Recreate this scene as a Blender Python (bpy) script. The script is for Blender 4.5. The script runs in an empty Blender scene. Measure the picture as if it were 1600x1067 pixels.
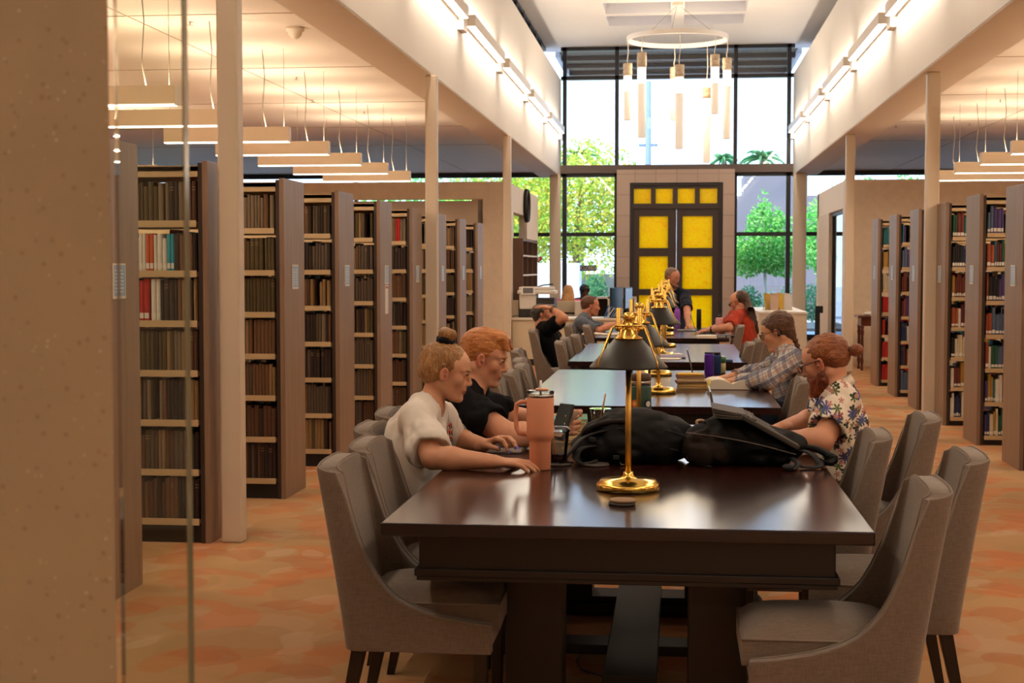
import bpy, bmesh, math, random
import numpy as np
from mathutils import Vector, Matrix, Euler
PI = math.pi
SC = bpy.context.scene
COL = SC.collection
# ---------------------------------------------------------------- camera
EYE, YAW, PIT, FPX = 1.5, 0.111, 0.050, 2300.0
cam_d = bpy.data.cameras.new('camera'); cam = bpy.data.objects.new('camera', cam_d); COL.objects.link(cam)
cam.location = (0, 0, EYE); cam.rotation_euler = (PI/2 - PIT, 0, YAW)
cam_d.sensor_width = 36; cam_d.lens = FPX/1600*36; cam_d.clip_start = .05; cam_d.clip_end = 300
cam_d.dof.use_dof = True; cam_d.dof.focus_distance = 5.8; cam_d.dof.aperture_fstop = 10.0
SC.camera = cam
# ---------------------------------------------------------------- world, sun, exposure
SC.view_settings.view_transform = 'Standard'; SC.view_settings.look = 'None'
SC.view_settings.exposure = 0.62; SC.view_settings.gamma = 1; SC.view_settings.use_curve_mapping = False
W = bpy.data.worlds.new('sky'); SC.world = W; W.use_nodes = True
wn, wl = W.node_tree.nodes, W.node_tree.links
bg = wn['Background']; bg.inputs[1].default_value = 2.6
wtc = wn.new('ShaderNodeTexCoord'); wsx = wn.new('ShaderNodeSeparateXYZ'); wcr = wn.new('ShaderNodeValToRGB')
wl.new(wtc.outputs['Generated'], wsx.inputs[0]); wl.new(wsx.outputs[2], wcr.inputs[0]); wl.new(wcr.outputs[0], bg.inputs[0])
wcr.color_ramp.elements[0].position = 0.0; wcr.color_ramp.elements[0].color = (.60, .78, 1, 1)
wcr.color_ramp.elements[1].position = 0.7; wcr.color_ramp.elements[1].color = (.26, .5, 1, 1)
sun_d = bpy.data.lights.new('sun', 'SUN'); sun_d.energy = 6.0; sun_d.angle = .02; sun_d.color = (1, .95, .86)
sun = bpy.data.objects.new('sun', sun_d); COL.objects.link(sun); sun.rotation_euler = (math.radians(38), 0, math.radians(-32))
try:
    SC.cycles.max_bounces = 7; SC.cycles.diffuse_bounces = 4; SC.cycles.glossy_bounces = 4; SC.cycles.transparent_max_bounces = 10
    SC.cycles.transmission_bounces = 4; SC.cycles.sample_clamp_indirect = 6; SC.cycles.use_denoising = True
    SC.cycles.caustics_reflective = False; SC.cycles.caustics_refractive = False; SC.cycles.light_sampling_threshold = .005
except Exception: pass
rnd = random.Random(7)
def at(px, py, y):                                    # a pixel of the photograph at world depth y -> point
    X = (px-800)/FPX; U = -(py-533.5)/FPX
    c, s = math.cos(PIT), math.sin(PIT); yr = c + s*U; z = -s + c*U
    c, s = math.cos(YAW), math.sin(YAW); x = X*c - yr*s; yy = X*s + yr*c
    return Vector((x/yy*y, y, z/yy*y + EYE))
def atz(px, py, z):
    a = at(px, py, 1.0); t = (z-EYE)/(a.z-EYE); return Vector((a.x*t, t, z))
WARM = (1.0, .80, .59)
def area(name, loc, rot, sx, sy, power, color=WARM, spread=PI, parent=None):
    d = bpy.data.lights.new(name, 'AREA'); d.shape = 'RECTANGLE'; d.size = sx; d.size_y = sy; d.energy = power; d.color = color; d.spread = spread
    o = bpy.data.objects.new(name, d); COL.objects.link(o); o.location = loc; o.rotation_euler = rot
    if parent: o.parent = parent
    return o
# ---------------------------------------------------------------- colours and materials
def C(h, a=1.0):
    h = h.lstrip('#'); v = [int(h[i:i+2], 16)/255 for i in (0, 2, 4)]
    return tuple((x/12.92 if x <= .04045 else ((x+.055)/1.055)**2.4) for x in v) + (a,)
class M:
    """node material helper: M('name').p(color=..., rough=...) etc."""
    def __init__(s, name):
        s.m = bpy.data.materials.new(name); s.m.use_nodes = True
        s.n = s.m.node_tree.nodes; s.l = s.m.node_tree.links; s.b = s.n['Principled BSDF']; s.out = s.n['Material Output']
    def node(s, t, **kw):
        n = s.n.new(t)
        for k, v in kw.items():
            if k.startswith('i_'):
                key = k[2:]; key = int(key) if key.isdigit() else key.replace('_', ' ')
                n.inputs[key].default_value = v
            else: setattr(n, k, v)
        return n
    def link(s, a, b): s.l.new(a, b)
    def coords(s, scale=(1, 1, 1), kind='Object', rot=(0, 0, 0), loc=(0, 0, 0)):
        t = s.node('ShaderNodeTexCoord'); m = s.node('ShaderNodeMapping'); m.inputs['Scale'].default_value = scale
        m.inputs['Rotation'].default_value = rot; m.inputs['Location'].default_value = loc
        s.link(t.outputs[kind], m.inputs[0]); return m.outputs[0]
    def noise(s, vec, scale=5, detail=3, rough=.55, dist=0):
        n = s.node('ShaderNodeTexNoise'); n.inputs['Scale'].default_value = scale; n.inputs['Detail'].default_value = detail
        n.inputs['Roughness'].default_value = rough; n.inputs['Distortion'].default_value = dist
        if vec is not None: s.link(vec, n.inputs['Vector'])
        return n.outputs['Fac']
    def ramp(s, fac, stops, interp='LINEAR'):
        r = s.node('ShaderNodeValToRGB'); r.color_ramp.interpolation = interp; e = r.color_ramp.elements
        e[0].position, e[0].color = stops[0]; e[1].position, e[1].color = stops[1]
        for p, c in stops[2:]:
            x = e.new(p); x.color = c
        s.link(fac, r.inputs[0]); return r.outputs[0]
    def math(s, op, a, b=None, c=None):
        n = s.node('ShaderNodeMath', operation=op)
        for i, v in enumerate((a, b, c)):
            if v is None: continue
            if isinstance(v, (int, float)): n.inputs[i].default_value = v
            else: s.link(v, n.inputs[i])
        return n.outputs[0]
    def mix(s, fac, a, b, blend='MIX'):
        n = s.node('ShaderNodeMix', data_type='RGBA', blend_type=blend)
        for i, v in ((0, fac), (6, a), (7, b)):
            if isinstance(v, (int, float, tuple)): n.inputs[i].default_value = v
            else: s.link(v, n.inputs[i])
        return n.outputs[2]
    def bump(s, h, strength=.3, dist=.01, normal=None):
        n = s.node('ShaderNodeBump'); n.inputs['Strength'].default_value = strength; n.inputs['Distance'].default_value = dist
        s.link(h, n.inputs['Height'])
        if normal is not None: s.link(normal, n.inputs['Normal'])
        s.link(n.outputs[0], s.b.inputs['Normal']); return n.outputs[0]
    def p(s, color=None, rough=None, metal=None, spec=None, emis=None, estr=None, coat=None, sheen=None, alpha=None, trans=None, sss=None):
        b = s.b.inputs
        for key, v in (('Base Color', color), ('Roughness', rough), ('Metallic', metal), ('Specular IOR Level', spec), ('Emission Color', emis),
                       ('Emission Strength', estr), ('Coat Weight', coat), ('Sheen Weight', sheen), ('Alpha', alpha), ('Transmission Weight', trans), ('Subsurface Weight', sss)):
            if v is None: continue
            if isinstance(v, (int, float, tuple)): b[key].default_value = v
            else: s.link(v, b[key])
        if sss: b['Subsurface Scale'].default_value = .012; b['Subsurface Radius'].default_value = (1, .35, .2)
        return s
def plain(name, hexc, rough=.6, metal=0, var=.0, vs=8, bump=0, bs=60, **kw):
    m = M(name); c = C(hexc)
    if var:
        f = m.noise(m.coords(), vs, 3)
        col = m.mix(f, tuple(x*(1-var) for x in c[:3])+(1,), tuple(min(1, x*(1+var)) for x in c[:3])+(1,))
    else: col = c
    m.p(color=col, rough=rough, metal=metal, **kw)
    if bump: m.bump(m.noise(m.coords(), bs, 2), bump, .004)
    return m.m
def tint_mat(name, base, amount, rough=.6, bump=0, **kw):   # each copy of a thing gets its own slight shade
    m = M(name); oi = m.node('ShaderNodeObjectInfo')
    c = C(base); a = tuple(x*(1-amount) for x in c[:3])+(1,); b = tuple(min(1, x*(1+amount)) for x in c[:3])+(1,)
    m.p(color=m.mix(oi.outputs['Random'], a, b), rough=rough, **kw)
    if bump: m.bump(m.noise(m.coords(), 90, 2), bump, .003)
    return m.m
# ---------------------------------------------------------------- mesh builder
class MB:
    def __init__(s): s.v = []; s.f = []; s.mi = []; s.sm = []; s.mats = []
    def mat(s, m):
        if m not in s.mats: s.mats.append(m)
        return s.mats.index(m)
    def add(s, vs, fs, m, smooth=False):
        o = len(s.v); k = s.mat(m); s.v += [tuple(v) for v in vs]
        for f in fs: s.f.append(tuple(i+o for i in f)); s.mi.append(k); s.sm.append(smooth)
        return s
    def box(s, x0, x1, y0, y1, z0, z1, m, mtx=None):
        vs = [(x, y, z) for x in (x0, x1) for y in (y0, y1) for z in (z0, z1)]
        if mtx is not None: vs = [mtx @ Vector(v) for v in vs]
        return s.add(vs, [(0, 1, 3, 2), (4, 6, 7, 5), (0, 4, 5, 1), (2, 3, 7, 6), (0, 2, 6, 4), (1, 5, 7, 3)], m)
    def tube(s, pts, r, m, n=8, cap=True, smooth=True, closed=False):
        pts = [Vector(p) for p in pts]; L = len(pts); rs = r if isinstance(r, (list, tuple)) else [r]*L
        vs = []; up = None
        for i, p in enumerate(pts):
            if closed: t = pts[(i+1) % L] - pts[i-1]
            else: t = pts[min(i+1, L-1)] - pts[max(i-1, 0)]
            if t.length < 1e-9: t = Vector((0, 0, 1))
            t.normalize()
            if up is None: up = Vector((0, 0, 1)) if abs(t.z) < .9 else Vector((1, 0, 0))
            a = t.cross(up)
            if a.length < 1e-6: a = t.orthogonal()
            a.normalize(); b = a.cross(t).normalized(); up = b
            for k in range(n):
                an = 2*PI*k/n; vs.append(p + (a*math.cos(an) + b*math.sin(an))*rs[i])
        fs = []
        for i in range(L if closed else L-1):
            j = (i+1) % L
            for k in range(n): fs.append((i*n+k, i*n+(k+1) % n, j*n+(k+1) % n, j*n+k))
        s.add(vs, fs, m, smooth)
        if cap and not closed:
            o = len(s.v)-len(vs); mi = s.mat(m)
            s.f.append(tuple(o+k for k in range(n))[::-1]); s.mi.append(mi); s.sm.append(False)
            s.f.append(tuple(o+(L-1)*n+k for k in range(n))); s.mi.append(mi); s.sm.append(False)
        return s
    def cyl(s, p0, p1, r0, m, r1=None, n=16, smooth=True): return s.tube([p0, p1], [r0, r0 if r1 is None else r1], m, n, True, smooth)
    def lathe(s, c, prof, m, n=24, smooth=True, mtx=None):
        vs = []; c = Vector(c)
        for r, z in prof:
            for k in range(n):
                a = 2*PI*k/n; v = Vector((r*math.cos(a), r*math.sin(a), z)); vs.append(c + (mtx @ v if mtx is not None else v))
        fs = [(i*n+k, i*n+(k+1) % n, (i+1)*n+(k+1) % n, (i+1)*n+k) for i in range(len(prof)-1) for k in range(n)]
        s.add(vs, fs, m, smooth)
        o = len(s.v)-len(vs); mi = s.mat(m)
        if prof[0][0] > 1e-5: s.f.append(tuple(o+k for k in range(n))[::-1]); s.mi.append(mi); s.sm.append(False)
        if prof[-1][0] > 1e-5: s.f.append(tuple(o+(len(prof)-1)*n+k for k in range(n))); s.mi.append(mi); s.sm.append(False)
        return s
    def prism(s, poly, h0, h1, m, axis='z', smooth=False):   # poly: 2-D outline; extruded along axis
        def P(a, b, h): return {'z': (a, b, h), 'y': (a, h, b), 'x': (h, a, b)}[axis]
        n = len(poly); vs = [P(a, b, h0) for a, b in poly] + [P(a, b, h1) for a, b in poly]
        s.add(vs, [tuple(range(n))[::-1], tuple(range(n, 2*n))], m)
        o = len(s.v)-2*n; mi = s.mat(m)
        for i in range(n): s.f.append((o+i, o+(i+1) % n, o+n+(i+1) % n, o+n+i)); s.mi.append(mi); s.sm.append(smooth)
        return s
    def sphere(s, c, r, m, n=16, k=10):
        rr = r if isinstance(r, (tuple, list)) else (r, r, r); c = Vector(c)
        vs = [c + Vector((math.sin(PI*j/k)*math.cos(2*PI*i/n)*rr[0], math.sin(PI*j/k)*math.sin(2*PI*i/n)*rr[1], math.cos(PI*j/k)*rr[2])) for j in range(k+1) for i in range(n)]
        return s.add(vs, [(j*n+i, (j+1)*n+i, (j+1)*n+(i+1) % n, j*n+(i+1) % n) for j in range(k) for i in range(n)], m, True)
    def build(s, name, parent=None, bevel=0, seg=2, loc=None, rotz=0):
        me = bpy.data.meshes.new(name); me.from_pydata(s.v, [], s.f)
        for m in s.mats: me.materials.append(m)
        me.polygons.foreach_set('material_index', s.mi); me.polygons.foreach_set('use_smooth', s.sm); me.update()
        o = bpy.data.objects.new(name, me); COL.objects.link(o)
        if parent: o.parent = parent
        if loc is not None: o.location = loc
        if rotz: o.rotation_euler.z = rotz
        if bevel:
            b = o.modifiers.new('edge', 'BEVEL'); b.width = bevel; b.segments = seg; b.limit_method = 'ANGLE'; b.angle_limit = .7
        return o
def tag(o, label=None, cat=None, group=None, kind=None):
    for k, v in (('label', label), ('category', cat), ('group', group), ('kind', kind)):
        if v: o[k] = v
    return o
def thing(name, label, cat, loc=(0, 0, 0), rotz=0, group=None):
    o = bpy.data.objects.new(name, None); o.empty_display_size = .1; COL.objects.link(o); o.location = loc; o.rotation_euler = (0, 0, rotz)
    return tag(o, label, cat, group)
def struct(name, mb, **kw): return tag(mb.build(name, **kw), kind='structure')
def dup(root, loc, rotz=0, label=None, group=None, scale=None):
    r = root.copy(); COL.objects.link(r); r.location = loc; r.rotation_euler = (0, 0, rotz)
    if scale: r.scale = scale
    if label: r['label'] = label
    if group: r['group'] = group
    for ch in list(root.children):
        c = ch.copy(); COL.objects.link(c); c.parent = r
        for g in ch.children:
            d = g.copy(); COL.objects.link(d); d.parent = c
    return r
def ordinal(i): return ['first', 'second', 'third', 'fourth', 'fifth', 'sixth', 'seventh', 'eighth', 'ninth', 'tenth', 'eleventh', 'twelfth', 'thirteenth', 'fourteenth', 'fifteenth', 'sixteenth', 'seventeenth', 'eighteenth', 'nineteenth', 'twentieth', 'twenty-first', 'twenty-second', 'twenty-third', 'twenty-fourth', 'twenty-fifth', 'twenty-sixth', 'twenty-seventh', 'twenty-eighth', 'twenty-ninth', 'thirtieth'][i]
# ================================================================ the setting
def terrazzo(name, base, dark, light):
    m = M(name); v = m.coords()
    n1 = m.noise(v, 9, 4); v1 = m.node('ShaderNodeTexVoronoi'); v1.inputs['Scale'].default_value = 55; m.link(v, v1.inputs['Vector'])
    v2 = m.node('ShaderNodeTexVoronoi'); v2.inputs['Scale'].default_value = 90; m.link(v, v2.inputs['Vector'])
    a = m.ramp(n1, [(.3, C(base)), (.7, tuple(x*.9 for x in C(base)[:3])+(1,))])
    a = m.mix(m.ramp(v1.outputs['Distance'], [(.10, (1, 1, 1, 1)), (.22, (0, 0, 0, 1))]), a, C(dark))
    sp = m.math('MULTIPLY', m.ramp(v2.outputs['Distance'], [(.10, (1, 1, 1, 1)), (.2, (0, 0, 0, 1))]), m.ramp(m.noise(v, 30), [(.5, (0, 0, 0, 1)), (.6, (1, 1, 1, 1))]))
    a = m.mix(sp, a, C(light)); m.p(color=a, rough=.62); m.bump(n1, .1, .004); return m.m
m_wall = plain('painted_wall', '#e6ddd0', .75, var=.03, vs=2)
m_terr = terrazzo('terrazzo_panel', '#d9c9b4', '#b59f86', '#efe6d8')
m_soff = plain('soffit_paint', '#d3c0ab', .8, var=.03)
m_ceil = plain('ceiling_board', '#ded2c4', .85, var=.02)
m_nceil = plain('nave_ceiling', '#ece6e0', .8, var=.02)
m_frame = plain('bronze_mullion', '#1f1b1e', .45)
m_beam = plain('bronze_beam', '#5d4c46', .5, var=.05)
m_brown = plain('dark_door_bronze', '#3a2820', .5, var=.05)
m_steel = plain('column_paint', '#cdbaa2', .5)
m_joint = plain('ceiling_joint', '#a8927c', .8)
# stone blocks beside the entry door, pinkish travertine
def stone_blocks(name, base, line):
    m = M(name); v = m.coords(kind='Object', rot=(PI/2, 0, 0)); b = m.node('ShaderNodeTexBrick'); m.link(v, b.inputs['Vector'])
    b.inputs['Color1'].default_value = C(base); b.inputs['Color2'].default_value = tuple(x*.93 for x in C(base)[:3])+(1,)
    b.inputs['Mortar'].default_value = C(line); b.inputs['Scale'].default_value = 1; b.inputs['Mortar Size'].default_value = .006
    b.inputs['Brick Width'].default_value = .43; b.inputs['Row Height'].default_value = .43; b.offset = 0
    m.p(color=m.mix(m.math('MULTIPLY', m.noise(m.coords(), 12, 4), .35), b.outputs['Color'], C('#a88f80')), rough=.6); return m.m
m_stone = stone_blocks('travertine', '#b9a295', '#8f7a6e')
# glass: clear sheet with a fresnel reflection
def glass_mat(name, tint, refl=1.0):
    m = M(name); t = m.node('ShaderNodeBsdfTransparent'); t.inputs[0].default_value = tint
    g = m.node('ShaderNodeBsdfGlossy'); g.inputs['Roughness'].default_value = .02
    f = m.node('ShaderNodeFresnel'); f.inputs[0].default_value = 1.45
    mx = m.node('ShaderNodeMixShader'); m.link(m.math('MULTIPLY', f.outputs[0], refl), mx.inputs[0]); m.link(t.outputs[0], mx.inputs[1]); m.link(g.outputs[0], mx.inputs[2])
    m.link(mx.outputs[0], m.out.inputs[0]); return m.m
m_glass = glass_mat('window_glass', (.95, .985, .99, 1)); m_pane = glass_mat('lobby_glass', (.94, .965, .93, 1), .8)
# carpet
def carpet():
    m = M('patterned_carpet'); v = m.coords()
    nz = m.node('ShaderNodeTexNoise'); nz.inputs['Scale'].default_value = 1.4; nz.inputs['Detail'].default_value = 1; m.link(v, nz.inputs['Vector'])
    w = m.node('ShaderNodeMixRGB', blend_type='LINEAR_LIGHT') if False else None
    base = C('#a37a50')
    cols = [C('#b98a5e'), C('#c2703f'), C('#c9a184'), C('#8c6a45'), C('#b5663a'), C('#a8855f')]
    col = m.ramp(m.noise(v, 1.1, 2), [(.35, C('#c49a6c')), (.65, C('#b08a60'))])
    for i, (sc, thr, cc, off, amt) in enumerate(((1.0, .44, '#cc9468', 0, .5), (1.3, .36, '#cfa98a', 3.3, .5), (1.5, .32, '#cf7544', 7.1, .75), (1.2, .34, '#a07e56', 11.9, .5), (1.8, .30, '#c8713f', 17.0, .7), (1.7, .30, '#d2b294', 23.0, .55), (2.1, .28, '#b9603a', 31.0, .6))):
        vv = m.coords(loc=(off, off*.7, 0), rot=(0, 0, off))
        add = m.node('ShaderNodeVectorMath', operation='MULTIPLY_ADD'); m.link(nz.outputs['Color'], add.inputs[0]); add.inputs[1].default_value = (.3, .3, 0); m.link(vv, add.inputs[2])
        a = m.node('ShaderNodeTexVoronoi'); a.inputs['Scale'].default_value = sc; a.voronoi_dimensions = '2D'; m.link(add.outputs[0], a.inputs['Vector'])
        sub = m.node('ShaderNodeVectorMath', operation='ADD'); m.link(add.outputs[0], sub.inputs[0]); sub.inputs[1].default_value = (.34/sc, .10, 0)
        b = m.node('ShaderNodeTexVoronoi'); b.inputs['Scale'].default_value = sc; b.voronoi_dimensions = '2D'; m.link(sub.outputs[0], b.inputs['Vector'])
        if i in (0, 3): d = a.outputs['Distance']
        elif i % 2: d = m.math('MAXIMUM', a.outputs['Distance'], b.outputs['Distance'])
        else: d = m.math('MAXIMUM', a.outputs['Distance'], m.math('SUBTRACT', 2*thr*.93, b.outputs['Distance']))
        msk = m.ramp(m.math('DIVIDE', d, thr), [(.90, (1, 1, 1, 1)), (.99, (0, 0, 0, 1))])
        col = m.mix(m.math('MULTIPLY', msk, amt*.72), col, C(cc))
    fine = m.noise(m.coords(scale=(1, 1, 1)), 420, 1, .6); wv = m.noise(v, 60, 3)
    col = m.mix(m.ramp(fine, [(.35, (.55, .55, .55, 1)), (.65, (0, 0, 0, 1))]), col, C('#7d5f43'))
    col = m.mix(m.math('MULTIPLY', wv, .25), col, C('#8a6540'))
    m.p(color=col, rough=.95, spec=.1); m.bump(fine, .5, .004); return m.m
m_carpet = carpet()
WY = 31.0
struct('floor', MB().box(-15, 15, -5, WY, -.1, 0, m_carpet))
# low aisle ceilings with faint joints, deep soffit beams, the tall nave between them
struct('ceiling_side', MB().box(-15, -2.86, -5, WY, 3.5, 3.62, m_ceil))
struct('ceiling_side_far', MB().box(2.86, 15, -5, WY, 3.5, 3.62, m_ceil))
jb = MB()
for y in [5.2, 8.3, 11.4, 14.5, 17.6, 20.7, 23.8]:
    jb.box(-15, -2.86, y-.004, y+.004, 3.495, 3.5, m_joint); jb.box(2.86, 15, y-.004, y+.004, 3.495, 3.5, m_joint)
for x in (-4.35, -6.8, 4.35, 6.8): jb.box(x-.004, x+.004, -5, WY, 3.495, 3.5, m_joint)
struct('trim_1', jb)
struct('wall_nave', MB().box(-2.86, -2.42, -5, WY, 3.42, 5.43, m_wall), bevel=.004)
struct('wall_nave_far', MB().box(2.38, 2.86, -5, WY, 3.42, 5.5, m_wall), bevel=.004)
struct('trim_2', MB().box(-2.862, -2.424, -5, WY, 3.405, 3.42, m_soff))
struct('trim_3', MB().box(2.384, 2.862, -5, WY, 3.405, 3.42, m_soff))
# nave ceiling with four skylight wells
SK = [(-1.3, -.12), (.12, 1.22)]; SY = [(25.9, 27.0), (27.25, 28.35)]
nc = MB(); zc = 6.1
xs = [-3.4, -1.3, -.12, .12, 1.22, 3.4]; ys = [-5, 25.9, 27.0, 27.25, 28.35, WY+.6]
for i in range(5):
    for j in range(5):
        if i in (1, 3) and j in (1, 3): continue
        nc.box(xs[i], xs[i+1], ys[j], ys[j+1], zc, zc+.25, m_nceil)
struct('ceiling_nave', nc)
m_skl = plain('frosted_skylight', '#cfe4ff', .5)
_m = M('skylight_diffuser'); tr = _m.node('ShaderNodeBsdfTranslucent'); tr.inputs[0].default_value = (.13, .17, .23, 1); _m.link(tr.outputs[0], _m.out.inputs[0]); m_skl = _m.m
k = 1
for (a, b) in SK:
    for (c, d) in SY:
        k += 1; struct('window_%d' % (k+20), MB().box(a, b, c, d, zc+.2, zc+.215, m_skl))
# clerestory: row of narrow panes above the fascia on both sides
for sx, ztop, nm in ((-1, 5.43, 41), (1, 5.5, 42)):
    cb = MB(); x = 2.78*sx
    cb.box(x-.04, x+.04, -5, WY, ztop, ztop+.06, m_frame); cb.box(x-.04, x+.04, -5, WY, zc-.06, zc, m_frame)
    y = -4.6
    while y < WY:
        cb.box(x-.05, x+.05, y-.03, y+.03, ztop, zc, m_frame); y += 1.15
    w = struct('window_%d' % nm, cb)
    struct('window_pane', MB().box(x-.004, x+.004, -5, WY, ztop, zc, m_glass), parent=w)
# roof slabs keep the sky out of the aisles
struct('roof', MB().box(-15.3, -2.86, -5.3, WY+.8, 3.62, 3.8, m_beam).box(2.86, 15.3, -5.3, WY+.8, 3.62, 3.8, m_beam))
struct('wall_side', MB().box(-15.2, -15, -5, WY, 0, 3.6, m_wall)); struct('wall_side_far', MB().box(15, 15.2, -5, WY, 0, 3.6, m_wall))
struct('wall_back', MB().box(-15, 15, -5.2, -5, 0, 6.3, m_wall))
# window wall
def window_wall():
    f = MB(); y0, y1 = WY-.07, WY+.07
    vx = [-2.34, -1.25, 1.2, 2.29]
    for x in vx: f.box(x-.045, x+.045, y0, y1, 0 if abs(x) > 2 else 0, 3.5, m_frame); f.box(x-.04, x+.04, y0, y1, 3.5, 6.1, m_frame)
    for z in (5.46, 6.06): f.box(-2.42, 2.4, y0, y1, z-.035, z+.035, m_frame)
    for a, b in ((-15, -1.25), (1.2, 15)):
        f.box(a, b, y0+.01, y1-.01, 2.16, 2.24, m_frame); f.box(a, b, y0, y1, 0, .12, m_frame); f.box(a, b, y0, y1, 3.40, 3.5, m_frame)
    x = -3.6
    for x in (-3.6, -5.2, -6.8, -8.4, -10, -11.6, -13.2, 3.6, 5.2, 6.8, 8.4, 10, 11.6, 13.2): f.box(x-.035, x+.035, y0, y1, 0, 3.5, m_frame)
    w = struct('window_1', f)
    struct('window_pane', MB().box(-15, -1.25, WY-.005, WY+.005, .1, 3.45, m_glass).box(1.2, 15, WY-.005, WY+.005, .1, 3.45, m_glass).box(-2.42, 2.4, WY-.005, WY+.005, 3.5, 6.05, m_glass), parent=w)
window_wall()
struct('beam', MB().box(-2.42, 2.38, WY-.16, WY+.1, 3.47, 3.64, m_beam))
struct('wall_portal', MB().box(-1.235, -.965, WY-.3, WY+.1, 0, 3.53, m_stone).box(.95, 1.185, WY-.3, WY+.1, 0, 3.53, m_stone).box(-.965, .95, WY-.3, WY+.1, 3.26, 3.53, m_stone))
# double door with amber panes
def amber():
    m = M('amber_pane'); v = m.coords(rot=(0, .5, 0)); n = m.noise(m.coords(scale=(1, 1, 1.5), rot=(0, .6, 0)), 9, 3, .6, 2.2)
    n2 = m.noise(v, 30, 3, .6, 1.5); t = m.node('ShaderNodeBsdfTranslucent')
    c = m.ramp(m.math('ADD', m.math('MULTIPLY', n, .65), m.math('MULTIPLY', n2, .35)), [(.36, (.95, .44, .002, 1)), (.46, (1, .61, .003, 1)), (.6, (1.0, .70, .004, 1))])
    m.link(c, t.inputs[0]); g = m.node('ShaderNodeBsdfGlossy'); g.inputs['Roughness'].default_value = .15
    mx = m.node('ShaderNodeMixShader'); mx.inputs[0].default_value = .04; m.link(t.outputs[0], mx.inputs[1]); m.link(g.outputs[0], mx.inputs[2]); m.link(mx.outputs[0], m.out.inputs[0]); return m.m
m_amber = amber()
def entry_door():
    y0, y1 = WY-.22, WY-.1; f = MB()
    f.box(-.965, -.9, y0-.04, y1, 0, 3.26, m_frame).box(.885, .95, y0-.04, y1, 0, 3.26, m_frame).box(-.9, .885, y0-.04, y1, 3.2, 3.26, m_frame)
    f.box(-.9, .885, y0-.03, y1, 2.72, 2.83, m_brown)
    tx = [(-.885, -.53), (-.435, -.08), (.02, .375), (.475, .835)]
    edges = [-.9] + [v for t in tx for v in t] + [.885]
    for i in range(0, len(edges), 2): f.box(edges[i], edges[i+1], y0, y1, 2.83, 3.2, m_brown)
    for a, b in tx: f.box(a, b, y0, y1, 3.14, 3.2, m_brown)
    d = struct('door_1', f)
    for i, (a, b) in enumerate(tx): struct('door_pane', MB().box(a, b, WY-.17, WY-.165, 2.83, 3.14, m_amber), parent=d)
    for s, (x0, x1, a, b) in enumerate(((-.9, -.003, -.77, -.175), (.0, .885, .125, .74))):
        g = MB(); zs = [(.2, .93), (1.06, 1.74), (1.91, 2.57)]
        g.box(x0, a, y0, y1, .02, 2.722, m_brown); g.box(b, x1, y0, y1, .02, 2.722, m_brown)
        zz = [.02] + [v for t in zs for v in t] + [2.722]
        for i in range(0, len(zz), 2): g.box(a, b, y0, y1, zz[i], zz[i+1], m_brown)
        leaf = struct('door_%d' % (s+2), g)
        for (p, q) in zs: struct('door_pane', MB().box(a, b, WY-.17, WY-.165, p, q, m_amber), parent=leaf)
entry_door()
# columns under the soffits
for i, (x0, x1, y, w) in enumerate([(-2.465, -2.345, 7.75, .1), (-2.485, -2.365, 14.5, .1), (-2.5, -2.38, 21.2, .1), (-2.6, -2.38, 30.3, .2),
                           (2.42, 2.55, 14.8, .1), (2.41, 2.54, 21.6, .1), (2.34, 2.6, 30.2, .2), (2.38, 2.51, 8.1, .1)]):
    struct('column_%d' % (i+1), MB().box(x0, x1, y, y+w, 0, 3.405, m_steel), bevel=.012)
# free-standing terrazzo partitions with returns toward the windows
def partition(s, name):
    mb = MB(); X = 2.56*s
    def bx(xa, xb, *r, m=m_terr):
        a, b = sorted((xa*s, xb*s)); mb.box(a, b, *r, m)
    if s < 0:
        bx(2.56, 2.93, 22.3, 22.6, 0, 2.81); bx(2.93, 11.5, 22.3, 22.6, 2.55, 2.81); bx(11.5, 15, 22.3, 22.6, 0, 2.81)
        bx(2.93, 11.5, 22.95, 23.05, 0, 2.55, m=m_wall)
        bx(2.56, 2.7, 22.6, 27.3, 2.38, 2.81, m=m_wall); bx(2.56, 2.7, 22.6, 23.2, 0, 2.38, m=m_wall); bx(2.56, 2.7, 25.3, 27.3, 2.0, 2.38, m=m_wall)
        bx(3.05, 3.15, 22.6, 27.3, 0, 2.81, m=m_wall); bx(2.7, 3.05, 23.05, 27.3, 2.75, 2.81, m=m_wall)
    else:
        bx(2.56, 15, 22.9, 23.2, 0, 2.84)
        bx(2.56, 2.72, 23.2, 27.4, 2.42, 2.84, m=m_wall); bx(2.56, 3.2, 27.2, 27.5, 0, 2.84, m=m_wall)
    struct(name, mb)
partition(-1, 'wall_partition'); partition(1, 'wall_partition_far')
struct('wall_jamb', MB().box(2.56, 2.74, 25.4, 27.2, 0, 2.42, m_terr).box(2.56, 2.72, 23.2, 23.32, 0, 2.42, m_terr))
g = struct('window_5', MB().box(2.60, 2.66, 23.32, 23.38, 0, 2.42, m_frame).box(2.60, 2.66, 25.2, 25.26, 0, 2.42, m_frame).box(2.6, 2.66, 23.2, 25.4, 2.36, 2.42, m_frame))
struct('window_pane', MB().box(2.625, 2.635, 23.2, 25.4, 0, 2.4, m_glass), parent=g)
struct('baseboard_side', MB().box(2.56, 15, 22.88, 22.9, 0, .1, m_steel))
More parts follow.
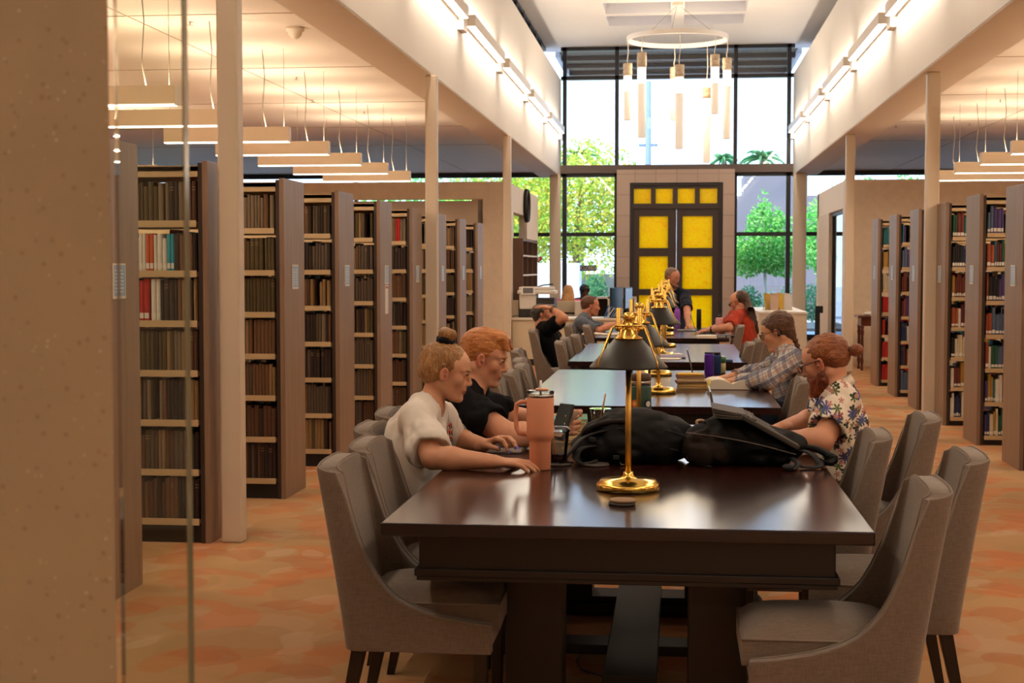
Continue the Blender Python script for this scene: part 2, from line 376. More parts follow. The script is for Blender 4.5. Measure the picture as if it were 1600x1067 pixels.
# entry: the stone wall end beside the camera and the sheet of glass leaving it
m_near = terrazzo('near_stone', '#9f8a6c', '#8c7456', '#b8a98c')
struct('wall_entry', MB().prism([(-5, 1.53), (-.605, 1.53), (-.70, 1.74), (-5, 1.74)], -.02, 3.6, m_near))
wg = struct('window_6', MB().box(-.607, -.53, 1.55, 1.562, 0, 3.5, m_pane))
m_edge = M('polished_glass_edge').p(color=C('#6f6a52'), rough=.15, spec=.6).m
struct('window_edge', MB().box(-.5305, -.5285, 1.549, 1.563, 0, 3.5, m_edge), parent=wg)
# ================================================================ lamps of the room
m_fix = plain('fixture_enamel', '#e8dccb', .5)
def glow(name, col, s):
    m = M(name); e = m.node('ShaderNodeEmission'); e.inputs[0].default_value = col; e.inputs[1].default_value = s; m.link(e.outputs[0], m.out.inputs[0]); return m.m
m_glowd = glow('lit_diffuser', (1, .86, .68, 1), 3.0); m_glowc = glow('lit_sconce_lens', (1, .93, .82, 1), 4.0)
m_wire = plain('hanging_wire', '#8f8270', .6)
def pendant(y, sx, L, label, up, down):
    x0 = (-3.53-L if sx < 0 else 3.38); x1 = x0+L; xc = (x0+x1)/2
    t = thing('pendant_light', label, 'pendant light', (xc, y, 2.65), 0, 'linear pendant lights over the bookcases')
    h = L/2
    MB().box(-h, h, -.04, .04, .008, .14, m_fix).build('housing', t, bevel=.003)
    MB().box(-h+.003, h-.003, -.037, .037, -.002, .008, m_glowd).build('diffuser', t)
    e = h if sx < 0 else -h; MB().box(min(e, e+.006*(1 if e > 0 else -1)), max(e, e+.006*(1 if e > 0 else -1)), -.038, .038, 0, .136, m_fix).build('end_cap', t)
    for xx in (-h+.05, h-.05): MB().cyl((xx, 0, .14), (xx, 0, .85), .002, m_wire, n=6).build('wire', t)
    xx = (h-.25) * (1 if sx < 0 else -1)
    MB().tube([(xx, 0, .85), (xx+.02, 0, .6), (xx, 0, .3), (xx+.03, 0, .14)], .004, m_wire, n=6).build('cord', t)
    area('uplight', (0, 0, .145), (PI, 0, 0), L-.06, .06, up, parent=t)
    area('downlight', (0, 0, -.005), (0, 0, 0), L-.06, .06, down, parent=t)
LOBBY = 14
PEND_UP, PEND_DN = 10, 14
for k in range(9):
    y = 7.1+1.54*k  # the two nearest the entry are out of view, added for light
    pendant(y, -1, 1.18, ('cream linear pendant light hanging over brown volumes, ' + ordinal(8-k) + ' counted from the recessed wall'), PEND_UP, PEND_DN)
for k in range(7):
    y = 20.1-1.53*k
    pendant(y, 1, 1.5, ('cream linear pendant light hanging over colourful volumes, ' + ordinal(k) + ' counted from the terrazzo wall'), PEND_UP, PEND_DN)
# further rows of the same pendants deeper in the aisles
for sx in (-1, 1):
    for row in (2.9, 5.8):
        for k in range(6):
            y = 2.5+3.1*k; xc = sx*(4.2+row)
            t = thing('pendant_light', 'cream linear pendant light deeper in the stacks', 'pendant light', (xc, y, 2.65), 0, 'linear pendants deeper in the stacks')
            MB().box(-.6, .6, -.04, .04, .008, .14, m_fix).build('housing', t); MB().box(-.59, .59, -.037, .037, -.002, .008, m_glowd).build('diffuser', t)
            for xx in (-.55, .55): MB().cyl((xx, 0, .14), (xx, 0, .85), .002, m_wire, n=6).build('wire', t)
            area('uplight', (0, 0, .145), (PI, 0, 0), 1.1, .06, 14, parent=t); area('downlight', (0, 0, -.005), (0, 0, 0), 1.1, .06, 16, parent=t)
# linear sconces on the nave fascias
def sconce(y0, s, label):
    X = -2.42 if s < 0 else 2.38; L = 3.0; d = -s  # d: direction into the nave
    t = thing('wall_light', label, 'wall light', (X, y0, 4.25), 0, 'linear wall lights along the upper walls')
    def bx(a, b): return tuple(sorted((a*d, b*d)))
    a, b = bx(.03, .13); MB().box(a, b, .02, L, 0, .13, m_fix).build('housing', t, bevel=.004)
    a, b = bx(.035, .125); MB().box(a, b, .04, L-.02, -.004, 0, m_glowc).build('lens', t)
    a, b = bx(.035, .125); MB().box(a, b, .04, L-.02, .13, .134, m_glowc).build('top_lens', t)
    a, b = bx(.0, .07); MB().box(a, b, L, L+.3, -.12, .05, m_fix).build('junction_box', t, bevel=.004)
    area('uplight', (.08*d, L/2, .14), (PI, 0, 0), .08, L-.1, 8, (1, .86, .68), parent=t); area('downlight', (.08*d, L/2, -.01), (0, 0, 0), .08, L-.1, 14, (1, .86, .68), parent=t)
for s in (-1, 1):
    for k, y in enumerate((27.6, 24.1, 20.6, 17.1, 13.6, 10.1, 6.6, 3.1, -.4)):  # the last four are out of view, added to even the lighting
        sconce(y - (.35 if s < 0 else 0), s, 'long linear wall light on %s upper wall, %s counted from the big window' % (('clock side' if s < 0 else 'glass door side'), ordinal(k)))
# ring chandelier with eight hanging tubes
m_ring = plain('chandelier_enamel', '#e9dccd', .45); m_tcap = plain('tube_cap', '#c4ae92', .5); m_black = plain('black_rubber', '#0c0b0b', .6)
def tube_glass():
    m = M('frosted_tube'); v = m.node('ShaderNodeTexCoord'); s = m.node('ShaderNodeSeparateXYZ'); m.link(v.outputs['Object'], s.inputs[0])
    m.p(color=C('#e6dccd'), rough=.5, emis=C('#f3e6d4'), estr=.26); return m.m
m_tube = tube_glass(); m_lamp = glow('lamp_tube', (1, .9, .76, 1), 2.6)
ch = thing('chandelier', 'ring chandelier with eight frosted hanging tubes under the nave ceiling', 'chandelier', (0, 26, 0))
prof = [(.85, 5.44), (.88, 5.44), (.88, 5.52), (.85, 5.52), (.85, 5.44)]
rb = MB(); rb.lathe((0, 0, 0), prof, m_ring, n=64, smooth=False); rb.f = rb.f[:-2]; rb.mi = rb.mi[:-2]; rb.sm = rb.sm[:-2]; rb.build('ring', ch)
MB().lathe((0, 0, 0), [(.1, 6.04), (.1, 6.1)], m_ring).build('canopy', ch)
wb = MB()
for a in range(3): wb.cyl((.03*math.cos(a*2.1), .03*math.sin(a*2.1), 6.05), (.86*math.cos(a*2.1+.4), .86*math.sin(a*2.1+.4), 5.5), .004, m_wire, n=6)
wb.build('wire', ch)
def zpx(Y): return 1.5 + (418-(Y*.2625))*26/2300*1.0
for X, t0, c1, b, near in ((451, 395, 463, 727, 1), (540, 358, 440, 845, 1), (528, 320, 385, 770, -1), (725, 378, 443, 700, -1), (755, 443, 508, 918, 1), (921, 510, 572, 960, -1), (957, 375, 442, 714, 1), (1030, 375, 442, 844, 1)):
    dx = (X-743)*.2625*26/2300; dx = max(-.86, min(.86, dx)); dy = -near*math.sqrt(max(0, .865**2-dx*dx))
    zt, zcb, zb = zpx(t0), zpx(c1), zpx(b); r = .068
    tb = MB().lathe((dx, dy, 0), [(r-.008, zb), (r, zb+.01), (r, zcb)], m_tube, n=20).build('tube_shade', ch)
    MB().lathe((dx, dy, 0), [(r+.012, zcb-.005), (r+.012, zcb+.09), (r+.006, zcb+.095), (r+.006, zcb+.105), (r+.012, zcb+.11), (r+.012, zt), (.01, zt+.005)], m_tcap, n=20).build('tube_cap', ch)
    MB().lathe((dx, dy, 0), [(r+.0015, zcb-.28), (r+.002, zcb-.02)], m_lamp, n=20).build('lit_band', ch)
    MB().tube([(dx, dy, 5.45), (dx+.01, dy, (5.45+zt)/2), (dx-.01, dy, zt+.05), (dx, dy, zt)], .008, m_ring, n=6).build('cord', ch)
pl = bpy.data.lights.new('chandelier_lamp', 'POINT'); pl.energy = 60; pl.color = (1, .8, .55); pl.shadow_soft_size = .5
po = bpy.data.objects.new('lamp', pl); COL.objects.link(po); po.parent = ch; po.location = (0, 0, 4.9)
# sprinklers and detectors on the low ceilings
m_spr = plain('sprinkler_metal', '#b7a690', .4)
for i, (px, py) in enumerate([(297, 40), (463, 125), (488, 160), (569, 178), (1400, 200), (1515, 196), (1563, 160)]):
    p = atz(px, py, 3.47)
    b = MB().cyl((0, 0, 0), (0, 0, .03), .006, m_spr, n=8).lathe((0, 0, 0), [(.03, .0), (.03, .003)], m_spr, n=12).build('sprinkler', loc=(p.x, p.y, 3.47))
    tag(b, 'small metal sprinkler head under the low ceiling, %s of those over the %s' % (ordinal(i if i < 4 else i-4), 'brown volumes' if i < 4 else 'colourful volumes'), 'sprinkler', 'ceiling sprinklers')
p = atz(461, 43, 3.5); dm = MB().lathe((0, 0, 0), [(.075, 0), (.075, -.03), (.06, -.035), (.055, -.06), (.03, -.09), (0, -.1)], m_fix, n=24).build('detector', loc=(p.x, p.y, 3.5)); tag(dm, 'round cream dome detector on the low ceiling beside the soffit', 'detector')

# lobby behind the stone wall: unseen pendants added to light near furniture and wall
for i, (x, y) in enumerate([(-3.2, -2.2), (-1.0, -2.2), (1.6, -2.2), (3.6, -2.2), (-3.2, .2), (3.4, .2), (3.6, 3.0), (4.6, 5.6)]):
    t = thing('pendant_light', 'unseen cream linear pendant light added in the lobby', 'pendant light', (x, y, 2.9), 0, 'added unseen lobby pendant lights')
    MB().box(-.6, .6, -.04, .04, .008, .14, m_fix).build('housing', t); MB().box(-.59, .59, -.037, .037, -.002, .008, m_glowd).build('diffuser', t)
    for xx in (-.55, .55): MB().cyl((xx, 0, .14), (xx, 0, .6), .002, m_wire, n=6).build('wire', t)
    area('downlight', (0, 0, -.005), (0, 0, 0), 1.1, .07, LOBBY, parent=t); area('uplight', (0, 0, .145), (PI, 0, 0), 1.1, .06, LOBBY*.5, parent=t)
# ================================================================ outside the glass
m_conc = plain('sunlit_paving', '#b4b5b8', .8, var=.05); m_bldg = plain('grey_stucco', '#6d686e', .9, var=.04); m_whw = plain('white_stucco', '#d8dade', .8)
m_dirt = plain('planting_bed', '#8d7a68', .95, var=.2)
m_corr = M('corrugated_canopy'); _w = m_corr.node('ShaderNodeTexWave'); _w.inputs['Scale'].default_value = 2.2; m_corr.link(m_corr.coords(), _w.inputs[0]); m_corr.p(color=C('#6b5844'), rough=.6); m_corr.bump(_w.outputs['Fac'], .5, .02); m_corr = m_corr.m
struct('ground', MB().box(-60, 60, WY+.1, 120, -.12, -.02, m_conc))
cn = MB().box(-2.6, 2.6, WY+.65, 35.6, 6.12, 6.16, m_corr)
for y in (32.4, 33.6, 34.8): cn.box(-2.6, 2.6, y, y+.08, 6.02, 6.12, m_beam)
for x in (-2.6, 2.52): cn.box(x, x+.08, WY+.65, 35.6, 6.0, 6.14, m_whw)
cn.box(-2.6, 2.6, 35.55, 35.7, 6.0, 6.2, m_whw)
struct('roof_canopy', cn)
def leafmat(name, a, b, c):
    m = M(name); g = m.node('ShaderNodeNewGeometry'); n = m.noise(m.coords(), 1.1, 3)
    col = m.ramp(m.math('ADD', m.math('MULTIPLY', g.outputs['Random Per Island'], .6), m.math('MULTIPLY', n, .5)), [(.15, C(a)), (.55, C(b)), (.85, C(c))])
    d = m.node('ShaderNodeBsdfDiffuse'); t = m.node('ShaderNodeBsdfTranslucent'); mx = m.node('ShaderNodeMixShader'); mx.inputs[0].default_value = .45
    m.link(col, d.inputs[0]); m.link(col, t.inputs[0]); m.link(d.outputs[0], mx.inputs[1]); m.link(t.outputs[0], mx.inputs[2]); m.link(mx.outputs[0], m.out.inputs[0]); return m.m
lf_y = leafmat('yellow_green_leaves', '#5d9a34', '#b9cc52', '#e8c65a'); lf_g = leafmat('green_leaves', '#2f7f38', '#66bb52', '#b5df86'); lf_s = leafmat('shrub_leaves', '#2c6b45', '#4d8f5a', '#7fb47c'); lf_w = leafmat('pale_shrub_leaves', '#6f8a5c', '#b6c79a', '#e4e6d0')
m_bark = plain('bark', '#8b7461', .9, var=.2); m_bark2 = plain('pale_bark', '#c9c0b2', .9, var=.15)
def leaves(mb, blobs, n, size, m, r):
    tot = sum(b[3]*b[4]*b[5] for b in blobs)
    for (cx, cy, cz, rx, ry, rz) in blobs:
        for _ in range(int(n*rx*ry*rz/tot)):
            while True:
                v = Vector((r.uniform(-1, 1), r.uniform(-1, 1), r.uniform(-1, 1)))
                if .3 < v.length < 1: break
            p = Vector((cx+v.x*rx, cy+v.y*ry, cz+v.z*rz)); s = size*r.uniform(.6, 1.3)
            a = Vector((r.gauss(0, 1), r.gauss(0, 1), r.gauss(0, 1))).normalized(); b = a.orthogonal().normalized()
            mb.add([p-a*s, p-b*s*.45+a*s*.1, p+a*s, p+b*s*.45+a*s*.1], [(0, 1, 2, 3)], m)
def tree(label, x, y, trunk, blobs, n, size, m, bark, group='trees and shrubs beyond the glass', cat='tree', name='tree'):
    r = random.Random(int(x*31+y*7)); t = thing(name, label, cat, (x, y, -.02), 0, group)
    mb = MB(); leaves(mb, blobs, n, size, m, r); tag(mb.build('foliage', t), kind='stuff')
    if trunk:
        tb = MB(); h = trunk[0]; tb.tube([(0, 0, 0), (.03, 0, h*.5), (-.02, .03, h)], [trunk[1], trunk[1]*.8, trunk[1]*.6], bark, n=8)
        for bl in blobs[:6]: tb.tube([(-.02, .03, h*.85), ((bl[0]-.02)/2, bl[1]/2, (h+bl[2])/2), (bl[0], bl[1], bl[2])], [trunk[1]*.5, trunk[1]*.35, trunk[1]*.15], bark, n=6)
        tb.build('trunk', t)
p = at(900, 400, 43)
tree('large yellow-green tree outside the window beside the clock wall', p.x, 43, (2.4, .14), [(0, 0, 3.3, 2.1, 1.6, 1.5), (-1.4, .3, 3.0, 1.5, 1.3, 1.5), (1.3, .2, 3.1, 1.3, 1.2, 1.3), (.2, 0, 4.3, 1.6, 1.2, 1.0), (.6, -.3, 1.9, 1.1, .9, .8), (-1.6, 0, 1.9, 1.2, .9, .8), (-2.6, .3, 3.8, 1.3, 1.2, 1.3)], 17000, .07, lf_y, m_bark)
p = at(1195, 400, 39)
tree('leafy green young tree with pale trunk outside the window beside the amber doors', p.x, 39, (1.9, .06), [(0, 0, 2.0, .95, .8, .62), (-.5, .1, 1.75, .7, .6, .5), (.5, .1, 1.8, .75, .7, .55), (0, .1, 2.7, .5, .45, .55), (.35, 0, 2.55, .45, .4, .45), (-.05, 0, 3.2, .16, .16, .35)], 7500, .06, lf_g, m_bark2)
p = at(1290, 380, 42)
tree('green tree seen past the far column by the glass door', p.x, 42, (1.8, .07), [(0, 0, 2.4, .8, .8, 1.1), (.3, 0, 1.4, .6, .6, .6)], 2600, .08, lf_g, m_bark)
for px, py, y, w, h, m, lb in ((931, 452, 38, .33, .42, lf_s, 'round clipped green shrub outside below the closed sign'), (1170, 470, 37, .32, .4, lf_s, 'rounded green shrub outside beside the amber doors'), (1205, 478, 37.5, .42, .4, lf_w, 'pale silvery shrub outside below the young green tree'),
                         (1232, 470, 38.5, .3, .5, lf_w, 'small pale shrub outside at the window corner'), (1270, 470, 40, .4, .5, lf_s, 'green shrub outside past the far column'), (893, 455, 44, .3, .5, lf_s, 'small green shrub outside behind the blonde person')):
    q = at(px, py, y); tree(lb, q.x, y, None, [(0, 0, h*.9, w, w, h)] if q.z < h else [(0, 0, q.z, w, w, h), (0, 0, (q.z)/2, w*.7, w*.7, q.z/2)], 900, .05, m, m_bark, cat='shrub', name='shrub')
for px, y, s in ((905, 60, 1), (1190, 62, .9), (1130, 75, .7)):
    q = at(px, 250, y); b = MB(); r = random.Random(px)
    for k in range(26):
        a = k*2.4; el = r.uniform(-.2, 1.0); d = Vector((math.cos(a)*math.cos(el), math.sin(a)*math.cos(el), math.sin(el))); L = 1.3*s
        pts = [Vector((0, 0, q.z+.1))+d*L*t + Vector((0, 0, -1.1*t*t*L*.6)) for t in (0, .35, .7, 1)]
        b.tube(pts, [.05, .07, .05, .01], lf_s, n=3)
    t = thing('palm_tree', {905: 'feathery treetop showing low in the upper window, clock side', 1190: 'feathery treetop showing low in the upper window, glass door side', 1130: 'small distant treetop in the middle upper window'}[px], 'tree', (q.x, y, -.02), 0, 'distant palms'); b.build('frond', t)
    MB().tube([(0, 0, 0), (.1, 0, q.z*.6), (0, 0, q.z+.1)], [.16, .13, .1], m_bark, n=8).build('trunk', t)
q = at(1013, 190, 55); up = MB().tube([(0, 0, 0), (0, 0, 8.4)], [.14, .10], plain('weathered_pole', '#6d7d92', .8), n=10); o = up.build('pole')
t = thing('utility_pole', 'tall grey utility pole outside the upper window', 'pole', (q.x, 55, -.02)); o.parent = t
for z in (5.2, 6.0): MB().box(-.35, .35, -.05, .05, z, z+.1, plain('crossarm', '#5f6f86', .8)).build('crossarm', t)
# neighbouring buildings and garden walls
def bld(name, label, px0, px1, pyt, y, m, d=6, zb=-.02):
    a, b = at(px0, pyt, y), at(px1, pyt, y)
    o = MB().box(a.x, b.x, y, y+d, zb, a.z, m).build(name); tag(o, label, 'building' if 'building' in name else 'wall', 'neighbouring structures'); return o
bld('building', 'tall grey stucco block outside beside the amber doors', 1163, 1262, 273, 52, m_bldg, 2.5)
bld('building', 'lower grey stucco wing outside, behind the young green tree', 1120, 1420, 306, 47, m_bldg, 2)
bld('garden_wall', 'low grey garden wall outside behind the shrubs', 1100, 1400, 445, 43.5, m_bldg, .3)
bld('garden_wall', 'low tan garden wall outside behind the round shrub', 905, 1000, 428, 45, plain('tan_wall', '#a39a90', .9), .3)
bld('building', 'white stucco kiosk outside beside the clock side column', 835, 905, 411, 39, m_whw, 1)
struct('ground_bed', MB().box(-9, -.5, 36.5, 39.5, -.02, .05, m_dirt).box(1.0, 9, 35.8, 39.8, -.02, .05, m_dirt))
# background greenery row
for i, (px, pyt, y, s) in enumerate(((760, 262, 50, 1.0), (820, 262, 54, 1.0), (700, 270, 58, 1.0), (1345, 265, 56, .9), (1440, 262, 64, 1.1), (640, 262, 52, 1.0))):
    q = at(px, pyt, y); tree('leafy tree far outside above the low partition, %s of these treetops' % ordinal(i), q.x, y, (q.z*.5, .12), [(0, 0, q.z*.72, 1.7*s, 1.4*s, 1.4*s), (1, 0, q.z*.6, 1.3*s, 1.2*s, 1.2*s), (-1, 0, q.z*.62, 1.3*s, 1.2*s, 1.2*s)], 1500, .12, lf_g, m_bark)
# ================================================================ bookcases and books
def wood(name, a, b, rough=.5, vert=True, scale=1.0, coat=0):
    m = M(name); sc = (14*scale, 14*scale, .8*scale) if vert else (1.2*scale, 14*scale, 14*scale)
    n = m.noise(m.coords(scale=sc), 2.2, 4, .6, .4); n2 = m.noise(m.coords(), .9, 2)
    col = m.mix(n2, m.ramp(n, [(.3, C(a)), (.7, C(b))]), C(b)); m.p(color=col, rough=rough, coat=coat); m.bump(n, .08, .002); return m.m
m_panel = wood('walnut_laminate', '#6a4f3d', '#92755e', .45)
m_edge2 = wood('dark_laminate_edge', '#2c1d16', '#3a281e', .5)
m_shelf = plain('beige_steel_shelf', '#c7ad84', .5, var=.04)
m_base = plain('shelf_kick', '#17120f', .6)
m_pages = plain('book_pages', '#c9b795', .8)
m_lab = plain('white_spine_label', '#e2ddd2', .6); m_card = plain('range_card', '#8fa6bf', .4); m_plate = plain('card_plate', '#d8cdbb', .4); m_text = plain('card_text', '#e9eef2', .5)
m_gold = plain('spine_gilding', '#9a8054', .5)
def cloth(name, h, r=.75, v=.12): return plain('book_cloth_'+name, h, r, var=v, vs=30)
PAL_L = [cloth('umber', '#54351f'), cloth('brown', '#6b4a2e'), cloth('taupe', '#786750'), cloth('dark_brown', '#2c1a10'), cloth('grey_brown', '#544536'), cloth('olive', '#4f4020'), cloth('tan', '#8e7046')]
PLN = ['umber', 'brown', 'taupe', 'dark brown', 'grey-brown', 'olive', 'tan']
PAL_R = [cloth('navy', '#232c52'), cloth('maroon', '#5c1d24'), cloth('green', '#24543c'), cloth('cream', '#cfc2a4'), cloth('black', '#1b1719'), cloth('slate', '#51617c'), cloth('rust', '#9a4a2a'), cloth('ivory', '#dbd4c4'), cloth('violet', '#4b3a6e'), cloth('ochre', '#a98338'), cloth('brown_red', '#6d2f22'), cloth('teal', '#246a72')]
PRN = ['navy', 'maroon', 'green', 'cream', 'black', 'slate blue', 'rust', 'ivory', 'violet', 'ochre', 'red-brown', 'teal']
m_red = cloth('red', '#b3201c'); m_cyan = cloth('turquoise', '#1f9bb5'); m_orange = cloth('orange', '#c85a2b'); m_white = cloth('white', '#d9d5cc', v=.05)
m_red0 = plain('notice_red', '#b8604a', .6)
def book_geo(mb, x0, w, yf, dep, z, h, m, fy, lab=False, lean=0.0):
    """spine at yf facing direction fy (-1 toward the camera); pages inside hard covers, rounded spine"""
    sx = lean
    def P(x, y, zz): return (x + sx*(zz-z), y, zz)
    yb = yf - fy*dep
    def bx(xa, xb, ya, yb_, za, zb, mm):
        vs = [P(x, y, zz) for x in (xa, xb) for y in (ya, yb_) for zz in (za, zb)]
        mb.add(vs, [(0, 1, 3, 2), (4, 6, 7, 5), (0, 4, 5, 1), (2, 3, 7, 6), (0, 2, 6, 4), (1, 5, 7, 3)], mm)
    c = min(.003, w*.14)
    bx(x0, x0+c, yf-fy*.004, yb, z, z+h, m); bx(x0+w-c, x0+w, yf-fy*.004, yb, z, z+h, m)
    bx(x0+c, x0+w-c, yf-fy*.006, yb+fy*.006, z+.004, z+h-.005, m_pages)
    n = 4; vs = []
    for i in range(n+1):
        a = PI*i/n; xx = x0+w/2-w/2*math.cos(a); yy = yf - fy*.004 + fy*.006*math.sin(a)
        vs += [P(xx, yy, z), P(xx, yy, z+h)]
    mb.add(vs, [(2*i, 2*i+1, 2*i+3, 2*i+2) for i in range(n)], m, True)
    if lab:
        yy = yf+fy*.0028; q = .022 if h < .2 else .03
        mb.add([P(x0+.0015, yy, z+.018), P(x0+w-.0015, yy, z+.018), P(x0+w-.0015, yy, z+.018+q), P(x0+.0015, yy, z+.018+q)], [(0, 1, 2, 3)], m_lab)
    elif w > .0235 and h > .21 and int(x0*997) % 3 == 0:
        for zz in (z+h*.78, z+h*.85):
            yy = yf+fy*.0026; mb.add([P(x0+.002, yy, zz), P(x0+w-.002, yy, zz), P(x0+w-.002, yy, zz+.003), P(x0+.002, yy, zz+.003)], [(0, 1, 2, 3)], m_gold)
n_ind = 0; MAXI = 300
stuff_l, stuff_r = MB(), MB()
def vis_px(x, y):
    th = math.atan2(x, y)+YAW; return 800+FPX*math.tan(th)
def bookcase(side, k, y0, T, H, label, zs, canopy=True, bays=2, single=0, hid=None):
    """side -1: extends to -x from the aisle end at X; faces -y and +y. books both faces"""
    X = -2.51 if side < 0 else 2.53; L = .92
    t = thing('bookcase', label, 'bookcase', (X, y0, 0), 0, 'ranges of brown bound volumes' if side < 0 else 'ranges of colourful volumes')
    def bx(mb, a, b, *r):
        p, q = sorted((a*side, b*side)); mb.box(p, q, *r)
    mb = MB(); bx(mb, 0, .03, 0, T, .0, H, m_panel); p = mb.build('end_panel', t, bevel=.002)
    eb = MB(); bx(eb, .03, .055, .004, T-.004, 0, H-.01, m_edge2); eb.build('panel_lining', t)
    # card holder on the aisle face
    cy = T*.36; mb = MB(); bx(mb, -.006, 0, cy, cy+.15, 1.36, 1.52, m_plate); hd = mb.build('card_holder', t, bevel=.001)
    mb = MB(); bx(mb, -.0068, -.006, cy+.008, cy+.142, 1.372, 1.512, m_card)
    for i in range(7):
        for j in range(2): bx(mb, -.0072, -.0068, cy+.02+j*.06, cy+.05+j*.06+.01*(i % 2), 1.39+i*.016, 1.394+i*.016, m_text)
    mb.build('card', hd)
    if side < 0 and k == 4:
        mb = MB(); bx(mb, -.0015, 0, cy+.02, cy+.15, 1.10, 1.35, m_plate); bx(mb, -.002, -.0015, cy+.03, cy+.14, 1.32, 1.34, m_red0); mb.build('notice_sheet', t)
    xend = .055 + L*bays
    for b in range(bays):
        a0 = .055+b*L; a1 = a0+L
        if b: mb = MB(); bx(mb, a0-.012, a0+.012, .03, T-.03, .05, H-.06, m_shelf); mb.build('upright', t)
        for i, z in enumerate(zs):
            mb = MB(); bx(mb, a0+.012, a1-.012, .01, T/2-.02, z-.022, z, m_shelf); bx(mb, a0+.012, a1-.012, .006, .012, z-.028, z+.008, m_shelf)
            bx(mb, a0+.012, a1-.012, T/2+.02, T-.01, z-.022, z, m_shelf); bx(mb, a0+.012, a1-.012, T-.012, T-.006, z-.028, z+.008, m_shelf)
            mb.build('shelf', t)
    mb = MB(); bx(mb, .055, xend, .0, T, H-.055, H-.03, m_shelf); bx(mb, .055, xend, .0, .008, H-.085, H-.025, m_shelf); bx(mb, .055, xend, T-.008, T, H-.085, H-.025, m_shelf); mb.build('canopy', t)
    mb = MB(); bx(mb, .055, xend, .02, T-.02, 0, zs[0]-.03, m_base); mb.build('kick_base', t)
    mb = MB(); bx(mb, xend, xend+.03, 0, T, 0, H, m_panel); mb.build('far_panel', t)
    return t
zL = [.125+.2705*i for i in range(7)]; zR = [.075+.285*i for i in range(7)]
Tl, Tr = .52, .58
ranges = []
for k in range(9):
    y0 = 6.17+1.551*k
    lab = ('tall walnut-ended bookcase of brown bound volumes, %s in line counted from the stone wall' % ordinal(k)) if k else 'tall walnut-ended bookcase beside the stone wall, its end panel seen past the glass edge'
    bookcase(-1, k, y0, Tl, 2.075, lab, zL); ranges.append((-1, k, y0, Tl))
for k in range(7):
    y0 = 11.19+1.566*(k-1)
    lab = 'grey walnut-ended bookcase of colourful volumes, %s in line counted from the terrazzo wall' % ordinal(6-k)
    bookcase(1, k, y0, Tr, 2.12, lab, zR); ranges.append((1, k, y0, Tr))
# which span of every range the camera sees past the one in front of it
def visible_span(side, y0, k):
    X = 2.51 if side < 0 else 2.53
    if side < 0:
        lim = X*(y0)/(6.17+Tl) if k == 1 else X*y0/(y0-1.551+Tl) if k else X
    else: lim = X*y0/(y0-1.566+Tr)
    return lim - X
cand = []
for side, k, y0, T in ranges:
    vs = visible_span(side, y0, k)
    for si, z in enumerate(zL if side < 0 else zR):
        for bay in range(2):
            a = .07+bay*.92; end = .055+.92*(bay+1)-.018; i = 0; style = rnd.random(); run = None
            mean_h = rnd.uniform(.2, .235) if side < 0 else rnd.uniform(.19, .235)
            while a < end-.03:
                if side < 0:
                    w = rnd.choice((.018, .021, .024, .02, .028)); h = mean_h+rnd.uniform(-.005, .005)-(.02 if rnd.random() < .12 else 0)
                    if run is None or rnd.random() < .16: run = rnd.randrange(7)
                    ci = run if rnd.random() < .8 else rnd.randrange(7); mt = PAL_L[ci]; cn = PLN[ci]; lb = False
                    if k == 1 and si == 5 and bay == 0:
                        n = len([1 for c in cand if c['key'] == (side, k, si)])
                    if k == 0: mt = PAL_R[rnd.randrange(12)] if rnd.random() < .3 else mt
                else:
                    w = rnd.uniform(.013, .034); h = rnd.uniform(.175, .245)
                    if run is None or rnd.random() < .45: run = rnd.randrange(12)
                    ci = run; mt = PAL_R[ci]; cn = PRN[ci]; lb = True
                    if k == 6 and si in (0, 1, 2, 3): mt = m_red; cn = 'red'; w = .03; h = .2; lb = True
                if a+w > end: break
                cand.append(dict(key=(side, k, si), side=side, k=k, si=si, bay=bay, a=a, w=w, h=h, y=y0, z=z, m=mt, cn=cn, lab=lb, vis=(a+w/2) < vs+.02, front=True, T=T))
                a += w+(.0015 if rnd.random() < .93 else .012)
                if rnd.random() < .015: a += .05
# special runs on the bookcase beside the stone wall's neighbour: red, white and turquoise spines with white labels
def order_name(c): return c
for c in cand:
    if c['side'] < 0 and c['k'] == 1 and c['vis']:
        c['d'] = c['a']
sel = [c for c in cand if c['vis']]
for c in sel: c['size'] = c['w']*c['h']/(c['y']**2)*(1.0 if c['bay'] == 0 else .9)
sp = {5: [(.30, .345, m_cyan, 'turquoise'), (.345, .42, m_white, 'white'), (.42, .47, m_orange, 'orange-red'), (.47, .62, m_white, 'white')],
      4: [(.38, .46, m_white, 'white'), (.46, .50, m_red, 'red'), (.50, .62, m_white, 'white')]}
for c in sel:
    if c['side'] < 0 and c['k'] == 1 and c['si'] in sp:
        for a, b, mt, cn in sp[c['si']]:
            if a-.12 <= c['a'] < b-.12: c['m'] = mt; c['cn'] = cn; c['lab'] = True
    if c['side'] < 0 and c['k'] == 2 and c['si'] == 4 and .26 < c['a'] < .3: c['m'] = m_red; c['cn'] = 'red'
    if c['side'] < 0 and c['k'] == 5 and c['si'] == 6 and .12 < c['a'] < .16: c['m'] = m_red; c['cn'] = 'red'
sel.sort(key=lambda c: -c['size'])
indiv = set(id(c) for c in sel[:MAXI])
SN = ['lowest shelf', 'second shelf up', 'third shelf up', 'fourth shelf up', 'fifth shelf up', 'sixth shelf up', 'top shelf']
cnt = {}
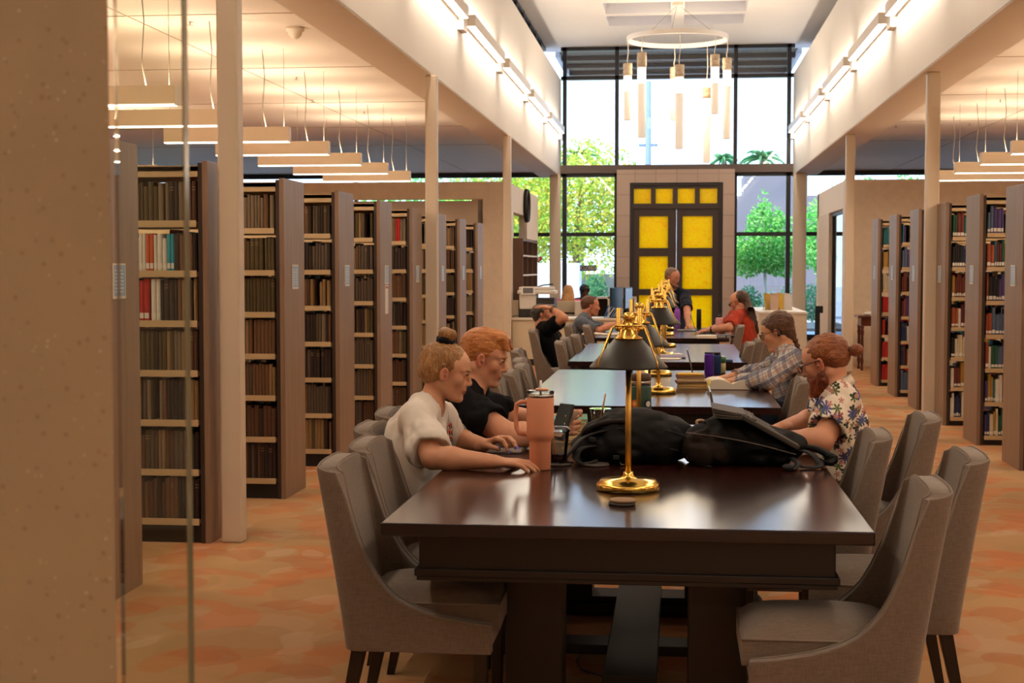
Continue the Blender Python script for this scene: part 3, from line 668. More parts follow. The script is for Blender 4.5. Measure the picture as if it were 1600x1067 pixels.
for c in sorted(cand, key=lambda c: (c['side'], c['k'], c['si'], c['a'])):
    s = c['side']; X = -2.51 if s < 0 else 2.53
    x0 = X + (-(c['a']+c['w']) if s < 0 else c['a']); yf = c['y']+.022
    lean = 0
    if id(c) in indiv:
        kk = c['key']; cnt[kk] = cnt.get(kk, 0)+1; n = cnt[kk]
        mb = MB(); book_geo(mb, x0-X, c['w'], .022, .17 if s > 0 else .19, c['z']+.0005, c['h'], c['m'], -1, c['lab'], lean)
        o = mb.build('book', loc=(X, c['y'], 0))
        case = (ordinal(c['k'])+' brown bookcase in line') if s < 0 else ordinal(6-c['k'])+' colourful bookcase in line'
        tag(o, '%s volume, %s from end panel, %s, %s' % (c['cn'], ordinal(min(n-1, 29)), SN[c['si']], case), 'book', 'volumes on the %s of the %s' % (SN[c['si']], case))
    else:
        book_geo(stuff_l if s < 0 else stuff_r, x0, c['w'], yf, .18, c['z']+.0005, c['h'], c['m'], -1, c['lab'] and c['y'] < 16)
# volumes on the far faces of the ranges, seen only over the tops of the front rows
for side, k, y0, T in ranges:
    if k == 0 and side < 0: continue
    X = -2.51 if side < 0 else 2.53
    for si, z in enumerate(zL if side < 0 else zR):
        a = .07
        while a < .95:
            w = rnd.uniform(.02, .045); h = rnd.uniform(.17, .24); x0 = X + (-(a+w) if side < 0 else a)
            mt = rnd.choice(PAL_R + [m_white, m_red, m_cyan, m_orange, m_white])
            (stuff_l if side < 0 else stuff_r).box(x0, x0+w-.001, y0+T-.2, y0+T-.022, z+.0005, z+h, mt); a += w
tag(stuff_l.build('books'), 'brown bound volumes filling the further shelves of the brown ranges', 'books', kind='stuff')
tag(stuff_r.build('books'), 'colourful volumes filling the further shelves of the colourful ranges', 'books', kind='stuff')
# ================================================================ tables, chairs, lamps
def table_wood():
    m = M('dark_stained_table'); n = m.noise(m.coords(scale=(1.0, 9, 9)), 2.5, 5, .6, .6); n2 = m.noise(m.coords(), 45, 3)
    m.p(color=m.ramp(n, [(.3, C('#1c0a06')), (.7, C('#30130c'))]), rough=.19, spec=.85)
    m.b.inputs['Specular Tint'].default_value = (.58, .77, 1, 1)  # blue of the reflected sky put into the gloss colour
    m.bump(n, .03, .001); return m.m
m_top = table_wood(); m_tab = plain('table_body', '#100603', .42, var=.15)
TX, TW, TL = -.145, 1.4, 2.78
def reading_table():
    t = thing('reading_table', '', 'table', (0, 0, 0))
    w = TW/2
    MB().box(-w, w, 0, TL, .726, .765, m_top).build('tabletop', t, bevel=.004)
    a = MB(); i = .10
    a.box(-w+i, w-i, .07, .105, .60, .726, m_tab).box(-w+i, w-i, TL-.105, TL-.07, .60, .726, m_tab)
    a.box(-w+i, -w+i+.035, .105, TL-.105, .60, .726, m_tab).box(w-i-.035, w-i, .105, TL-.105, .60, .726, m_tab); a.build('apron', t, bevel=.003)
    b = MB(); j = i-.012
    b.box(-w+j, w-j, .056, .07, .60, .622, m_tab).box(-w+j, w-j, TL-.07, TL-.056, .60, .622, m_tab).box(-w+j, -w+j+.012, .07, TL-.07, .60, .622, m_tab).box(w-j-.012, w-j, .07, TL-.07, .60, .622, m_tab)
    b.box(-w+j+.006, w-j-.006, .062, .07, .586, .60, m_tab); b.build('apron_molding', t, bevel=.003)
    for y in (.55, TL-.55):
        for x in (-.30, .28):
            MB().box(x-.092, x+.092, y-.08, y+.08, .06, .60, m_tab).build('leg', t, bevel=.004)
        MB().box(-.42, .42, y-.1, y+.1, 0.005, .06, m_tab).box(-.38, .38, y-.09, y+.09, .06, .085, m_tab).build('foot', t, bevel=.006)
    MB().box(-.09, .09, .65, TL-.65, .12, .16, m_tab).box(-.3, .3, 1.05, 1.19, .12, .155, m_tab).build('stretcher', t, bevel=.003)
    return t
TY = [4.15, 7.83, 11.55, 15.5]
tlabels = ['long dark wooden reading table with pink tumbler and two black backpacks on it', 'dark reading table holding the purple bottle and the open thick book',
           'dark reading table between the plaid shirt reader and the far table', 'dark reading table by the amber doors where a man in navy leans']
tb0 = reading_table(); tb0.location = (TX, TY[0], 0); tb0['label'] = tlabels[0]; tb0['group'] = 'reading tables in line'
for i in (1, 2, 3): dup(tb0, (TX, TY[i], 0), 0, tlabels[i], 'reading tables in line')
# ---- upholstered dining chair
def upholstery():
    m = M('grey_linen_weave'); oi = m.node('ShaderNodeObjectInfo'); v = m.coords()
    wx = m.noise(m.coords(scale=(1, 1, .12)), 330, 1); wz = m.noise(m.coords(scale=(.12, .12, 1)), 330, 1)
    f = m.math('MULTIPLY', m.math('ADD', wx, wz), .5)
    c = m.ramp(f, [(.2, C('#625449')), (.8, C('#827163'))]); c = m.mix(m.math('MULTIPLY', oi.outputs['Random'], .12), c, C('#51473f'))
    m.p(color=c, rough=.9, spec=.2, sheen=.25); m.bump(f, .2, .001); return m.m
m_uph = upholstery(); m_pipe = plain('piping_cord', '#7d6e62', .85); m_cleg = plain('espresso_leg', '#1c100b', .35)
def make_chair():
    t = thing('dining_chair', '', 'chair')
    bw, bd = .245, .27          # half width, back plane position
    zb, zt = .335, .897
    # outer and inner plan paths of the shell: front of one side, round the back, front of the other
    def path(inset, r):
        w, d = bw-inset, bd-inset; P = []
        def add(x, y, nx, ny): P.append((x, y, nx, ny))
        for q in [.455, .42, .38, .34, .29, .25, .21, .175, .145, .12, .10, .082, .066]: add(max(-bd+q, -d+r), -w, 0, -1)
        for a in np.linspace(0, PI/2, 6): add(-d+r-r*math.sin(a), -w+r-r*math.cos(a), -math.sin(a), -math.cos(a))
        for y in np.linspace(-w+r, w-r, 9)[1:-1]: add(-d, y, -1, 0)
        for a in np.linspace(0, PI/2, 6): add(-d+r-r*math.cos(a), w-r+r*math.sin(a), -math.cos(a), math.sin(a))
        for q in [.066, .082, .10, .12, .145, .175, .21, .25, .29, .34, .38, .42, .455]: add(max(-bd+q, -d+r), w, 0, 1)
        return P
    po, pi_ = path(0, .05), path(.05, .012)
    KD = [0, .035, .05, .060, .070, .082, .098, .125, .165, .225, .3, .4, .52]; KZ = [.897, .895, .885, .84, .76, .68, .615, .548, .500, .465, .442, .425, .415]
    def topz(x, y): return min(float(np.interp(x+bd, KD, KZ)), zt - .026*(abs(y)/bw)**4)
    def pos(x, y, z):
        q = max(0, (z-zb)/(zt-zb)); return (x-.10*q**1.15*math.exp(-max(0, x+bd)/.25), y*(1-.17*q**1.6), z)
    nv = 14; n = len(po); vs = []; fs = []
    tz = [topz(p[0], p[1]) for p in po]
    for P, base in ((po, zb), (pi_, zb)):
        for i, p in enumerate(P):
            for j in range(nv+1): vs.append(pos(p[0], p[1], base+(tz[i]-base)*j/nv))
    off = n*(nv+1)
    for i in range(n-1):
        for j in range(nv):
            a = i*(nv+1)+j; fs.append((a, a+1, a+nv+2, a+nv+1)); fs.append((off+a, off+a+nv+1, off+a+nv+2, off+a+1))
        t0, t1 = i*(nv+1)+nv, (i+1)*(nv+1)+nv; fs.append((t0, off+t0, off+t1, t1)); b0, b1 = i*(nv+1), (i+1)*(nv+1); fs.append((b0, b1, off+b1, off+b0))
    for i in (0, n-1):
        for j in range(nv): a = i*(nv+1)+j; fs.append((a, off+a, off+a+1, a+1) if i == 0 else (a, a+1, off+a+1, off+a))
    mb = MB(); mb.add(vs, fs, m_uph, True); sh = mb.build('backrest', t)
    bv = sh.modifiers.new('round', 'BEVEL'); bv.width = .018; bv.segments = 3; bv.limit_method = 'ANGLE'; bv.angle_limit = 1.0; bv.use_clamp_overlap = True
    for P, ins in ((po, .004), (pi_, -.004)):
        pts = [Vector(pos(p[0]-p[2]*ins, p[1]-p[3]*ins, tz[i]+.0015)) for i, p in enumerate(P)]
        MB().tube(pts, .0032, m_pipe, n=6).build('piping', sh)
    # cushion
    mb = MB(); X0, X1, Y = -.235, .203, .188; nx, ny = 12, 10; vs = []
    for i in range(nx+1):
        for j in range(ny+1):
            u, v = i/nx*2-1, j/ny*2-1; e = (1-abs(u)**5)*(1-abs(v)**5)
            vs.append((X0+(X1-X0)*i/nx, -Y+2*Y*j/ny, .475+.05*e**.7*(1-.15*(u*u+v*v)/2)))
    top_n = len(vs)
    fs = [(i*(ny+1)+j, (i+1)*(ny+1)+j, (i+1)*(ny+1)+j+1, i*(ny+1)+j+1) for i in range(nx) for j in range(ny)]
    mb.add(vs, fs, m_uph, True); mb.box(X0, X1, -Y, Y, .40, .476, m_uph); mb.build('seat', t, bevel=.0)
    MB().box(-.22, .18, -.235, .235, .34, .41, m_uph).build('seat_base', t, bevel=.006)
    MB().tube([(X0+.01, -Y, .474), (X1, -Y, .474), (X1, Y, .474), (X0+.01, Y, .474)], .004, m_pipe, n=6).build('piping', t)
    for sx, sy in ((1, 1), (1, -1), (-1, 1), (-1, -1)):
        mb = MB(); tx, ty = (.15 if sx > 0 else -.225), sy*.2; bx_, by = (tx if sx > 0 else tx-.07), sy*.205
        a, b = .022, .014
        vs = [(tx-a, ty-a, .345), (tx+a, ty-a, .345), (tx+a, ty+a, .345), (tx-a, ty+a, .345), (bx_-b, by-b, 0), (bx_+b, by-b, 0), (bx_+b, by+b, 0), (bx_-b, by+b, 0)]
        mb.add(vs, [(0, 1, 2, 3), (7, 6, 5, 4), (0, 4, 5, 1), (1, 5, 6, 2), (2, 6, 7, 3), (3, 7, 4, 0)], m_cleg); mb.build('leg', t, bevel=.003)
    return t
chair0 = make_chair(); used = [0]
def place_chair(px, ynear, side, label, rot=0, group='upholstered chairs round the reading tables'):
    """px: outer top corner of the backrest; ynear: its near flank; side -1 = west of the tables, faces +x"""
    p = at(px, 560, ynear).x
    x = p + .355 if side < 0 else p - .355
    y = ynear + .24; rz = rot if side < 0 else PI+rot
    if not used[0]:
        used[0] = 1; chair0.location = (x, y, 0); chair0.rotation_euler = (0, 0, rz); chair0['label'] = label; chair0['group'] = group; return chair0
    return dup(chair0, (x, y, 0), rz, label, group)
chairs = [
 (490, 4.35, -1, 'empty grey upholstered chair beside the end of the long table, facing the gold lamp', 0),
 (541, 4.85, -1, 'empty grey upholstered chair between the end chair and the woman in the white tee', 0),
 (549, 5.37, -1, 'grey upholstered chair carrying the woman in the white tee', 0),
 (583, 5.98, -1, 'grey upholstered chair carrying the red-haired man in black', 0),
 (1495, 4.02, 1, 'empty grey upholstered chair at the long table corner, its legs out of view', 0),
 (1552, 4.75, 1, 'empty grey upholstered chair just beyond the one whose legs are out of view', 0),
 (1397, 5.33, 1, 'empty grey upholstered chair pushed in before the man in the floral shirt', 0),
 (1474, 6.0, 1, 'grey upholstered chair pulled out, carrying the man in the floral shirt', 0),
 (759, 7.75, -1, 'grey upholstered chair just beyond the face of the red-haired man', 0),
 (785, 8.4, -1, 'grey upholstered chair at the second table, next beyond the red-haired man', 0),
 (803, 8.95, -1, 'grey upholstered chair at the second table beside the far corner pair', 0),
 (801, 9.55, -1, 'grey upholstered chair at the far corner of the second table', 0),
 (797, 10.7, -1, 'grey upholstered chair pulled back in the gap between second and third tables', 0),
 (867, 11.9, -1, 'grey upholstered chair at the close corner of the third table', 0),
 (876, 12.55, -1, 'grey upholstered chair half hidden at the third table before the man in black', 0),
 (892, 13.1, -1, 'grey upholstered chair at the third table just past the half hidden one', 0),
 (826, 14.1, -1, 'grey upholstered chair carrying the man with a hand on his head', 0),
 (881, 15.55, -1, 'grey upholstered chair behind the raised elbow of the man in black', 0),
 (911, 15.35, -1, 'grey upholstered chair at the fourth table in front of the man in grey', 0),
 (1268, 8.0, 1, 'empty grey upholstered chair between the bearded man and the plaid shirt', 0),
 (1262, 8.95, 1, 'grey upholstered chair carrying the woman in the plaid shirt', 0),
 (1178, 11.9, 1, 'grey upholstered chair at the third table corner opposite the lamps', 0),
 (1193, 12.5, 1, 'grey upholstered chair second along the third table, before the plaid shirt', 0),
 (1209, 13.1, 1, 'grey upholstered chair third along the third table, beside the plaid collar', 0),
 (1162, 15.5, 1, 'grey upholstered chair carrying the man in the red tee', 0),
 (1236, 16.4, 1, 'grey upholstered chair pulled away beside the terrazzo display counter', 0)]
CH = [place_chair(*c) for c in chairs]
# ---- brass desk lamps
m_brass = plain('polished_brass', '#e6bc5e', .18, metal=1.0); m_brassd = plain('aged_brass', '#e6b75c', .38, metal=1.0)
m_shade = M('black_tole_shade'); m_shade.p(color=C('#2a2622'), rough=.42, metal=.6); m_shade = m_shade.m
def make_lamp():
    t = thing('desk_lamp', '', 'desk lamp')
    MB().lathe((0, 0, 0), [(.100, 0), (.106, .004), (.106, .018), (.102, .024), (.096, .026), (.092, .034), (.03, .037), (.022, .043), (.018, .05), (.016, .06)], m_brass, n=40).build('base', t)
    MB().lathe((0, 0, 0), [(.0095, .055), (.0095, .40)], m_brassd, n=16).build('pole', t)
    MB().lathe((0, 0, 0), [(.128, .405), (.130, .407), (.127, .412), (.047, .498), (.044, .498), (.124, .411), (.126, .405)], m_shade, n=40).build('shade', t)
    MB().lathe((0, 0, 0), [(.045, .499), (.047, .504), (.03, .512), (.028, .53), (.022, .536), (.026, .542), (.014, .55), (.012, .558), (.019, .566), (.02, .576), (.014, .586), (0, .59)], m_brass, n=24).build('finial', t)
    f = MB()
    for k in range(4):
        a = PI/4+k*PI/2; f.tube([(.058*math.cos(a), .058*math.sin(a), .545), (.075*math.cos(a), .075*math.sin(a), .54), (.136*math.cos(a), .136*math.sin(a), .425), (.136*math.cos(a), .136*math.sin(a), .404)], .003, m_brass, n=8)
    c = [(.058*math.cos(PI/4+k*PI/2), .058*math.sin(PI/4+k*PI/2), .545) for k in range(4)]
    f.tube(c, .0028, m_brass, n=8, closed=True); f.build('wire_frame', t)
    for sx in (-1, 1):
        MB().tube([(0, 0, .515), (.02*sx, .03, .512), (.035*sx, .04, .53)], .004, m_brass, n=8).lathe((.035*sx, .04, 0), [(.009, .525), (.013, .535), (.008, .54), (.008, .60), (.005, .602)], m_brass, n=14).build('socket', t)
    MB().tube([(0, -.02, .42), (0, -.03, .395)], .0015, m_brass, n=6).build('pull_chain', t)
    return t
lamp0 = make_lamp(); lz = .765
LY = [(-.155, 4.87), (-.155, 6.25), (-.1, 8.67), (-.13, 10.1), (-.11, 12.3), (-.1, 13.75), (-.12, 16.1), (-.12, 17.5)]
LN = ['brass desk lamp with black shade standing alone on the long table', 'brass desk lamp with black shade behind the black backpack', 'brass lamp standing by the book pile on the second table', 'brass lamp at the far end of the second table',
      'brass lamp with papers beside its base on the third table', 'brass lamp at the far end of the third table', 'brass lamp on the fourth table beside the pale purple bottle', 'brass lamp in front of the leaning man in navy']
for i, (x, y) in enumerate(LY):
    if i == 0: lamp0.location = (x, y, lz); lamp0['label'] = LN[0]; lamp0['group'] = 'brass desk lamps down the tables'
    else: dup(lamp0, (x, y, lz), 0, LN[i], 'brass desk lamps down the tables')
# ================================================================ organic shapes: smooth unions turned into one continuous surface
def _lattice(seed, n=24): return np.random.RandomState(seed).rand(n, n, n).astype(np.float32)*2-1
_LAT = _lattice(3)
def vnoise(x, y, z):
    n = _LAT.shape[0]; xi, yi, zi = np.floor(x).astype(int), np.floor(y).astype(int), np.floor(z).astype(int)
    fx, fy, fz = x-xi, y-yi, z-zi; fx, fy, fz = fx*fx*(3-2*fx), fy*fy*(3-2*fy), fz*fz*(3-2*fz); r = 0
    for a in (0, 1):
        for b in (0, 1):
            for c in (0, 1): r = r + _LAT[(xi+a) % n, (yi+b) % n, (zi+c) % n]*(fx if a else 1-fx)*(fy if b else 1-fy)*(fz if c else 1-fz)
    return r
class Field:
    def __init__(s, lo, hi, h):
        s.h = h; s.lo = np.array(lo, float); s.n = np.ceil((np.array(hi)-s.lo)/h).astype(int)+1
        s.F = np.full(tuple(s.n), 9.0, np.float32); s.ax = [s.lo[i]+h*np.arange(s.n[i]) for i in range(3)]
    def _blk(s, lo, hi):
        a = np.clip(np.floor((np.array(lo)-s.lo)/s.h).astype(int), 0, s.n); b = np.clip(np.ceil((np.array(hi)-s.lo)/s.h).astype(int)+1, 0, s.n)
        if (b <= a).any(): return None
        sl = tuple(slice(a[i], b[i]) for i in range(3))
        X = s.ax[0][sl[0]][:, None, None]; Y = s.ax[1][sl[1]][None, :, None]; Z = s.ax[2][sl[2]][None, None, :]
        return sl, X, Y, Z
    def _put(s, sl, d, k, op):
        f = s.F[sl]
        if op == 'sub': d = -d
        if k > 0:
            if op == 'add': h = np.clip(.5+.5*(f-d)/k, 0, 1); r = f*(1-h)+d*h - k*h*(1-h)
            else: h = np.clip(.5-.5*(f-d)/k, 0, 1); r = f*(1-h)+d*h + k*h*(1-h)
        else: r = np.minimum(f, d) if op == 'add' else np.maximum(f, d)
        s.F[sl] = r
    def ell(s, c, r, R=None, k=.01, op='add'):
        c = np.array(c, float); r = np.array(r if hasattr(r, '__len__') else (r,)*3, float); m = r.max()+k+3*s.h
        B = s._blk(c-m, c+m)
        if B is None: return
        sl, X, Y, Z = B; X, Y, Z = X-c[0], Y-c[1], Z-c[2]
        if R is not None:
            R = np.array(R)
            X, Y, Z = R[0, 0]*X+R[1, 0]*Y+R[2, 0]*Z, R[0, 1]*X+R[1, 1]*Y+R[2, 1]*Z, R[0, 2]*X+R[1, 2]*Y+R[2, 2]*Z
        q = np.sqrt((X/r[0])**2+(Y/r[1])**2+(Z/r[2])**2); q2 = np.sqrt((X/r[0]**2)**2+(Y/r[1]**2)**2+(Z/r[2]**2)**2)+1e-9
        s._put(sl, (q*(q-1)/q2), k, op)
    def cap(s, a, b, ra, rb, k=.01, op='add', flat=None):
        """round cone; flat=(unit axis, factor) squeezes the cross-section along that axis"""
        a, b = np.array(a, float), np.array(b, float); m = max(ra, rb)*(1 if flat is None else max(1, flat[1]))+k+3*s.h
        B = s._blk(np.minimum(a, b)-m, np.maximum(a, b)+m)
        if B is None: return
        sl, X, Y, Z = B; ab = b-a; L2 = (ab**2).sum()+1e-12
        t = np.clip(((X-a[0])*ab[0]+(Y-a[1])*ab[1]+(Z-a[2])*ab[2])/L2, 0, 1)
        dx, dy, dz = X-(a[0]+t*ab[0]), Y-(a[1]+t*ab[1]), Z-(a[2]+t*ab[2])
        if flat is not None:
            u, f = np.array(flat[0]), flat[1]; q = dx*u[0]+dy*u[1]+dz*u[2]; e = (1/f-1)
            dx, dy, dz = dx+q*u[0]*e, dy+q*u[1]*e, dz+q*u[2]*e
        s._put(sl, np.sqrt(dx*dx+dy*dy+dz*dz)-(ra+(rb-ra)*t), k, op)
    def chain(s, pts, rs, k=.01, op='add'):
        for i in range(len(pts)-1): s.cap(pts[i], pts[i+1], rs[i], rs[i+1], k, op)
    def plane_cut(s, p, n, k=0):
        n = np.array(n, float); n /= np.linalg.norm(n); X = s.ax[0][:, None, None]; Y = s.ax[1][None, :, None]; Z = s.ax[2][None, None, :]
        s._put((slice(None),)*3, -(((X-p[0])*n[0]+(Y-p[1])*n[1]+(Z-p[2])*n[2])), k, 'sub')
    def wrinkle(s, amp, scale=(12, 12, 12), seed=0, band=.04):
        X = s.ax[0][:, None, None]; Y = s.ax[1][None, :, None]; Z = s.ax[2][None, None, :]
        idx = np.where(np.abs(s.F) < band)
        x, y, z = s.ax[0][idx[0]], s.ax[1][idx[1]], s.ax[2][idx[2]]
        w = vnoise((x+seed)*scale[0]+z*2, (y+seed)*scale[1], (z+seed)*scale[2]); w2 = vnoise((x+seed)*scale[0]*2.1+5, (y-seed)*scale[1]*2.1, z*scale[2]*2.1)
        s.F[idx] += amp*((1-np.abs(w)*2) + .4*w2)
    def mesh(s):
        F = s.F; ins = F < 0; nx, ny, nz = F.shape
        c = np.zeros((nx-1, ny-1, nz-1), np.int8)
        for a in (0, 1):
            for b in (0, 1):
                for d in (0, 1): c += ins[a:nx-1+a, b:ny-1+b, d:nz-1+d]
        cell = (c > 0) & (c < 8); idx = np.full(cell.shape, -1, np.int64); ii = np.argwhere(cell); idx[cell] = np.arange(len(ii))
        acc = np.zeros((len(ii), 3)); cnt = np.zeros(len(ii)); corners = [(a, b, d) for a in (0, 1) for b in (0, 1) for d in (0, 1)]
        for p in range(8):
            for q in range(p+1, 8):
                A, Bc = corners[p], corners[q]
                if sum(abs(A[i]-Bc[i]) for i in range(3)) != 1: continue
                fa = F[ii[:, 0]+A[0], ii[:, 1]+A[1], ii[:, 2]+A[2]]; fb = F[ii[:, 0]+Bc[0], ii[:, 1]+Bc[1], ii[:, 2]+Bc[2]]
                m = (fa < 0) != (fb < 0); t = np.where(m, fa/(fa-fb+1e-12), 0)
                for i in range(3): acc[:, i] += np.where(m, A[i]+(Bc[i]-A[i])*t, 0)
                cnt += m
        V = (ii + acc/np.maximum(cnt, 1)[:, None])*s.h + s.lo
        Q = []
        for ax in range(3):
            o = [i for i in range(3) if i != ax]; sl0 = [slice(None)]*3; sl1 = [slice(None)]*3
            sl0[ax] = slice(0, -1); sl1[ax] = slice(1, None); a, b = ins[tuple(sl0)], ins[tuple(sl1)]
            e = np.argwhere(a != b)
            if not len(e): continue
            ok = (e[:, o[0]] > 0) & (e[:, o[1]] > 0) & (e[:, o[0]] < F.shape[o[0]]-1) & (e[:, o[1]] < F.shape[o[1]]-1); e = e[ok]
            fl = a[e[:, 0], e[:, 1], e[:, 2]]
            def g(d0, d1):
                q = e.copy(); q[:, o[0]] -= d0; q[:, o[1]] -= d1; return idx[q[:, 0], q[:, 1], q[:, 2]]
            quad = np.stack([g(1, 1), g(0, 1), g(0, 0), g(1, 0)], 1)
            if ax == 1: fl = ~fl
            quad[~fl] = quad[~fl][:, ::-1]; Q.append(quad)
        Q = np.concatenate(Q) if Q else np.zeros((0, 4), int)
        return V, Q
    def build(s, name, mat, parent=None, paint=None, base=None, mats=None, zone=None):
        V, Q = s.mesh(); me = bpy.data.meshes.new(name); me.from_pydata(V.tolist(), [], Q.tolist())
        me.materials.append(mat)
        for m in (mats or []): me.materials.append(m)
        if len(Q): me.polygons.foreach_set('use_smooth', np.ones(len(Q), bool))
        if zone is not None and len(Q):
            cc = V[Q].mean(1); mi = np.zeros(len(Q), np.int32)
            for i, fn in enumerate(zone): mi[fn(cc)] = i+1
            me.polygons.foreach_set('material_index', mi)
        if paint is not None:
            col = np.tile(np.array(base, np.float32), (len(V), 1))
            for (c, r, cc, soft) in paint:
                r = np.array(r if hasattr(r, '__len__') else (r,)*3); d = np.sqrt((((V-np.array(c))/r)**2).sum(1))
                w = np.clip((1+soft-d)/(2*soft+1e-6), 0, 1)[:, None]; col = col*(1-w)+np.array(cc, np.float32)*w
            at_ = me.color_attributes.new('Col', 'FLOAT_COLOR', 'POINT'); at_.data.foreach_set('color', col.astype(np.float32).ravel())
        me.update(); o = bpy.data.objects.new(name, me); COL.objects.link(o)
        if parent:
            o.parent = parent; o.matrix_parent_inverse = Matrix.Translation(-parent.location)
        return o
# ================================================================ people
def skin_mat():
    m = M('skin'); a = m.node('ShaderNodeAttribute', attribute_name='Col'); n = m.noise(m.coords(), 38, 4)
    m.p(color=m.mix(m.math('MULTIPLY', n, .22), a.outputs['Color'], C('#c98a6c')), rough=.5, spec=.35, sss=.06); m.bump(m.noise(m.coords(), 260, 2), .12, .0006); return m.m
m_skin = skin_mat()
def hair_mat(name, a, b, c, scale=(120, 120, 12), rot=(0, 0, 0)):
    m = M(name); v = m.coords(scale=scale, rot=rot); n = m.noise(v, 2.2, 2, .6, .3); n2 = m.noise(m.coords(), 7, 2)
    m.p(color=m.ramp(m.math('ADD', m.math('MULTIPLY', n, .65), m.math('MULTIPLY', n2, .35)), [(.3, C(a)), (.5, C(b)), (.7, C(c))]), rough=.48, spec=.35, sheen=.1)
    m.bump(n, .4, .003); return m.m
def fabric(name, c, v=.06, rough=.9, bump=.25, sheen=.1):
    m = M(name); n = m.noise(m.coords(), 500, 1); c = C(c)
    m.p(color=m.mix(m.noise(m.coords(), 5, 3), tuple(x*(1-v) for x in c[:3])+(1,), tuple(min(1, x*(1+v)) for x in c[:3])+(1,)), rough=rough, spec=.15, sheen=sheen); m.bump(n, bump, .001); return m.m
def nrm(v): v = np.array(v, float); return v/np.linalg.norm(v)
def headR(yaw, pitch, roll=0):
    f = np.array([math.cos(pitch)*math.cos(yaw), math.cos(pitch)*math.sin(yaw), -math.sin(pitch)])
    l = np.array([-math.sin(yaw), math.cos(yaw), 0.0]); u = np.cross(f, l)
    if roll: l, u = l*math.cos(roll)+u*math.sin(roll), u*math.cos(roll)-l*math.sin(roll)
    return np.stack([f, l, u], 1)
def lay_head(F, o, R, s, neck, male=False, fine=True, nr=.055):
    P = lambda x, y, z: np.array(o)+R@(np.array([x, y, z])*s)
    F.ell(P(-.018, 0, .028), np.array([.098, .074, .078])*s, R, 0)
    F.ell(P(.034, 0, .024), np.array([.056, .062, .060])*s, R, .02*s)
    F.ell(P(.03, 0, -.035), np.array([.056, .056, .075])*s, R, .02*s)
    jw = .05 if male else .043
    for q in (-1, 1):
        F.cap(P(-.012, jw*q, -.055), P(.055, .016*q, -.104), .022*s, .019*s, .02*s)
        F.ell(P(.060, .036*q, -.026), np.array([.021, .021, .022])*s, R, .018*s)
        F.cap(P(.084, .010*q, .019), P(.070, .046*q, .017), .0085*s, .007*s, .012*s)
    F.ell(P(.078, 0, -.104), np.array([.018, .022, .018])*s, R, .014*s)
    F.ell(P(.075, 0, -.070), np.array([.0175, .026, .028])*s, R, .014*s)
    if fine:
        for q in (-1, 1):
            F.ell(P(.104, .031*q, .001), np.array([.018, .016, .010])*s, R, .010*s, 'sub')
            F.ell(P(.0785, .031*q, .001), .0138*s, R, .004*s)
            F.cap(P(.0955, .023*q, .0), P(.0925, .040*q, .0), .0048*s, .0042*s, .0015*s, 'sub')
    F.ell(P(.076, 0, -.048), np.array([.021, .028, .022])*s, R, .014*s)
    F.cap(P(.086, 0, .010), P(.106, 0, -.031), .0078*s, .0098*s, .010*s)
    for q in (-1, 1): F.ell(P(.097, .0105*q, -.036), np.array([.010, .0068, .0068])*s, R, .005*s)
    F.ell(P(.105, 0, -.0335), .0092*s, R, .006*s)
    F.ell(P(.0925, 0, -.0645), np.array([.008, .021, .0050])*s, R, .006*s)
    F.ell(P(.0910, 0, -.0745), np.array([.008, .018, .0058])*s, R, .006*s)
    if fine: F.cap(P(.101, -.02, -.0693), P(.101, .02, -.0693), .0028*s, .0028*s, .003*s, 'sub')
    for q in (-1, 1):
        ax = nrm(R@np.array([.25, .95*q, 0])); f2 = nrm(R@np.array([.95, -.3*q, 0.1])); Re = np.stack([f2, ax, np.cross(f2, ax)], 1)
        F.ell(P(.002, .077*q, -.016), np.array([.019, .0075, .031])*s, Re, .004*s)
        if fine: F.ell(P(.007, .084*q, -.012), np.array([.0115, .008, .021])*s, Re, .002*s, 'sub'); F.ell(P(.010, .079*q, -.018), np.array([.006, .006, .008])*s, Re, .003*s)
    F.cap(P(-.028, 0, -.06), neck, nr*s, (nr+.006)*s, .022*s)
    return P
def face_paint(P, s, lip, blush, base, beard=None):
    mid = tuple(np.array(blush)*.15+np.array(base)*.85)
    pt = [(P(.065, q*.045, -.03), .034*s, mid, .8) for q in (-1, 1)] + [(P(.108, 0, -.034), .014*s, mid, .6)]
    pt += [(P(.004, q*.082, -.016), .026*s, blush, .4) for q in (-1, 1)]
    pt += [(P(.008, q*.085, -.014), np.array([.009, .009, .015])*s, tuple(np.array(base)*np.array([.62, .5, .45, 1])), .5) for q in (-1, 1)]  # shade of the ear hollow put into the skin colour
    pt += [(P(.096, 0, -.0695), np.array([.016, .022, .0105])*s*1.0, lip, .25)]
    return pt
m_lash = plain('eyelash_dark', '#20130d', .6)
m_eye = plain('eye_white', '#c9bdb2', .2); m_iris = plain('iris_dark', '#2a1f1a', .15)
def eyes(P, R, s, root, brow_mat, brow=True):
    for q in (-1, 1):
        e = MB(); c = P(.0775, .031*q, .001); f = Vector(R[:, 0])
        e.sphere(c, .0125*s, m_eye, 14, 10); e.sphere(Vector(c)+f*.0068*s, .0068*s, m_iris, 12, 8); fit(e.build('eye'), root)
        b = MB(); b.tube([P(.0905, .0185*q, .0015), P(.0955, .027*q, .0075), P(.093, .037*q, .0068), P(.0865, .0455*q, .0005)], [.0011, .0019, .0019, .0012], m_lash, n=5); fit(b.build('eyelash'), root)
        if brow:
            b = MB(); b.tube([P(.0935, .012*q, .0165), P(.0925, .028*q, .0215), P(.078, .046*q, .0185)], [.003*s, .0036*s, .0018*s], brow_mat, n=6)
            o = b.build('eyebrow', root); o.matrix_parent_inverse = Matrix.Translation(-root.location)
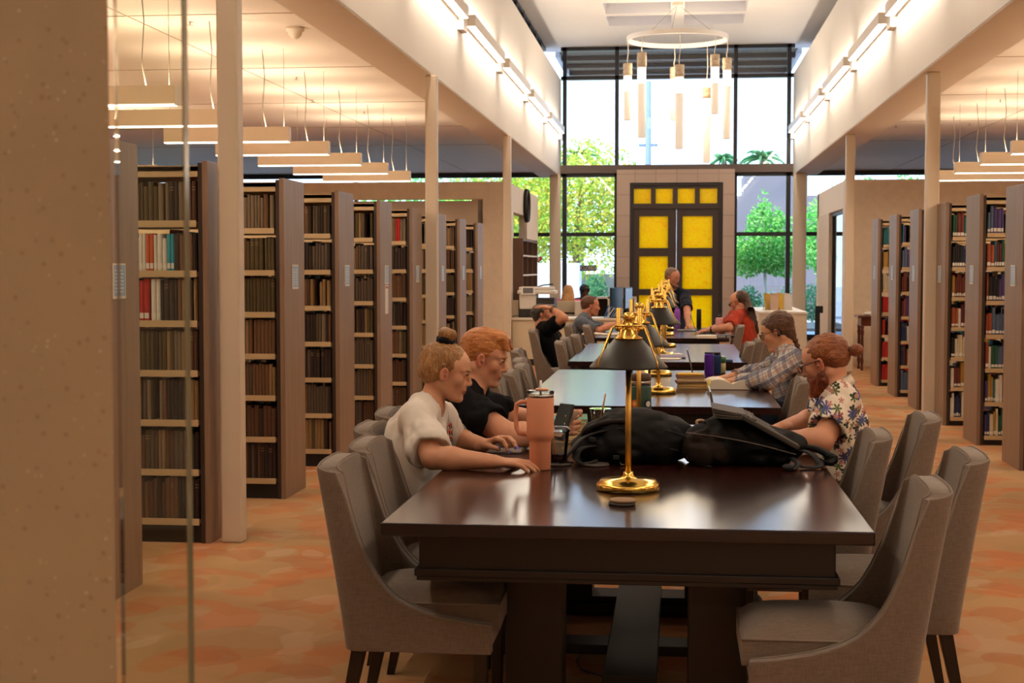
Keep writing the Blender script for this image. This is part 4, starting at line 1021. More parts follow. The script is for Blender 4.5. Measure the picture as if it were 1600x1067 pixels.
def lay_hand(F, w, d, n, t, curls, thumb=(.6, .5), s=1.0, spread=.08):
    """w wrist, d finger direction, n where the palm faces, t thumb side; curls: (knuckle, middle, tip) bends per finger from the index"""
    w = np.array(w, float); d = nrm(d); n = nrm(np.array(n)-np.dot(n, d)*d); t = nrm(np.array(t)-np.dot(t, d)*d-np.dot(t, n)*n); tips = []
    off = [.030, .010, -.010, -.029]; ln = [(.040, .025, .019), (.045, .029, .020), (.041, .027, .019), (.032, .020, .017)]; kn = [.088, .091, .086, .077]
    F.cap(w-d*.02, w+d*.02, .024*s, .026*s, .012*s, flat=(n, .72))
    for i in range(4):
        k = w+(d*kn[i]+t*off[i])*s - n*.002; F.cap(w+d*.018*s+t*off[i]*.55*s, k, .0135*s, .0105*s, .010*s)
        dd = nrm(d+t*spread*(1.5-i)); p = k; a = 0; r = [.0098, .0088, .0080, .0068]
        for j in range(3):
            a += curls[i][j]; v = dd*math.cos(a)+n*math.sin(a); q = p+v*ln[i][j]*s
            F.cap(p, q, r[j]*s, r[j+1]*s, .0025*s); p = q
        tips.append((p, v, nrm(-dd*math.sin(a)*-1*0 + (dd*-math.sin(a)+n*math.cos(a)))))
    b = w+(d*.022+t*.022+n*.006)*s; v = nrm(d*math.cos(thumb[0])+t*math.sin(thumb[0])+n*.35); m = b+v*.042*s
    F.cap(b, m, .0155*s, .0115*s, .010*s); v2 = nrm(v+d*.5*thumb[1]-t*.35*thumb[1]+n*.35*thumb[1]); e = m+v2*.030*s; F.cap(m, e, .0112*s, .0098*s, .003*s)
    v3 = nrm(v2+d*.3*thumb[1]+n*.2*thumb[1]); e2 = e+v3*.022*s; F.cap(e, e2, .0098*s, .008*s, .003*s); tips.append((e2, v3, nrm(n)))
    return tips
V_ = lambda *a: np.array(a, float)
def pt(px, py, y): return np.array(at(px, py, y))
def person_root(label, loc):
    return thing('person', label, 'person', tuple(loc))
def fit(o, root): o.parent = root; o.matrix_parent_inverse = Matrix.Translation(-root.location); return o
def box_of(pts, pad): P = np.array(pts); return P.min(0)-pad, P.max(0)+pad
def torso(F, pel, chest, neck, sh, side, w=.155, fwd=None, dep=.66, grow=0.0, k=.05, hips=True):
    fwd = nrm(fwd); a = np.array(pel); b = np.array(chest)
    F.cap(a, b, (w*.98+grow), w+grow, 0, flat=(fwd, dep))
    top = (np.array(neck)*.55+b*.45); F.cap(b, top, w*.92+grow, w*.55+grow, k, flat=(fwd, dep))
    for s_ in sh: F.cap(np.array(neck)*.75+np.array(s_)*.25, s_, .05+grow, .055+grow, k)
def build_person(sp):
    o, R, s = sp['head'], sp['R'], sp.get('s', 1.0); neck = sp['neck']; h = sp.get('h', .004); g = sp.get('cloth', .012)
    fwd = sp['fwd']; shL = [a['sh'] for a in sp['arms']]
    root = person_root(sp['label'], (sp['pel'][0], sp['pel'][1], 0))
    pts = [o+R[:, 2]*.16, o+R[:, 0]*.14, o-R[:, 0]*.13, o+R[:, 1]*.1, o-R[:, 1]*.1, neck, sp['chest'], sp['pel']]
    for a in sp['arms']: pts += [a['sh'], a['el'], a['wr'], a['wr']+nrm(a['d'])*.2]
    lo, hi = box_of(pts, .09); F = Field(lo, hi, h)
    P = lay_head(F, o, R, s, neck, sp.get('male', False), h < .009, sp.get('nr', .052))
    torso(F, sp['pel'], sp['chest'], neck, shL, None, sp.get('w', .15), fwd, sp.get('dep', .66), -.012)
    tips = []
    for a in sp['arms']:
        r = a.get('r', (.052, .040, .038, .026)); el, wr = a['el'], a['wr']
        F.cap(a['sh'], el, r[0], r[1], .02); mid = el*.7+wr*.3; F.cap(el, mid, r[1], r[2]*1.06, .015); F.cap(mid, wr, r[2]*1.06, r[3], .02)
        tips += lay_hand(F, wr, a['d'], a['n'], a['t'], a['curls'], a.get('thumb', (.6, .5)), a.get('hs', 1.0), a.get('spread', .08))
    base = C(sp['skin']); bl = C(sp.get('blush', '#c0604a')); lip = C(sp.get('lip', '#a8483f'))
    paint = face_paint(P, s, lip, bl, base) + [(p_, .03, bl, .9) for (p_, v, n) in tips[:0]]
    fit(F.build('body', m_skin, None, paint, base), root)
    if h < .009: eyes(P, R, s, root, sp['brow'])
    nails = sp.get('nails')
    if nails:
        nb = MB()
        for (p_, v, n) in tips:
            up = nrm(np.cross(v, np.cross(v, n)))   # away from the palm
            c = Vector(p_ + up*.0058 + v*.003); vv, uu = Vector(v), Vector(up); ss = vv.cross(uu)
            q = [c+vv*.009+ss*.0045, c+vv*.009-ss*.0045, c-vv*.004-ss*.0052, c-vv*.004+ss*.0052]; q2 = [x+uu*.0022 for x in q]
            nb.add(q+q2, [(0, 1, 2, 3), (4, 5, 6, 7), (0, 1, 5, 4), (1, 2, 6, 5), (2, 3, 7, 6), (3, 0, 4, 7)], nails)
        fit(nb.build('nail_polish'), root)
    # shirt
    hs = sp.get('hs', .006 if h < .006 else h); F = Field(lo, hi, hs)
    torso(F, sp.get('hem', sp['pel']), sp['chest'], neck, shL, None, sp.get('w', .15), fwd, sp.get('dep', .66)*1.03, g)
    for extra in sp.get('bulk', []): F.ell(extra[0], extra[1], None, .06)
    for a in sp['arms']:
        f = a.get('sleeve', .5); r = a.get('r', (.052, .040, .038, .026)); e = a['sh']*(1-min(f, 1))+a['el']*min(f, 1)
        F.cap(a['sh'], e, r[0]+g+.006, r[0]*(1-min(f, 1))+r[1]*min(f, 1)+g+a.get('loose', .008), .03)
        if f > 1: F.cap(a['el'], a['el']*(2-f)+a['wr']*(f-1), r[1]+g+a.get('loose', .008), r[3]+g+.012, .02); e = a['el']*(2-f)+a['wr']*(f-1); dr = nrm(a['wr']-a['el'])
        else: dr = nrm(a['el']-a['sh'])
        rr = .10; F.ell(e+dr*(rr+a.get('cut', .0)), rr, None, .003, 'sub')
    if sp.get('wr', .006): F.wrinkle(sp.get('wr', .006), sp.get('wsc', (14, 14, 9)), seed=sp.get('seed', 1)); F.wrinkle(sp.get('wr', .006)*.4, (26, 24, 11), seed=sp.get('seed', 1)+3)
    # neck opening
    nd = nrm(np.array(o)-R[:, 2]*.1*s-neck); F.cap(neck+nd*.02+nrm(fwd)*.012, neck+nd*.16, sp.get('nhole', .062), sp.get('nhole', .062)+.02, .006, 'sub')
    zc = sp['hem'][2]-.10 if 'hem' in sp else sp['pel'][2]-.08
    F.plane_cut((0, 0, zc), (0, 0, -1), 0)
    sh = fit(F.build('shirt', sp['shirt']), root)
    # legs and shoes
    if sp.get('legs', True):
        hl = .012; pel = sp['pel']; side = nrm(np.cross((0, 0, 1), fwd)); fl = nrm((fwd[0], fwd[1], 0))
        kn = [pel+fl*.42+side*q*.09+V_(0, 0, -.03) for q in (-1, 1)] if 'knees' not in sp else sp['knees']
        for k_ in kn: k_[2] = min(k_[2], .50) if 'knees' not in sp else k_[2]
        ft = [V_(k_[0]-fl[0]*.05, k_[1]-fl[1]*.05, .07) for k_ in kn] if 'feet' not in sp else sp['feet']
        lo2, hi2 = box_of([pel]+kn+ft+[f_+fl*.2 for f_ in ft], .16); lo2[2] = -.01; F = Field(lo2, hi2, hl)
        F.ell(pel, (.15, .16, .12), None, 0)
        for k_, f_, q in zip(kn, ft, (-1, 1)): F.cap(pel+side*q*.08, k_, .085, .062, .03); F.cap(k_, f_+V_(0, 0, .03), .062, .045, .03)
        fit(F.build('trousers', sp['trousers']), root)
        for f_ in ft:
            b = Field(f_-.16-abs(fl)*.14, f_+.16+abs(fl)*.2, .01); b.cap(f_-fl*.02, f_+fl*.15+V_(0, 0, -.02), .045, .038, 0, flat=((0, 0, 1), .9)); b.plane_cut((0, 0, .004), (0, 0, -1))
            fit(b.build('shoe', sp['shoes']), root)
    return root, P, tips
m_jean = fabric('dark_denim', '#27303f'); m_blk = fabric('black_cotton', '#0b0a0c', sheen=0); m_trs = fabric('grey_trousers', '#3a3836'); m_shoe = plain('canvas_shoe', '#2b2827', .7)
CUR = [(.25, .45, .3)]*4
def hair_field(P, R, s, h=.004, pad=.1, extra=()):
    pts = [P(.12, 0, 0), P(-.16, 0, 0), P(0, .12, 0), P(0, -.12, 0), P(0, 0, .15), P(0, 0, -.12)]+list(extra); lo, hi = box_of(pts, pad*.5); return Field(lo, hi, h)
# ---- woman in the white tee
m_tee = fabric('white_cotton_tee', '#d9cfc4', .04); m_print = plain('red_shirt_print', '#a8342c', .8)
hW = hair_mat('blonde_hair', '#5d3d22', '#96683a', '#c99f66', (130, 130, 14), (0, .5, 0)); m_nail = plain('lilac_nail', '#6f62c4', .25); m_scr = fabric('black_scrunchie', '#120f12')
R = headR(0.0, .27); o = pt(699, 577, 5.6)
a1 = dict(sh=pt(652, 657, 5.45), el=pt(676, 720, 5.30), wr=pt(772, 711, 5.27), d=(1, .05, -.06), n=(0, .1, -1), t=(0, 1, 0), curls=[(.10, .35, .25), (.12, .4, .3), (.16, .4, .3), (.2, .45, .3)], sleeve=.72, loose=.028, r=(.054, .042, .040, .026), hs=.98)
a2 = dict(sh=pt(688, 655, 5.76), el=pt(712, 697, 5.95), wr=pt(757, 695, 5.72), d=(.75, -.45, .35), n=(.25, -.1, -1), t=(-.3, -.8, .1), curls=[(.5, .8, .5), (.3, .7, .5), (.35, .7, .5), (.4, .8, .5)], thumb=(.5, .6), sleeve=.8, loose=.02, hs=.98)
a1['el'][2] = .806; a1['wr'][2] = .798; a2['el'][2] = max(a2['el'][2], .80)
root, P, tips = build_person(dict(label='woman in a white tee with a blonde top bun typing at the long table', head=o, R=R, s=.93, neck=pt(673, 632, 5.6), chest=pt(655, 685, 5.6), pel=pt(643, 800, 5.6), hem=pt(643, 775, 5.6),
    fwd=(1, 0, -.1), arms=[a1, a2], skin='#d09877', blush='#cf8468', lip='#b3564d', brow=hW, shirt=m_tee, trousers=m_jean, shoes=m_shoe, nails=m_nail, w=.145, wr=.011, wsc=(9, 7, 5), nr=.045, nhole=.066,
    bulk=[(pt(636, 735, 5.6), (.12, .16, .13)), (pt(628, 700, 5.6), (.08, .14, .12))]))
F = hair_field(P, R, .93, .0035, extra=[P(-.05, 0, .21)])
s = .93
F.ell(P(-.020, 0, .028), np.array([.106, .081, .086])*s, R, 0); F.ell(P(-.06, 0, -.02), np.array([.062, .066, .062])*s, R, .02)
for q in (-1, 1): F.ell(P(-.045, .055*q, -.01), np.array([.042, .032, .05])*s, R, .015); F.cap(P(-.01, .078*q, .02), P(-.05, .06*q, -.06), .010, .008, .01)
F.wrinkle(.0035, (60, 60, 20), 2)
F.ell(P(.085, 0, -.035), np.array([.085, .09, .092])*s, R, .012, 'sub')        # the face stays clear of hair
for q in (-1, 1): F.ell(P(.008, .09*q, -.018), np.array([.026, .03, .034])*s, R, .004, 'sub')
F.cap(P(-.040, 0, .095), P(-.040, 0, .124), .022*s, .026*s, .010); F.ell(P(-.038, 0, .140), np.array([.040, .036, .027])*s, R, .012)
F.ell(P(-.055, .015, .150), .016, R, .008); F.ell(P(-.015, -.015, .150), .014, R, .008)
hair = fit(F.build('hair', hW), root)
fb = MB(); rr = random.Random(5)
for i in range(22):
    a = rr.uniform(-1, 1); b0 = P(-.05+rr.uniform(-.03, .03), rr.uniform(-.03, .03), .145) if i % 2 else P(-.09+rr.uniform(-.02, .02), rr.uniform(-.06, .06), -.03)
    v = nrm(R@np.array([rr.uniform(-1, .4), rr.uniform(-1, 1), rr.uniform(.1, 1) if i % 2 else -1])); L = rr.uniform(.015, .034)
    fb.tube([b0, b0+v*L*.6+V_(0, 0, .004), b0+v*L+V_(rr.uniform(-.01, .01), 0, -.006)], [.0006, .0005, .0003], hW, n=4)
fit(fb.build('stray_hair'), hair)
sc = MB(); ring = [P(-.038+.028*math.cos(t_), .028*math.sin(t_), .113+.004*math.sin(3*t_)) for t_ in np.linspace(0, 2*PI, 20)[:-1]]
sc.tube(ring, [.012+.002*(i % 2) for i in range(19)], m_scr, n=8, closed=True); fit(sc.build('scrunchie'), root)
# red lettering on the chest of the tee
pb = MB()
cpt = pt(699, 678, 5.5)
for i, (dx, dz) in enumerate([(0, .03), (.012, .03), (0, .005), (.016, .0), (.004, -.02), (.016, -.022)]):
    pb.tube([cpt+V_(.006+dx*.2, dx*2.2-.04, dz), cpt+V_(.010+dx*.2, dx*2.2-.02, dz+.012), cpt+V_(.012+dx*.2, dx*2.2-.01, dz-.008)], .0022, m_print, n=5)
fit(pb.build('shirt_print'), root)
# ---- red-haired man
hM = hair_mat('ginger_hair', '#7a3e18', '#b06830', '#dba162', (12, 130, 130), (0, -.35, 0)); m_btee = fabric('black_tee', '#0c0b0e', sheen=0)
R = headR(-.05, .30); o = pt(757, 556, 6.2); s = .98
a1 = dict(sh=pt(722, 635, 6.02), el=pt(796, 681, 5.9), wr=pt(862, 674, 6.0), d=(.9, .2, .25), n=(-.1, .9, -.2), t=(.1, .2, 1), curls=[(.6, .9, .5), (.7, .9, .6), (.8, 1.0, .6), (.9, 1.0, .6)], sleeve=.55, loose=.022, r=(.062, .05, .047, .029))
a2 = dict(sh=pt(742, 632, 6.4), el=pt(815, 656, 6.5), wr=pt(870, 657, 6.35), d=(.95, -.25, .15), n=(-.1, -.9, -.2), t=(0, -.2, 1), curls=[(.5, .8, .5), (.6, .8, .5), (.6, .9, .5), (.7, .9, .5)], sleeve=.5, loose=.02, r=(.062, .05, .047, .029))
for a in (a1, a2): a['el'][2] = max(a['el'][2], .812)
rootM, P, tips = build_person(dict(label='red-haired man in a black tee leaning on the long table with a phone', head=o, R=R, s=s, neck=pt(737, 603, 6.2), chest=pt(715, 655, 6.2), pel=pt(680, 745, 6.2), hem=pt(682, 735, 6.2), fwd=(1, 0, -.35), arms=[a1, a2], male=True,
    skin='#cd9273', blush='#c5735a', lip='#a84c40', brow=hM, shirt=m_btee, trousers=m_trs, shoes=m_shoe, w=.165, wr=.008, seed=4, nr=.062, nhole=.068))
F = hair_field(P, R, s, .004)
F.ell(P(-.014, 0, .038), np.array([.104, .078, .086])*s, R, 0); F.ell(P(-.055, 0, -.01), np.array([.054, .068, .055])*s, R, .02)
F.ell(P(.03, 0, .098), np.array([.06, .06, .026])*s, R, .02); F.cap(P(.055, -.03, .098), P(.098, -.035, .055), .022, .012, .015); F.cap(P(.055, .03, .098), P(.10, .03, .06), .022, .010, .015)
F.wrinkle(.0022, (18, 70, 60), 6)
F.ell(P(.098, 0, -.035), np.array([.082, .10, .094])*s, R, .01, 'sub')
for q in (-1, 1): F.ell(P(.010, .095*q, -.03), np.array([.03, .034, .048])*s, R, .004, 'sub')
fit(F.build('hair', hM), rootM)
# ---- man in the floral shirt
def floral():
    m = M('floral_print_cotton'); tc = m.node('ShaderNodeTexCoord'); mp = m.node('ShaderNodeMapping'); m.link(tc.outputs['Object'], mp.inputs[0]); mp.inputs['Rotation'].default_value = (PI/2, 0, .3); mp.inputs['Scale'].default_value = (1, 1, 1)
    col = C('#d9cbb9'); first = True; c = m.mix(0.0, C('#d8cab8'), C('#d8cab8'))
    for i, (sc, pet, thr, cc, off, dens) in enumerate(((19, 3, .36, '#56653f', 0, .45), (22, 2, .30, '#8a3f38', 2.3, .42), (16.5, 4.5, .44, '#4a4e7a', 5.1, .5), (24, 2.5, .30, '#b07a70', 7.7, .5), (21, 1.5, .28, '#343d2c', 9.9, .45))):
        a = m.node('ShaderNodeVectorMath', operation='ADD'); m.link(mp.outputs[0], a.inputs[0]); a.inputs[1].default_value = (off, off*.6, 0)
        v = m.node('ShaderNodeTexVoronoi'); v.voronoi_dimensions = '2D'; v.inputs['Scale'].default_value = sc; v.inputs['Randomness'].default_value = .85; m.link(a.outputs[0], v.inputs['Vector'])
        sb = m.node('ShaderNodeVectorMath', operation='SUBTRACT'); m.link(a.outputs[0], sb.inputs[0]); m.link(v.outputs['Position'], sb.inputs[1])
        sx = m.node('ShaderNodeSeparateXYZ'); m.link(sb.outputs[0], sx.inputs[0])
        ang = m.math('ARCTAN2', sx.outputs[1], sx.outputs[0]); sc2 = m.node('ShaderNodeSeparateColor'); m.link(v.outputs['Color'], sc2.inputs[0])
        pt_ = m.math('ABSOLUTE', m.math('COSINE', m.math('MULTIPLY', m.math('ADD', ang, m.math('MULTIPLY', sc2.outputs[0], 3)), pet)))
        rad = m.math('MULTIPLY', m.math('ADD', m.math('MULTIPLY', pt_, .8), .22), thr)
        inside = m.math('LESS_THAN', v.outputs['Distance'], rad); keep = m.math('LESS_THAN', sc2.outputs[1], dens)
        c = m.mix(m.math('MULTIPLY', inside, keep), c, C(cc))
    m.p(color=c, rough=.85, spec=.15); m.bump(m.noise(m.coords(), 400, 1), .15, .001); return m.m
m_flor = floral(); hF = hair_mat('auburn_hair', '#4a220f', '#7c401e', '#b0723c', (12, 120, 120), (0, .25, 0)); hB = hair_mat('auburn_beard', '#3a150a', '#74300f', '#a14e1f', (120, 120, 40))
m_specs = plain('tortoise_glasses', '#3a1c12', .3); m_lens = glass_mat('spectacle_lens', (.96, .96, .97, 1), 1.0)
def spectacles(P, R, s, root, mat, name='glasses'):
    g = MB()
    for q in (-1, 1):
        g.tube([P(.108+.0*abs(t_), (.031+.023*math.cos(t_))*q, -.004+.018*math.sin(t_)) for t_ in np.linspace(0, 2*PI, 18)[:-1]], .0021, mat, n=6, closed=True)
        g.tube([P(.106, .054*q, .004), P(.07, .076*q, .004), P(.0, .083*q, .004), P(-.018, .082*q, -.012)], .0020, mat, n=6)
    g.tube([P(.109, -.010, 0), P(.113, 0, .003), P(.109, .010, 0)], .0020, mat, n=6)
    o_ = fit(g.build(name), root)
    l = MB()
    for q in (-1, 1):
        ring = [P(.108, (.031+.022*math.cos(t_))*q, -.004+.017*math.sin(t_)) for t_ in np.linspace(0, 2*PI, 18)[:-1]]; l.add(ring, [tuple(range(17))], m_lens)
    fit(l.build('lens'), o_)
R = headR(PI-.38, .36); o = pt(1288, 563, 6.2); s = .95
a1 = dict(sh=pt(1318, 628, 6.02), el=pt(1284, 690, 5.86), wr=pt(1222, 684, 5.98), d=(-.95, .2, -.1), n=(0, 0, -1), t=(0, 1, 0), curls=CUR, sleeve=.62, loose=.028, r=(.056, .045, .042, .027))
a2 = dict(sh=pt(1300, 628, 6.42), el=pt(1280, 652, 6.55), wr=pt(1222, 668, 6.35), d=(-.95, -.1, -.15), n=(0, 0, -1), t=(0, -1, 0), curls=CUR, sleeve=.5, loose=.02, r=(.056, .045, .042, .027))
for a in (a1, a2): a['el'][2] = max(a['el'][2], .82); a['wr'][2] = max(a['wr'][2], .81)
rootF, P, tips = build_person(dict(label='bearded man with a hair bun and glasses in a floral shirt beside the backpacks', head=o, R=R, s=s, neck=pt(1306, 606, 6.2), chest=pt(1312, 660, 6.2), pel=pt(1308, 760, 6.2), hem=pt(1309, 745, 6.2), fwd=(-1, .1, -.1), arms=[a1, a2], male=True,
    skin='#c98f70', blush='#b9654e', lip='#9a5148', brow=hB, shirt=m_flor, trousers=m_trs, shoes=m_shoe, w=.15, wr=.008, seed=8, nr=.049, nhole=.060,
    bulk=[(pt(1322, 690, 6.2), (.10, .15, .16)), (pt(1316, 740, 6.2), (.11, .15, .10))]))
F = hair_field(P, R, s, .004, extra=[P(-.17, 0, -.02)])
F.ell(P(-.020, 0, .029), np.array([.104, .079, .084])*s, R, 0); F.ell(P(-.055, 0, -.01), np.array([.060, .07, .05])*s, R, .02)
F.wrinkle(.003, (20, 60, 60), 6)
F.ell(P(.09, 0, -.03), np.array([.085, .09, .105])*s, R, .01, 'sub')
for q in (-1, 1): F.ell(P(.010, .095*q, -.03), np.array([.03, .034, .05])*s, R, .004, 'sub')
F.cap(P(-.105, 0, .01), P(-.125, 0, .0), .014, .013, .012); F.ell(P(-.148, 0, -.004), np.array([.030, .028, .027]), R, .006)
fit(F.build('hair', hF), rootF)
fit(MB().tube([P(-.122+0*t_, .017*math.cos(t_), .002+.017*math.sin(t_)) for t_ in np.linspace(0, 2*PI, 14)[:-1]], .005, m_scr, n=6, closed=True).build('hair_tie'), rootF)
F = hair_field(P, R, s, .004)
for q in (-1, 1):
    F.cap(P(.0, .071*q, -.03), P(.014, .060*q, -.075), .009, .019, .012); F.cap(P(.025, .055*q, -.062), P(.068, .034*q, -.080), .018, .020, .02)
    F.cap(P(.02, .05*q, -.09), P(.07, .018*q, -.122), .024, .028, .02); F.cap(P(.098, .003*q, -.052), P(.086, .028*q, -.070), .0075, .009, .006)
F.ell(P(.078, 0, -.128), np.array([.038, .038, .046]), R, .02); F.ell(P(.045, 0, -.12), np.array([.045, .05, .035]), R, .02); F.ell(P(.110, 0, -.0695), np.array([.012, .018, .0045]), R, .003, 'sub')
F.wrinkle(.0035, (50, 50, 50), 3); fit(F.build('beard', hB), rootF)
spectacles(P, R, s, rootF, m_specs)
# collar of the floral shirt
n_ = pt(1306, 606, 6.2); cb = MB()
col = [n_ + V_(math.cos(t_)*.064+.002, math.sin(t_)*.070, .030+.016*math.cos(t_)) for t_ in np.linspace(0, 2*PI, 24)[:-1]]
colu = [n_ + V_(math.cos(t_)*.056+.0, math.sin(t_)*.060, .044+.018*math.cos(t_)) for t_ in np.linspace(0, 2*PI, 24)[:-1]]
colo = [n_ + V_(math.cos(t_)*.076+.004, math.sin(t_)*.084, .006+.016*math.cos(t_)) for t_ in np.linspace(0, 2*PI, 24)[:-1]]
k = 23; cb.add(col+colu+colo, [(i, (i+1) % k, k+(i+1) % k, k+i) for i in range(k)]+[(k+i, k+(i+1) % k, 2*k+(i+1) % k, 2*k+i) for i in range(k)], m_flor, True); o_ = cb.build('collar'); so = o_.modifiers.new('t', 'SOLIDIFY'); so.thickness = .003; fit(o_, rootF)
# ---- woman in the plaid shirt (second table)
def plaid():
    m = M('plaid_flannel'); tc = m.node('ShaderNodeTexCoord'); mp = m.node('ShaderNodeMapping'); m.link(tc.outputs['Object'], mp.inputs[0]); mp.inputs['Rotation'].default_value = (0, .5, .4)
    sx = m.node('ShaderNodeSeparateXYZ'); m.link(mp.outputs[0], sx.inputs[0]); c = m.mix(0.0, C('#b9b0a8'), C('#b9b0a8'))
    def band(ax, period, width, off, col, amt):
        nonlocal c
        f = m.math('FRACT', m.math('ADD', m.math('DIVIDE', sx.outputs[ax], period), off)); c = m.mix(m.math('MULTIPLY', m.math('LESS_THAN', f, width), amt), c, C(col))
    for ax in (0, 2):
        band(ax, .075, .34, 0.0, '#4d556e', .6); band(ax, .075, .10, .45, '#a86b4a', .55); band(ax, .075, .05, .70, '#e2dbd2', .6); band(ax, .075, .04, .17, '#2e344a', .6)
    band(1, .075, .3, .2, '#5a6076', .4)
    m.p(color=c, rough=.9, spec=.12); return m.m
m_plaid = plaid(); hP = hair_mat('brown_braid_hair', '#2c1a10', '#543420', '#7a5232', (40, 110, 110))
R = headR(PI-.1, .40); o = pt(1213, 516, 9.2); s = .97
a1 = dict(sh=pt(1237, 562, 9.0), el=pt(1200, 594, 8.9), wr=pt(1148, 585, 9.05), d=(-.98, .1, -.1), n=(0, 0, -1), t=(0, 1, 0), curls=CUR, sleeve=1.85, loose=.014)
a2 = dict(sh=pt(1225, 560, 9.38), el=pt(1196, 580, 9.55), wr=pt(1140, 583, 9.35), d=(-.98, -.1, -.1), n=(0, 0, -1), t=(0, -1, 0), curls=CUR, sleeve=1.85, loose=.014)
for a in (a1, a2): a['el'][2] = max(a['el'][2], .825); a['wr'][2] = .812
rootP, P, tips = build_person(dict(label='woman with glasses and a long braid in a plaid shirt, reading at the second table', head=o, R=R, s=s, neck=pt(1226, 548, 9.2), chest=pt(1235, 582, 9.2), pel=pt(1232, 640, 9.2), hem=pt(1233, 628, 9.2), fwd=(-1, 0, -.2), arms=[a1, a2],
    skin='#c9926f', blush='#b86f55', lip='#a85c50', brow=hP, shirt=m_plaid, trousers=m_jean, shoes=m_shoe, w=.15, wr=.008, h=.005, seed=12))
F = hair_field(P, R, s, .005, extra=[P(-.1, 0, -.3)])
F.ell(P(-.020, 0, .028), np.array([.110, .085, .090])*s, R, 0); F.ell(P(-.06, 0, -.03), np.array([.055, .06, .07])*s, R, .02)
F.wrinkle(.004, (20, 60, 60), 6); F.ell(P(.09, 0, -.035), np.array([.088, .1, .10])*s, R, .012, 'sub')
for q in (-1, 1): F.ell(P(.012, .092*q, -.015), np.array([.024, .03, .025])*s, R, .004, 'sub')
p0 = P(-.085, -.02, -.07)
for i in range(7):
    c_ = p0 + V_(.012*i, -.012, -.032*i); F.ell(c_, .020-.001*i, None, .004)
fit(F.build('hair', hP), rootP); spectacles(P, R, s, rootP, m_black)
eb = MB(); eb.sphere(P(-.008, .088, -.03), .011, m_black, 10, 8).tube([P(-.005, .086, -.03), P(-.012, .088, .015), P(-.028, .082, .0), P(-.03, .078, -.03)], .003, m_black, n=6); fit(eb.build('earpiece'), rootP)
eb = MB(); fit(eb.tube([P(-.02, .079, -.03), P(-.1, 0, -.045)], .002, m_black, n=5).build('neckband'), rootP)
# ---- man in black with a hand on his head (third table)
hB2 = hair_mat('short_grey_black_hair', '#1b1816', '#35302c', '#5d5750', (60, 60, 60)); m_cord = plain('black_bracelet', '#16120f', .5)
R = headR(-.1, -.22); o = pt(848, 491, 14.65); s = .98
a1 = dict(sh=pt(858, 512, 14.48), el=pt(881, 497, 14.35), wr=pt(862, 482, 14.45), d=(-.85, .1, .2), n=(-.2, .2, -1), t=(0, .2, 1), curls=[(.3, .2, .1)]*4, sleeve=.62, loose=.022)
a2 = dict(sh=pt(856, 512, 14.85), el=pt(874, 535, 15.0), wr=pt(898, 536, 14.9), d=(1, 0, -.2), n=(0, 0, -1), t=(0, -1, 0), curls=CUR, sleeve=.6, loose=.022)
rootB, P, tips = build_person(dict(label='man in a black tee leaning back with one hand on his head', head=o, R=R, s=s, neck=pt(846, 508, 14.65), chest=pt(857, 532, 14.65), pel=pt(872, 576, 14.7), hem=pt(871, 570, 14.7), fwd=(1, 0, .3), arms=[a1, a2], male=True,
    skin='#c98c6c', blush='#b86a50', lip='#9a5148', brow=hB2, shirt=m_btee, trousers=m_trs, shoes=m_shoe, w=.175, wr=.008, h=.007, seed=15, nr=.062))
F = hair_field(P, R, s, .006); F.ell(P(-.020, 0, .029), np.array([.104, .079, .084])*s, R, 0); F.ell(P(-.055, 0, -.02), np.array([.055, .068, .055])*s, R, .02); F.wrinkle(.003, (60, 60, 60), 6)
F.ell(P(.10, 0, -.03), np.array([.085, .11, .105])*s, R, .01, 'sub')
for q in (-1, 1): F.ell(P(.010, .095*q, -.03), np.array([.03, .034, .05])*s, R, .004, 'sub')
fit(F.build('hair', hB2), rootB)
for f_ in (.06, .16):
    c_ = a1['wr']*(1-f_)+a1['el']*f_; ax = nrm(a1['el']-a1['wr']); u_ = nrm(np.cross(ax, (0, 1, 0))); v_ = np.cross(ax, u_); fit(MB().tube([c_+(u_*math.cos(t_)+v_*math.sin(t_))*.033 for t_ in np.linspace(0, 2*PI, 14)[:-1]], .004, m_cord, n=6, closed=True).build('bracelet'), rootB)
# ---- man in the grey shirt (fourth table)
m_grey = fabric('grey_checked_shirt', '#565c66', .15); hG = hair_mat('short_brown_hair', '#2e1a10', '#573220', '#7a4b30', (60, 60, 60))
R = headR(.1, .1); o = pt(923, 477, 16.7); s = .98
a1 = dict(sh=pt(908, 505, 16.5), el=pt(934, 523, 16.4), wr=pt(957, 508, 16.55), d=(.95, .2, .3), n=(0, .3, -1), t=(0, .8, .2), curls=[(.5, .6, .4)]*4, sleeve=.9, loose=.02)
a2 = dict(sh=pt(910, 503, 16.9), el=pt(940, 518, 17.0), wr=pt(965, 505, 16.9), d=(.95, 0, .3), n=(0, -.3, -1), t=(0, -.8, .2), curls=[(.5, .6, .4)]*4, sleeve=.9, loose=.02)
for a in (a1, a2): a['el'][2] = max(a['el'][2], .80)
rootG, P, tips = build_person(dict(label='man in a grey short-sleeved shirt talking at the far table over papers', head=o, R=R, s=s, neck=pt(915, 493, 16.7), chest=pt(911, 515, 16.7), pel=pt(905, 555, 16.7), hem=pt(906, 549, 16.7), fwd=(1, 0, -.1), arms=[a1, a2], male=True,
    skin='#c47f60', blush='#b35f48', lip='#94483e', brow=hG, shirt=m_grey, trousers=m_trs, shoes=m_shoe, w=.175, wr=.007, h=.008, seed=17, nr=.065, bulk=[(pt(912, 535, 16.7), (.15, .17, .14))]))
F = hair_field(P, R, s, .007); F.ell(P(-.020, 0, .029), np.array([.104, .079, .084])*s, R, 0); F.ell(P(-.055, 0, -.02), np.array([.055, .068, .055])*s, R, .02); F.wrinkle(.003, (60, 60, 60), 6)
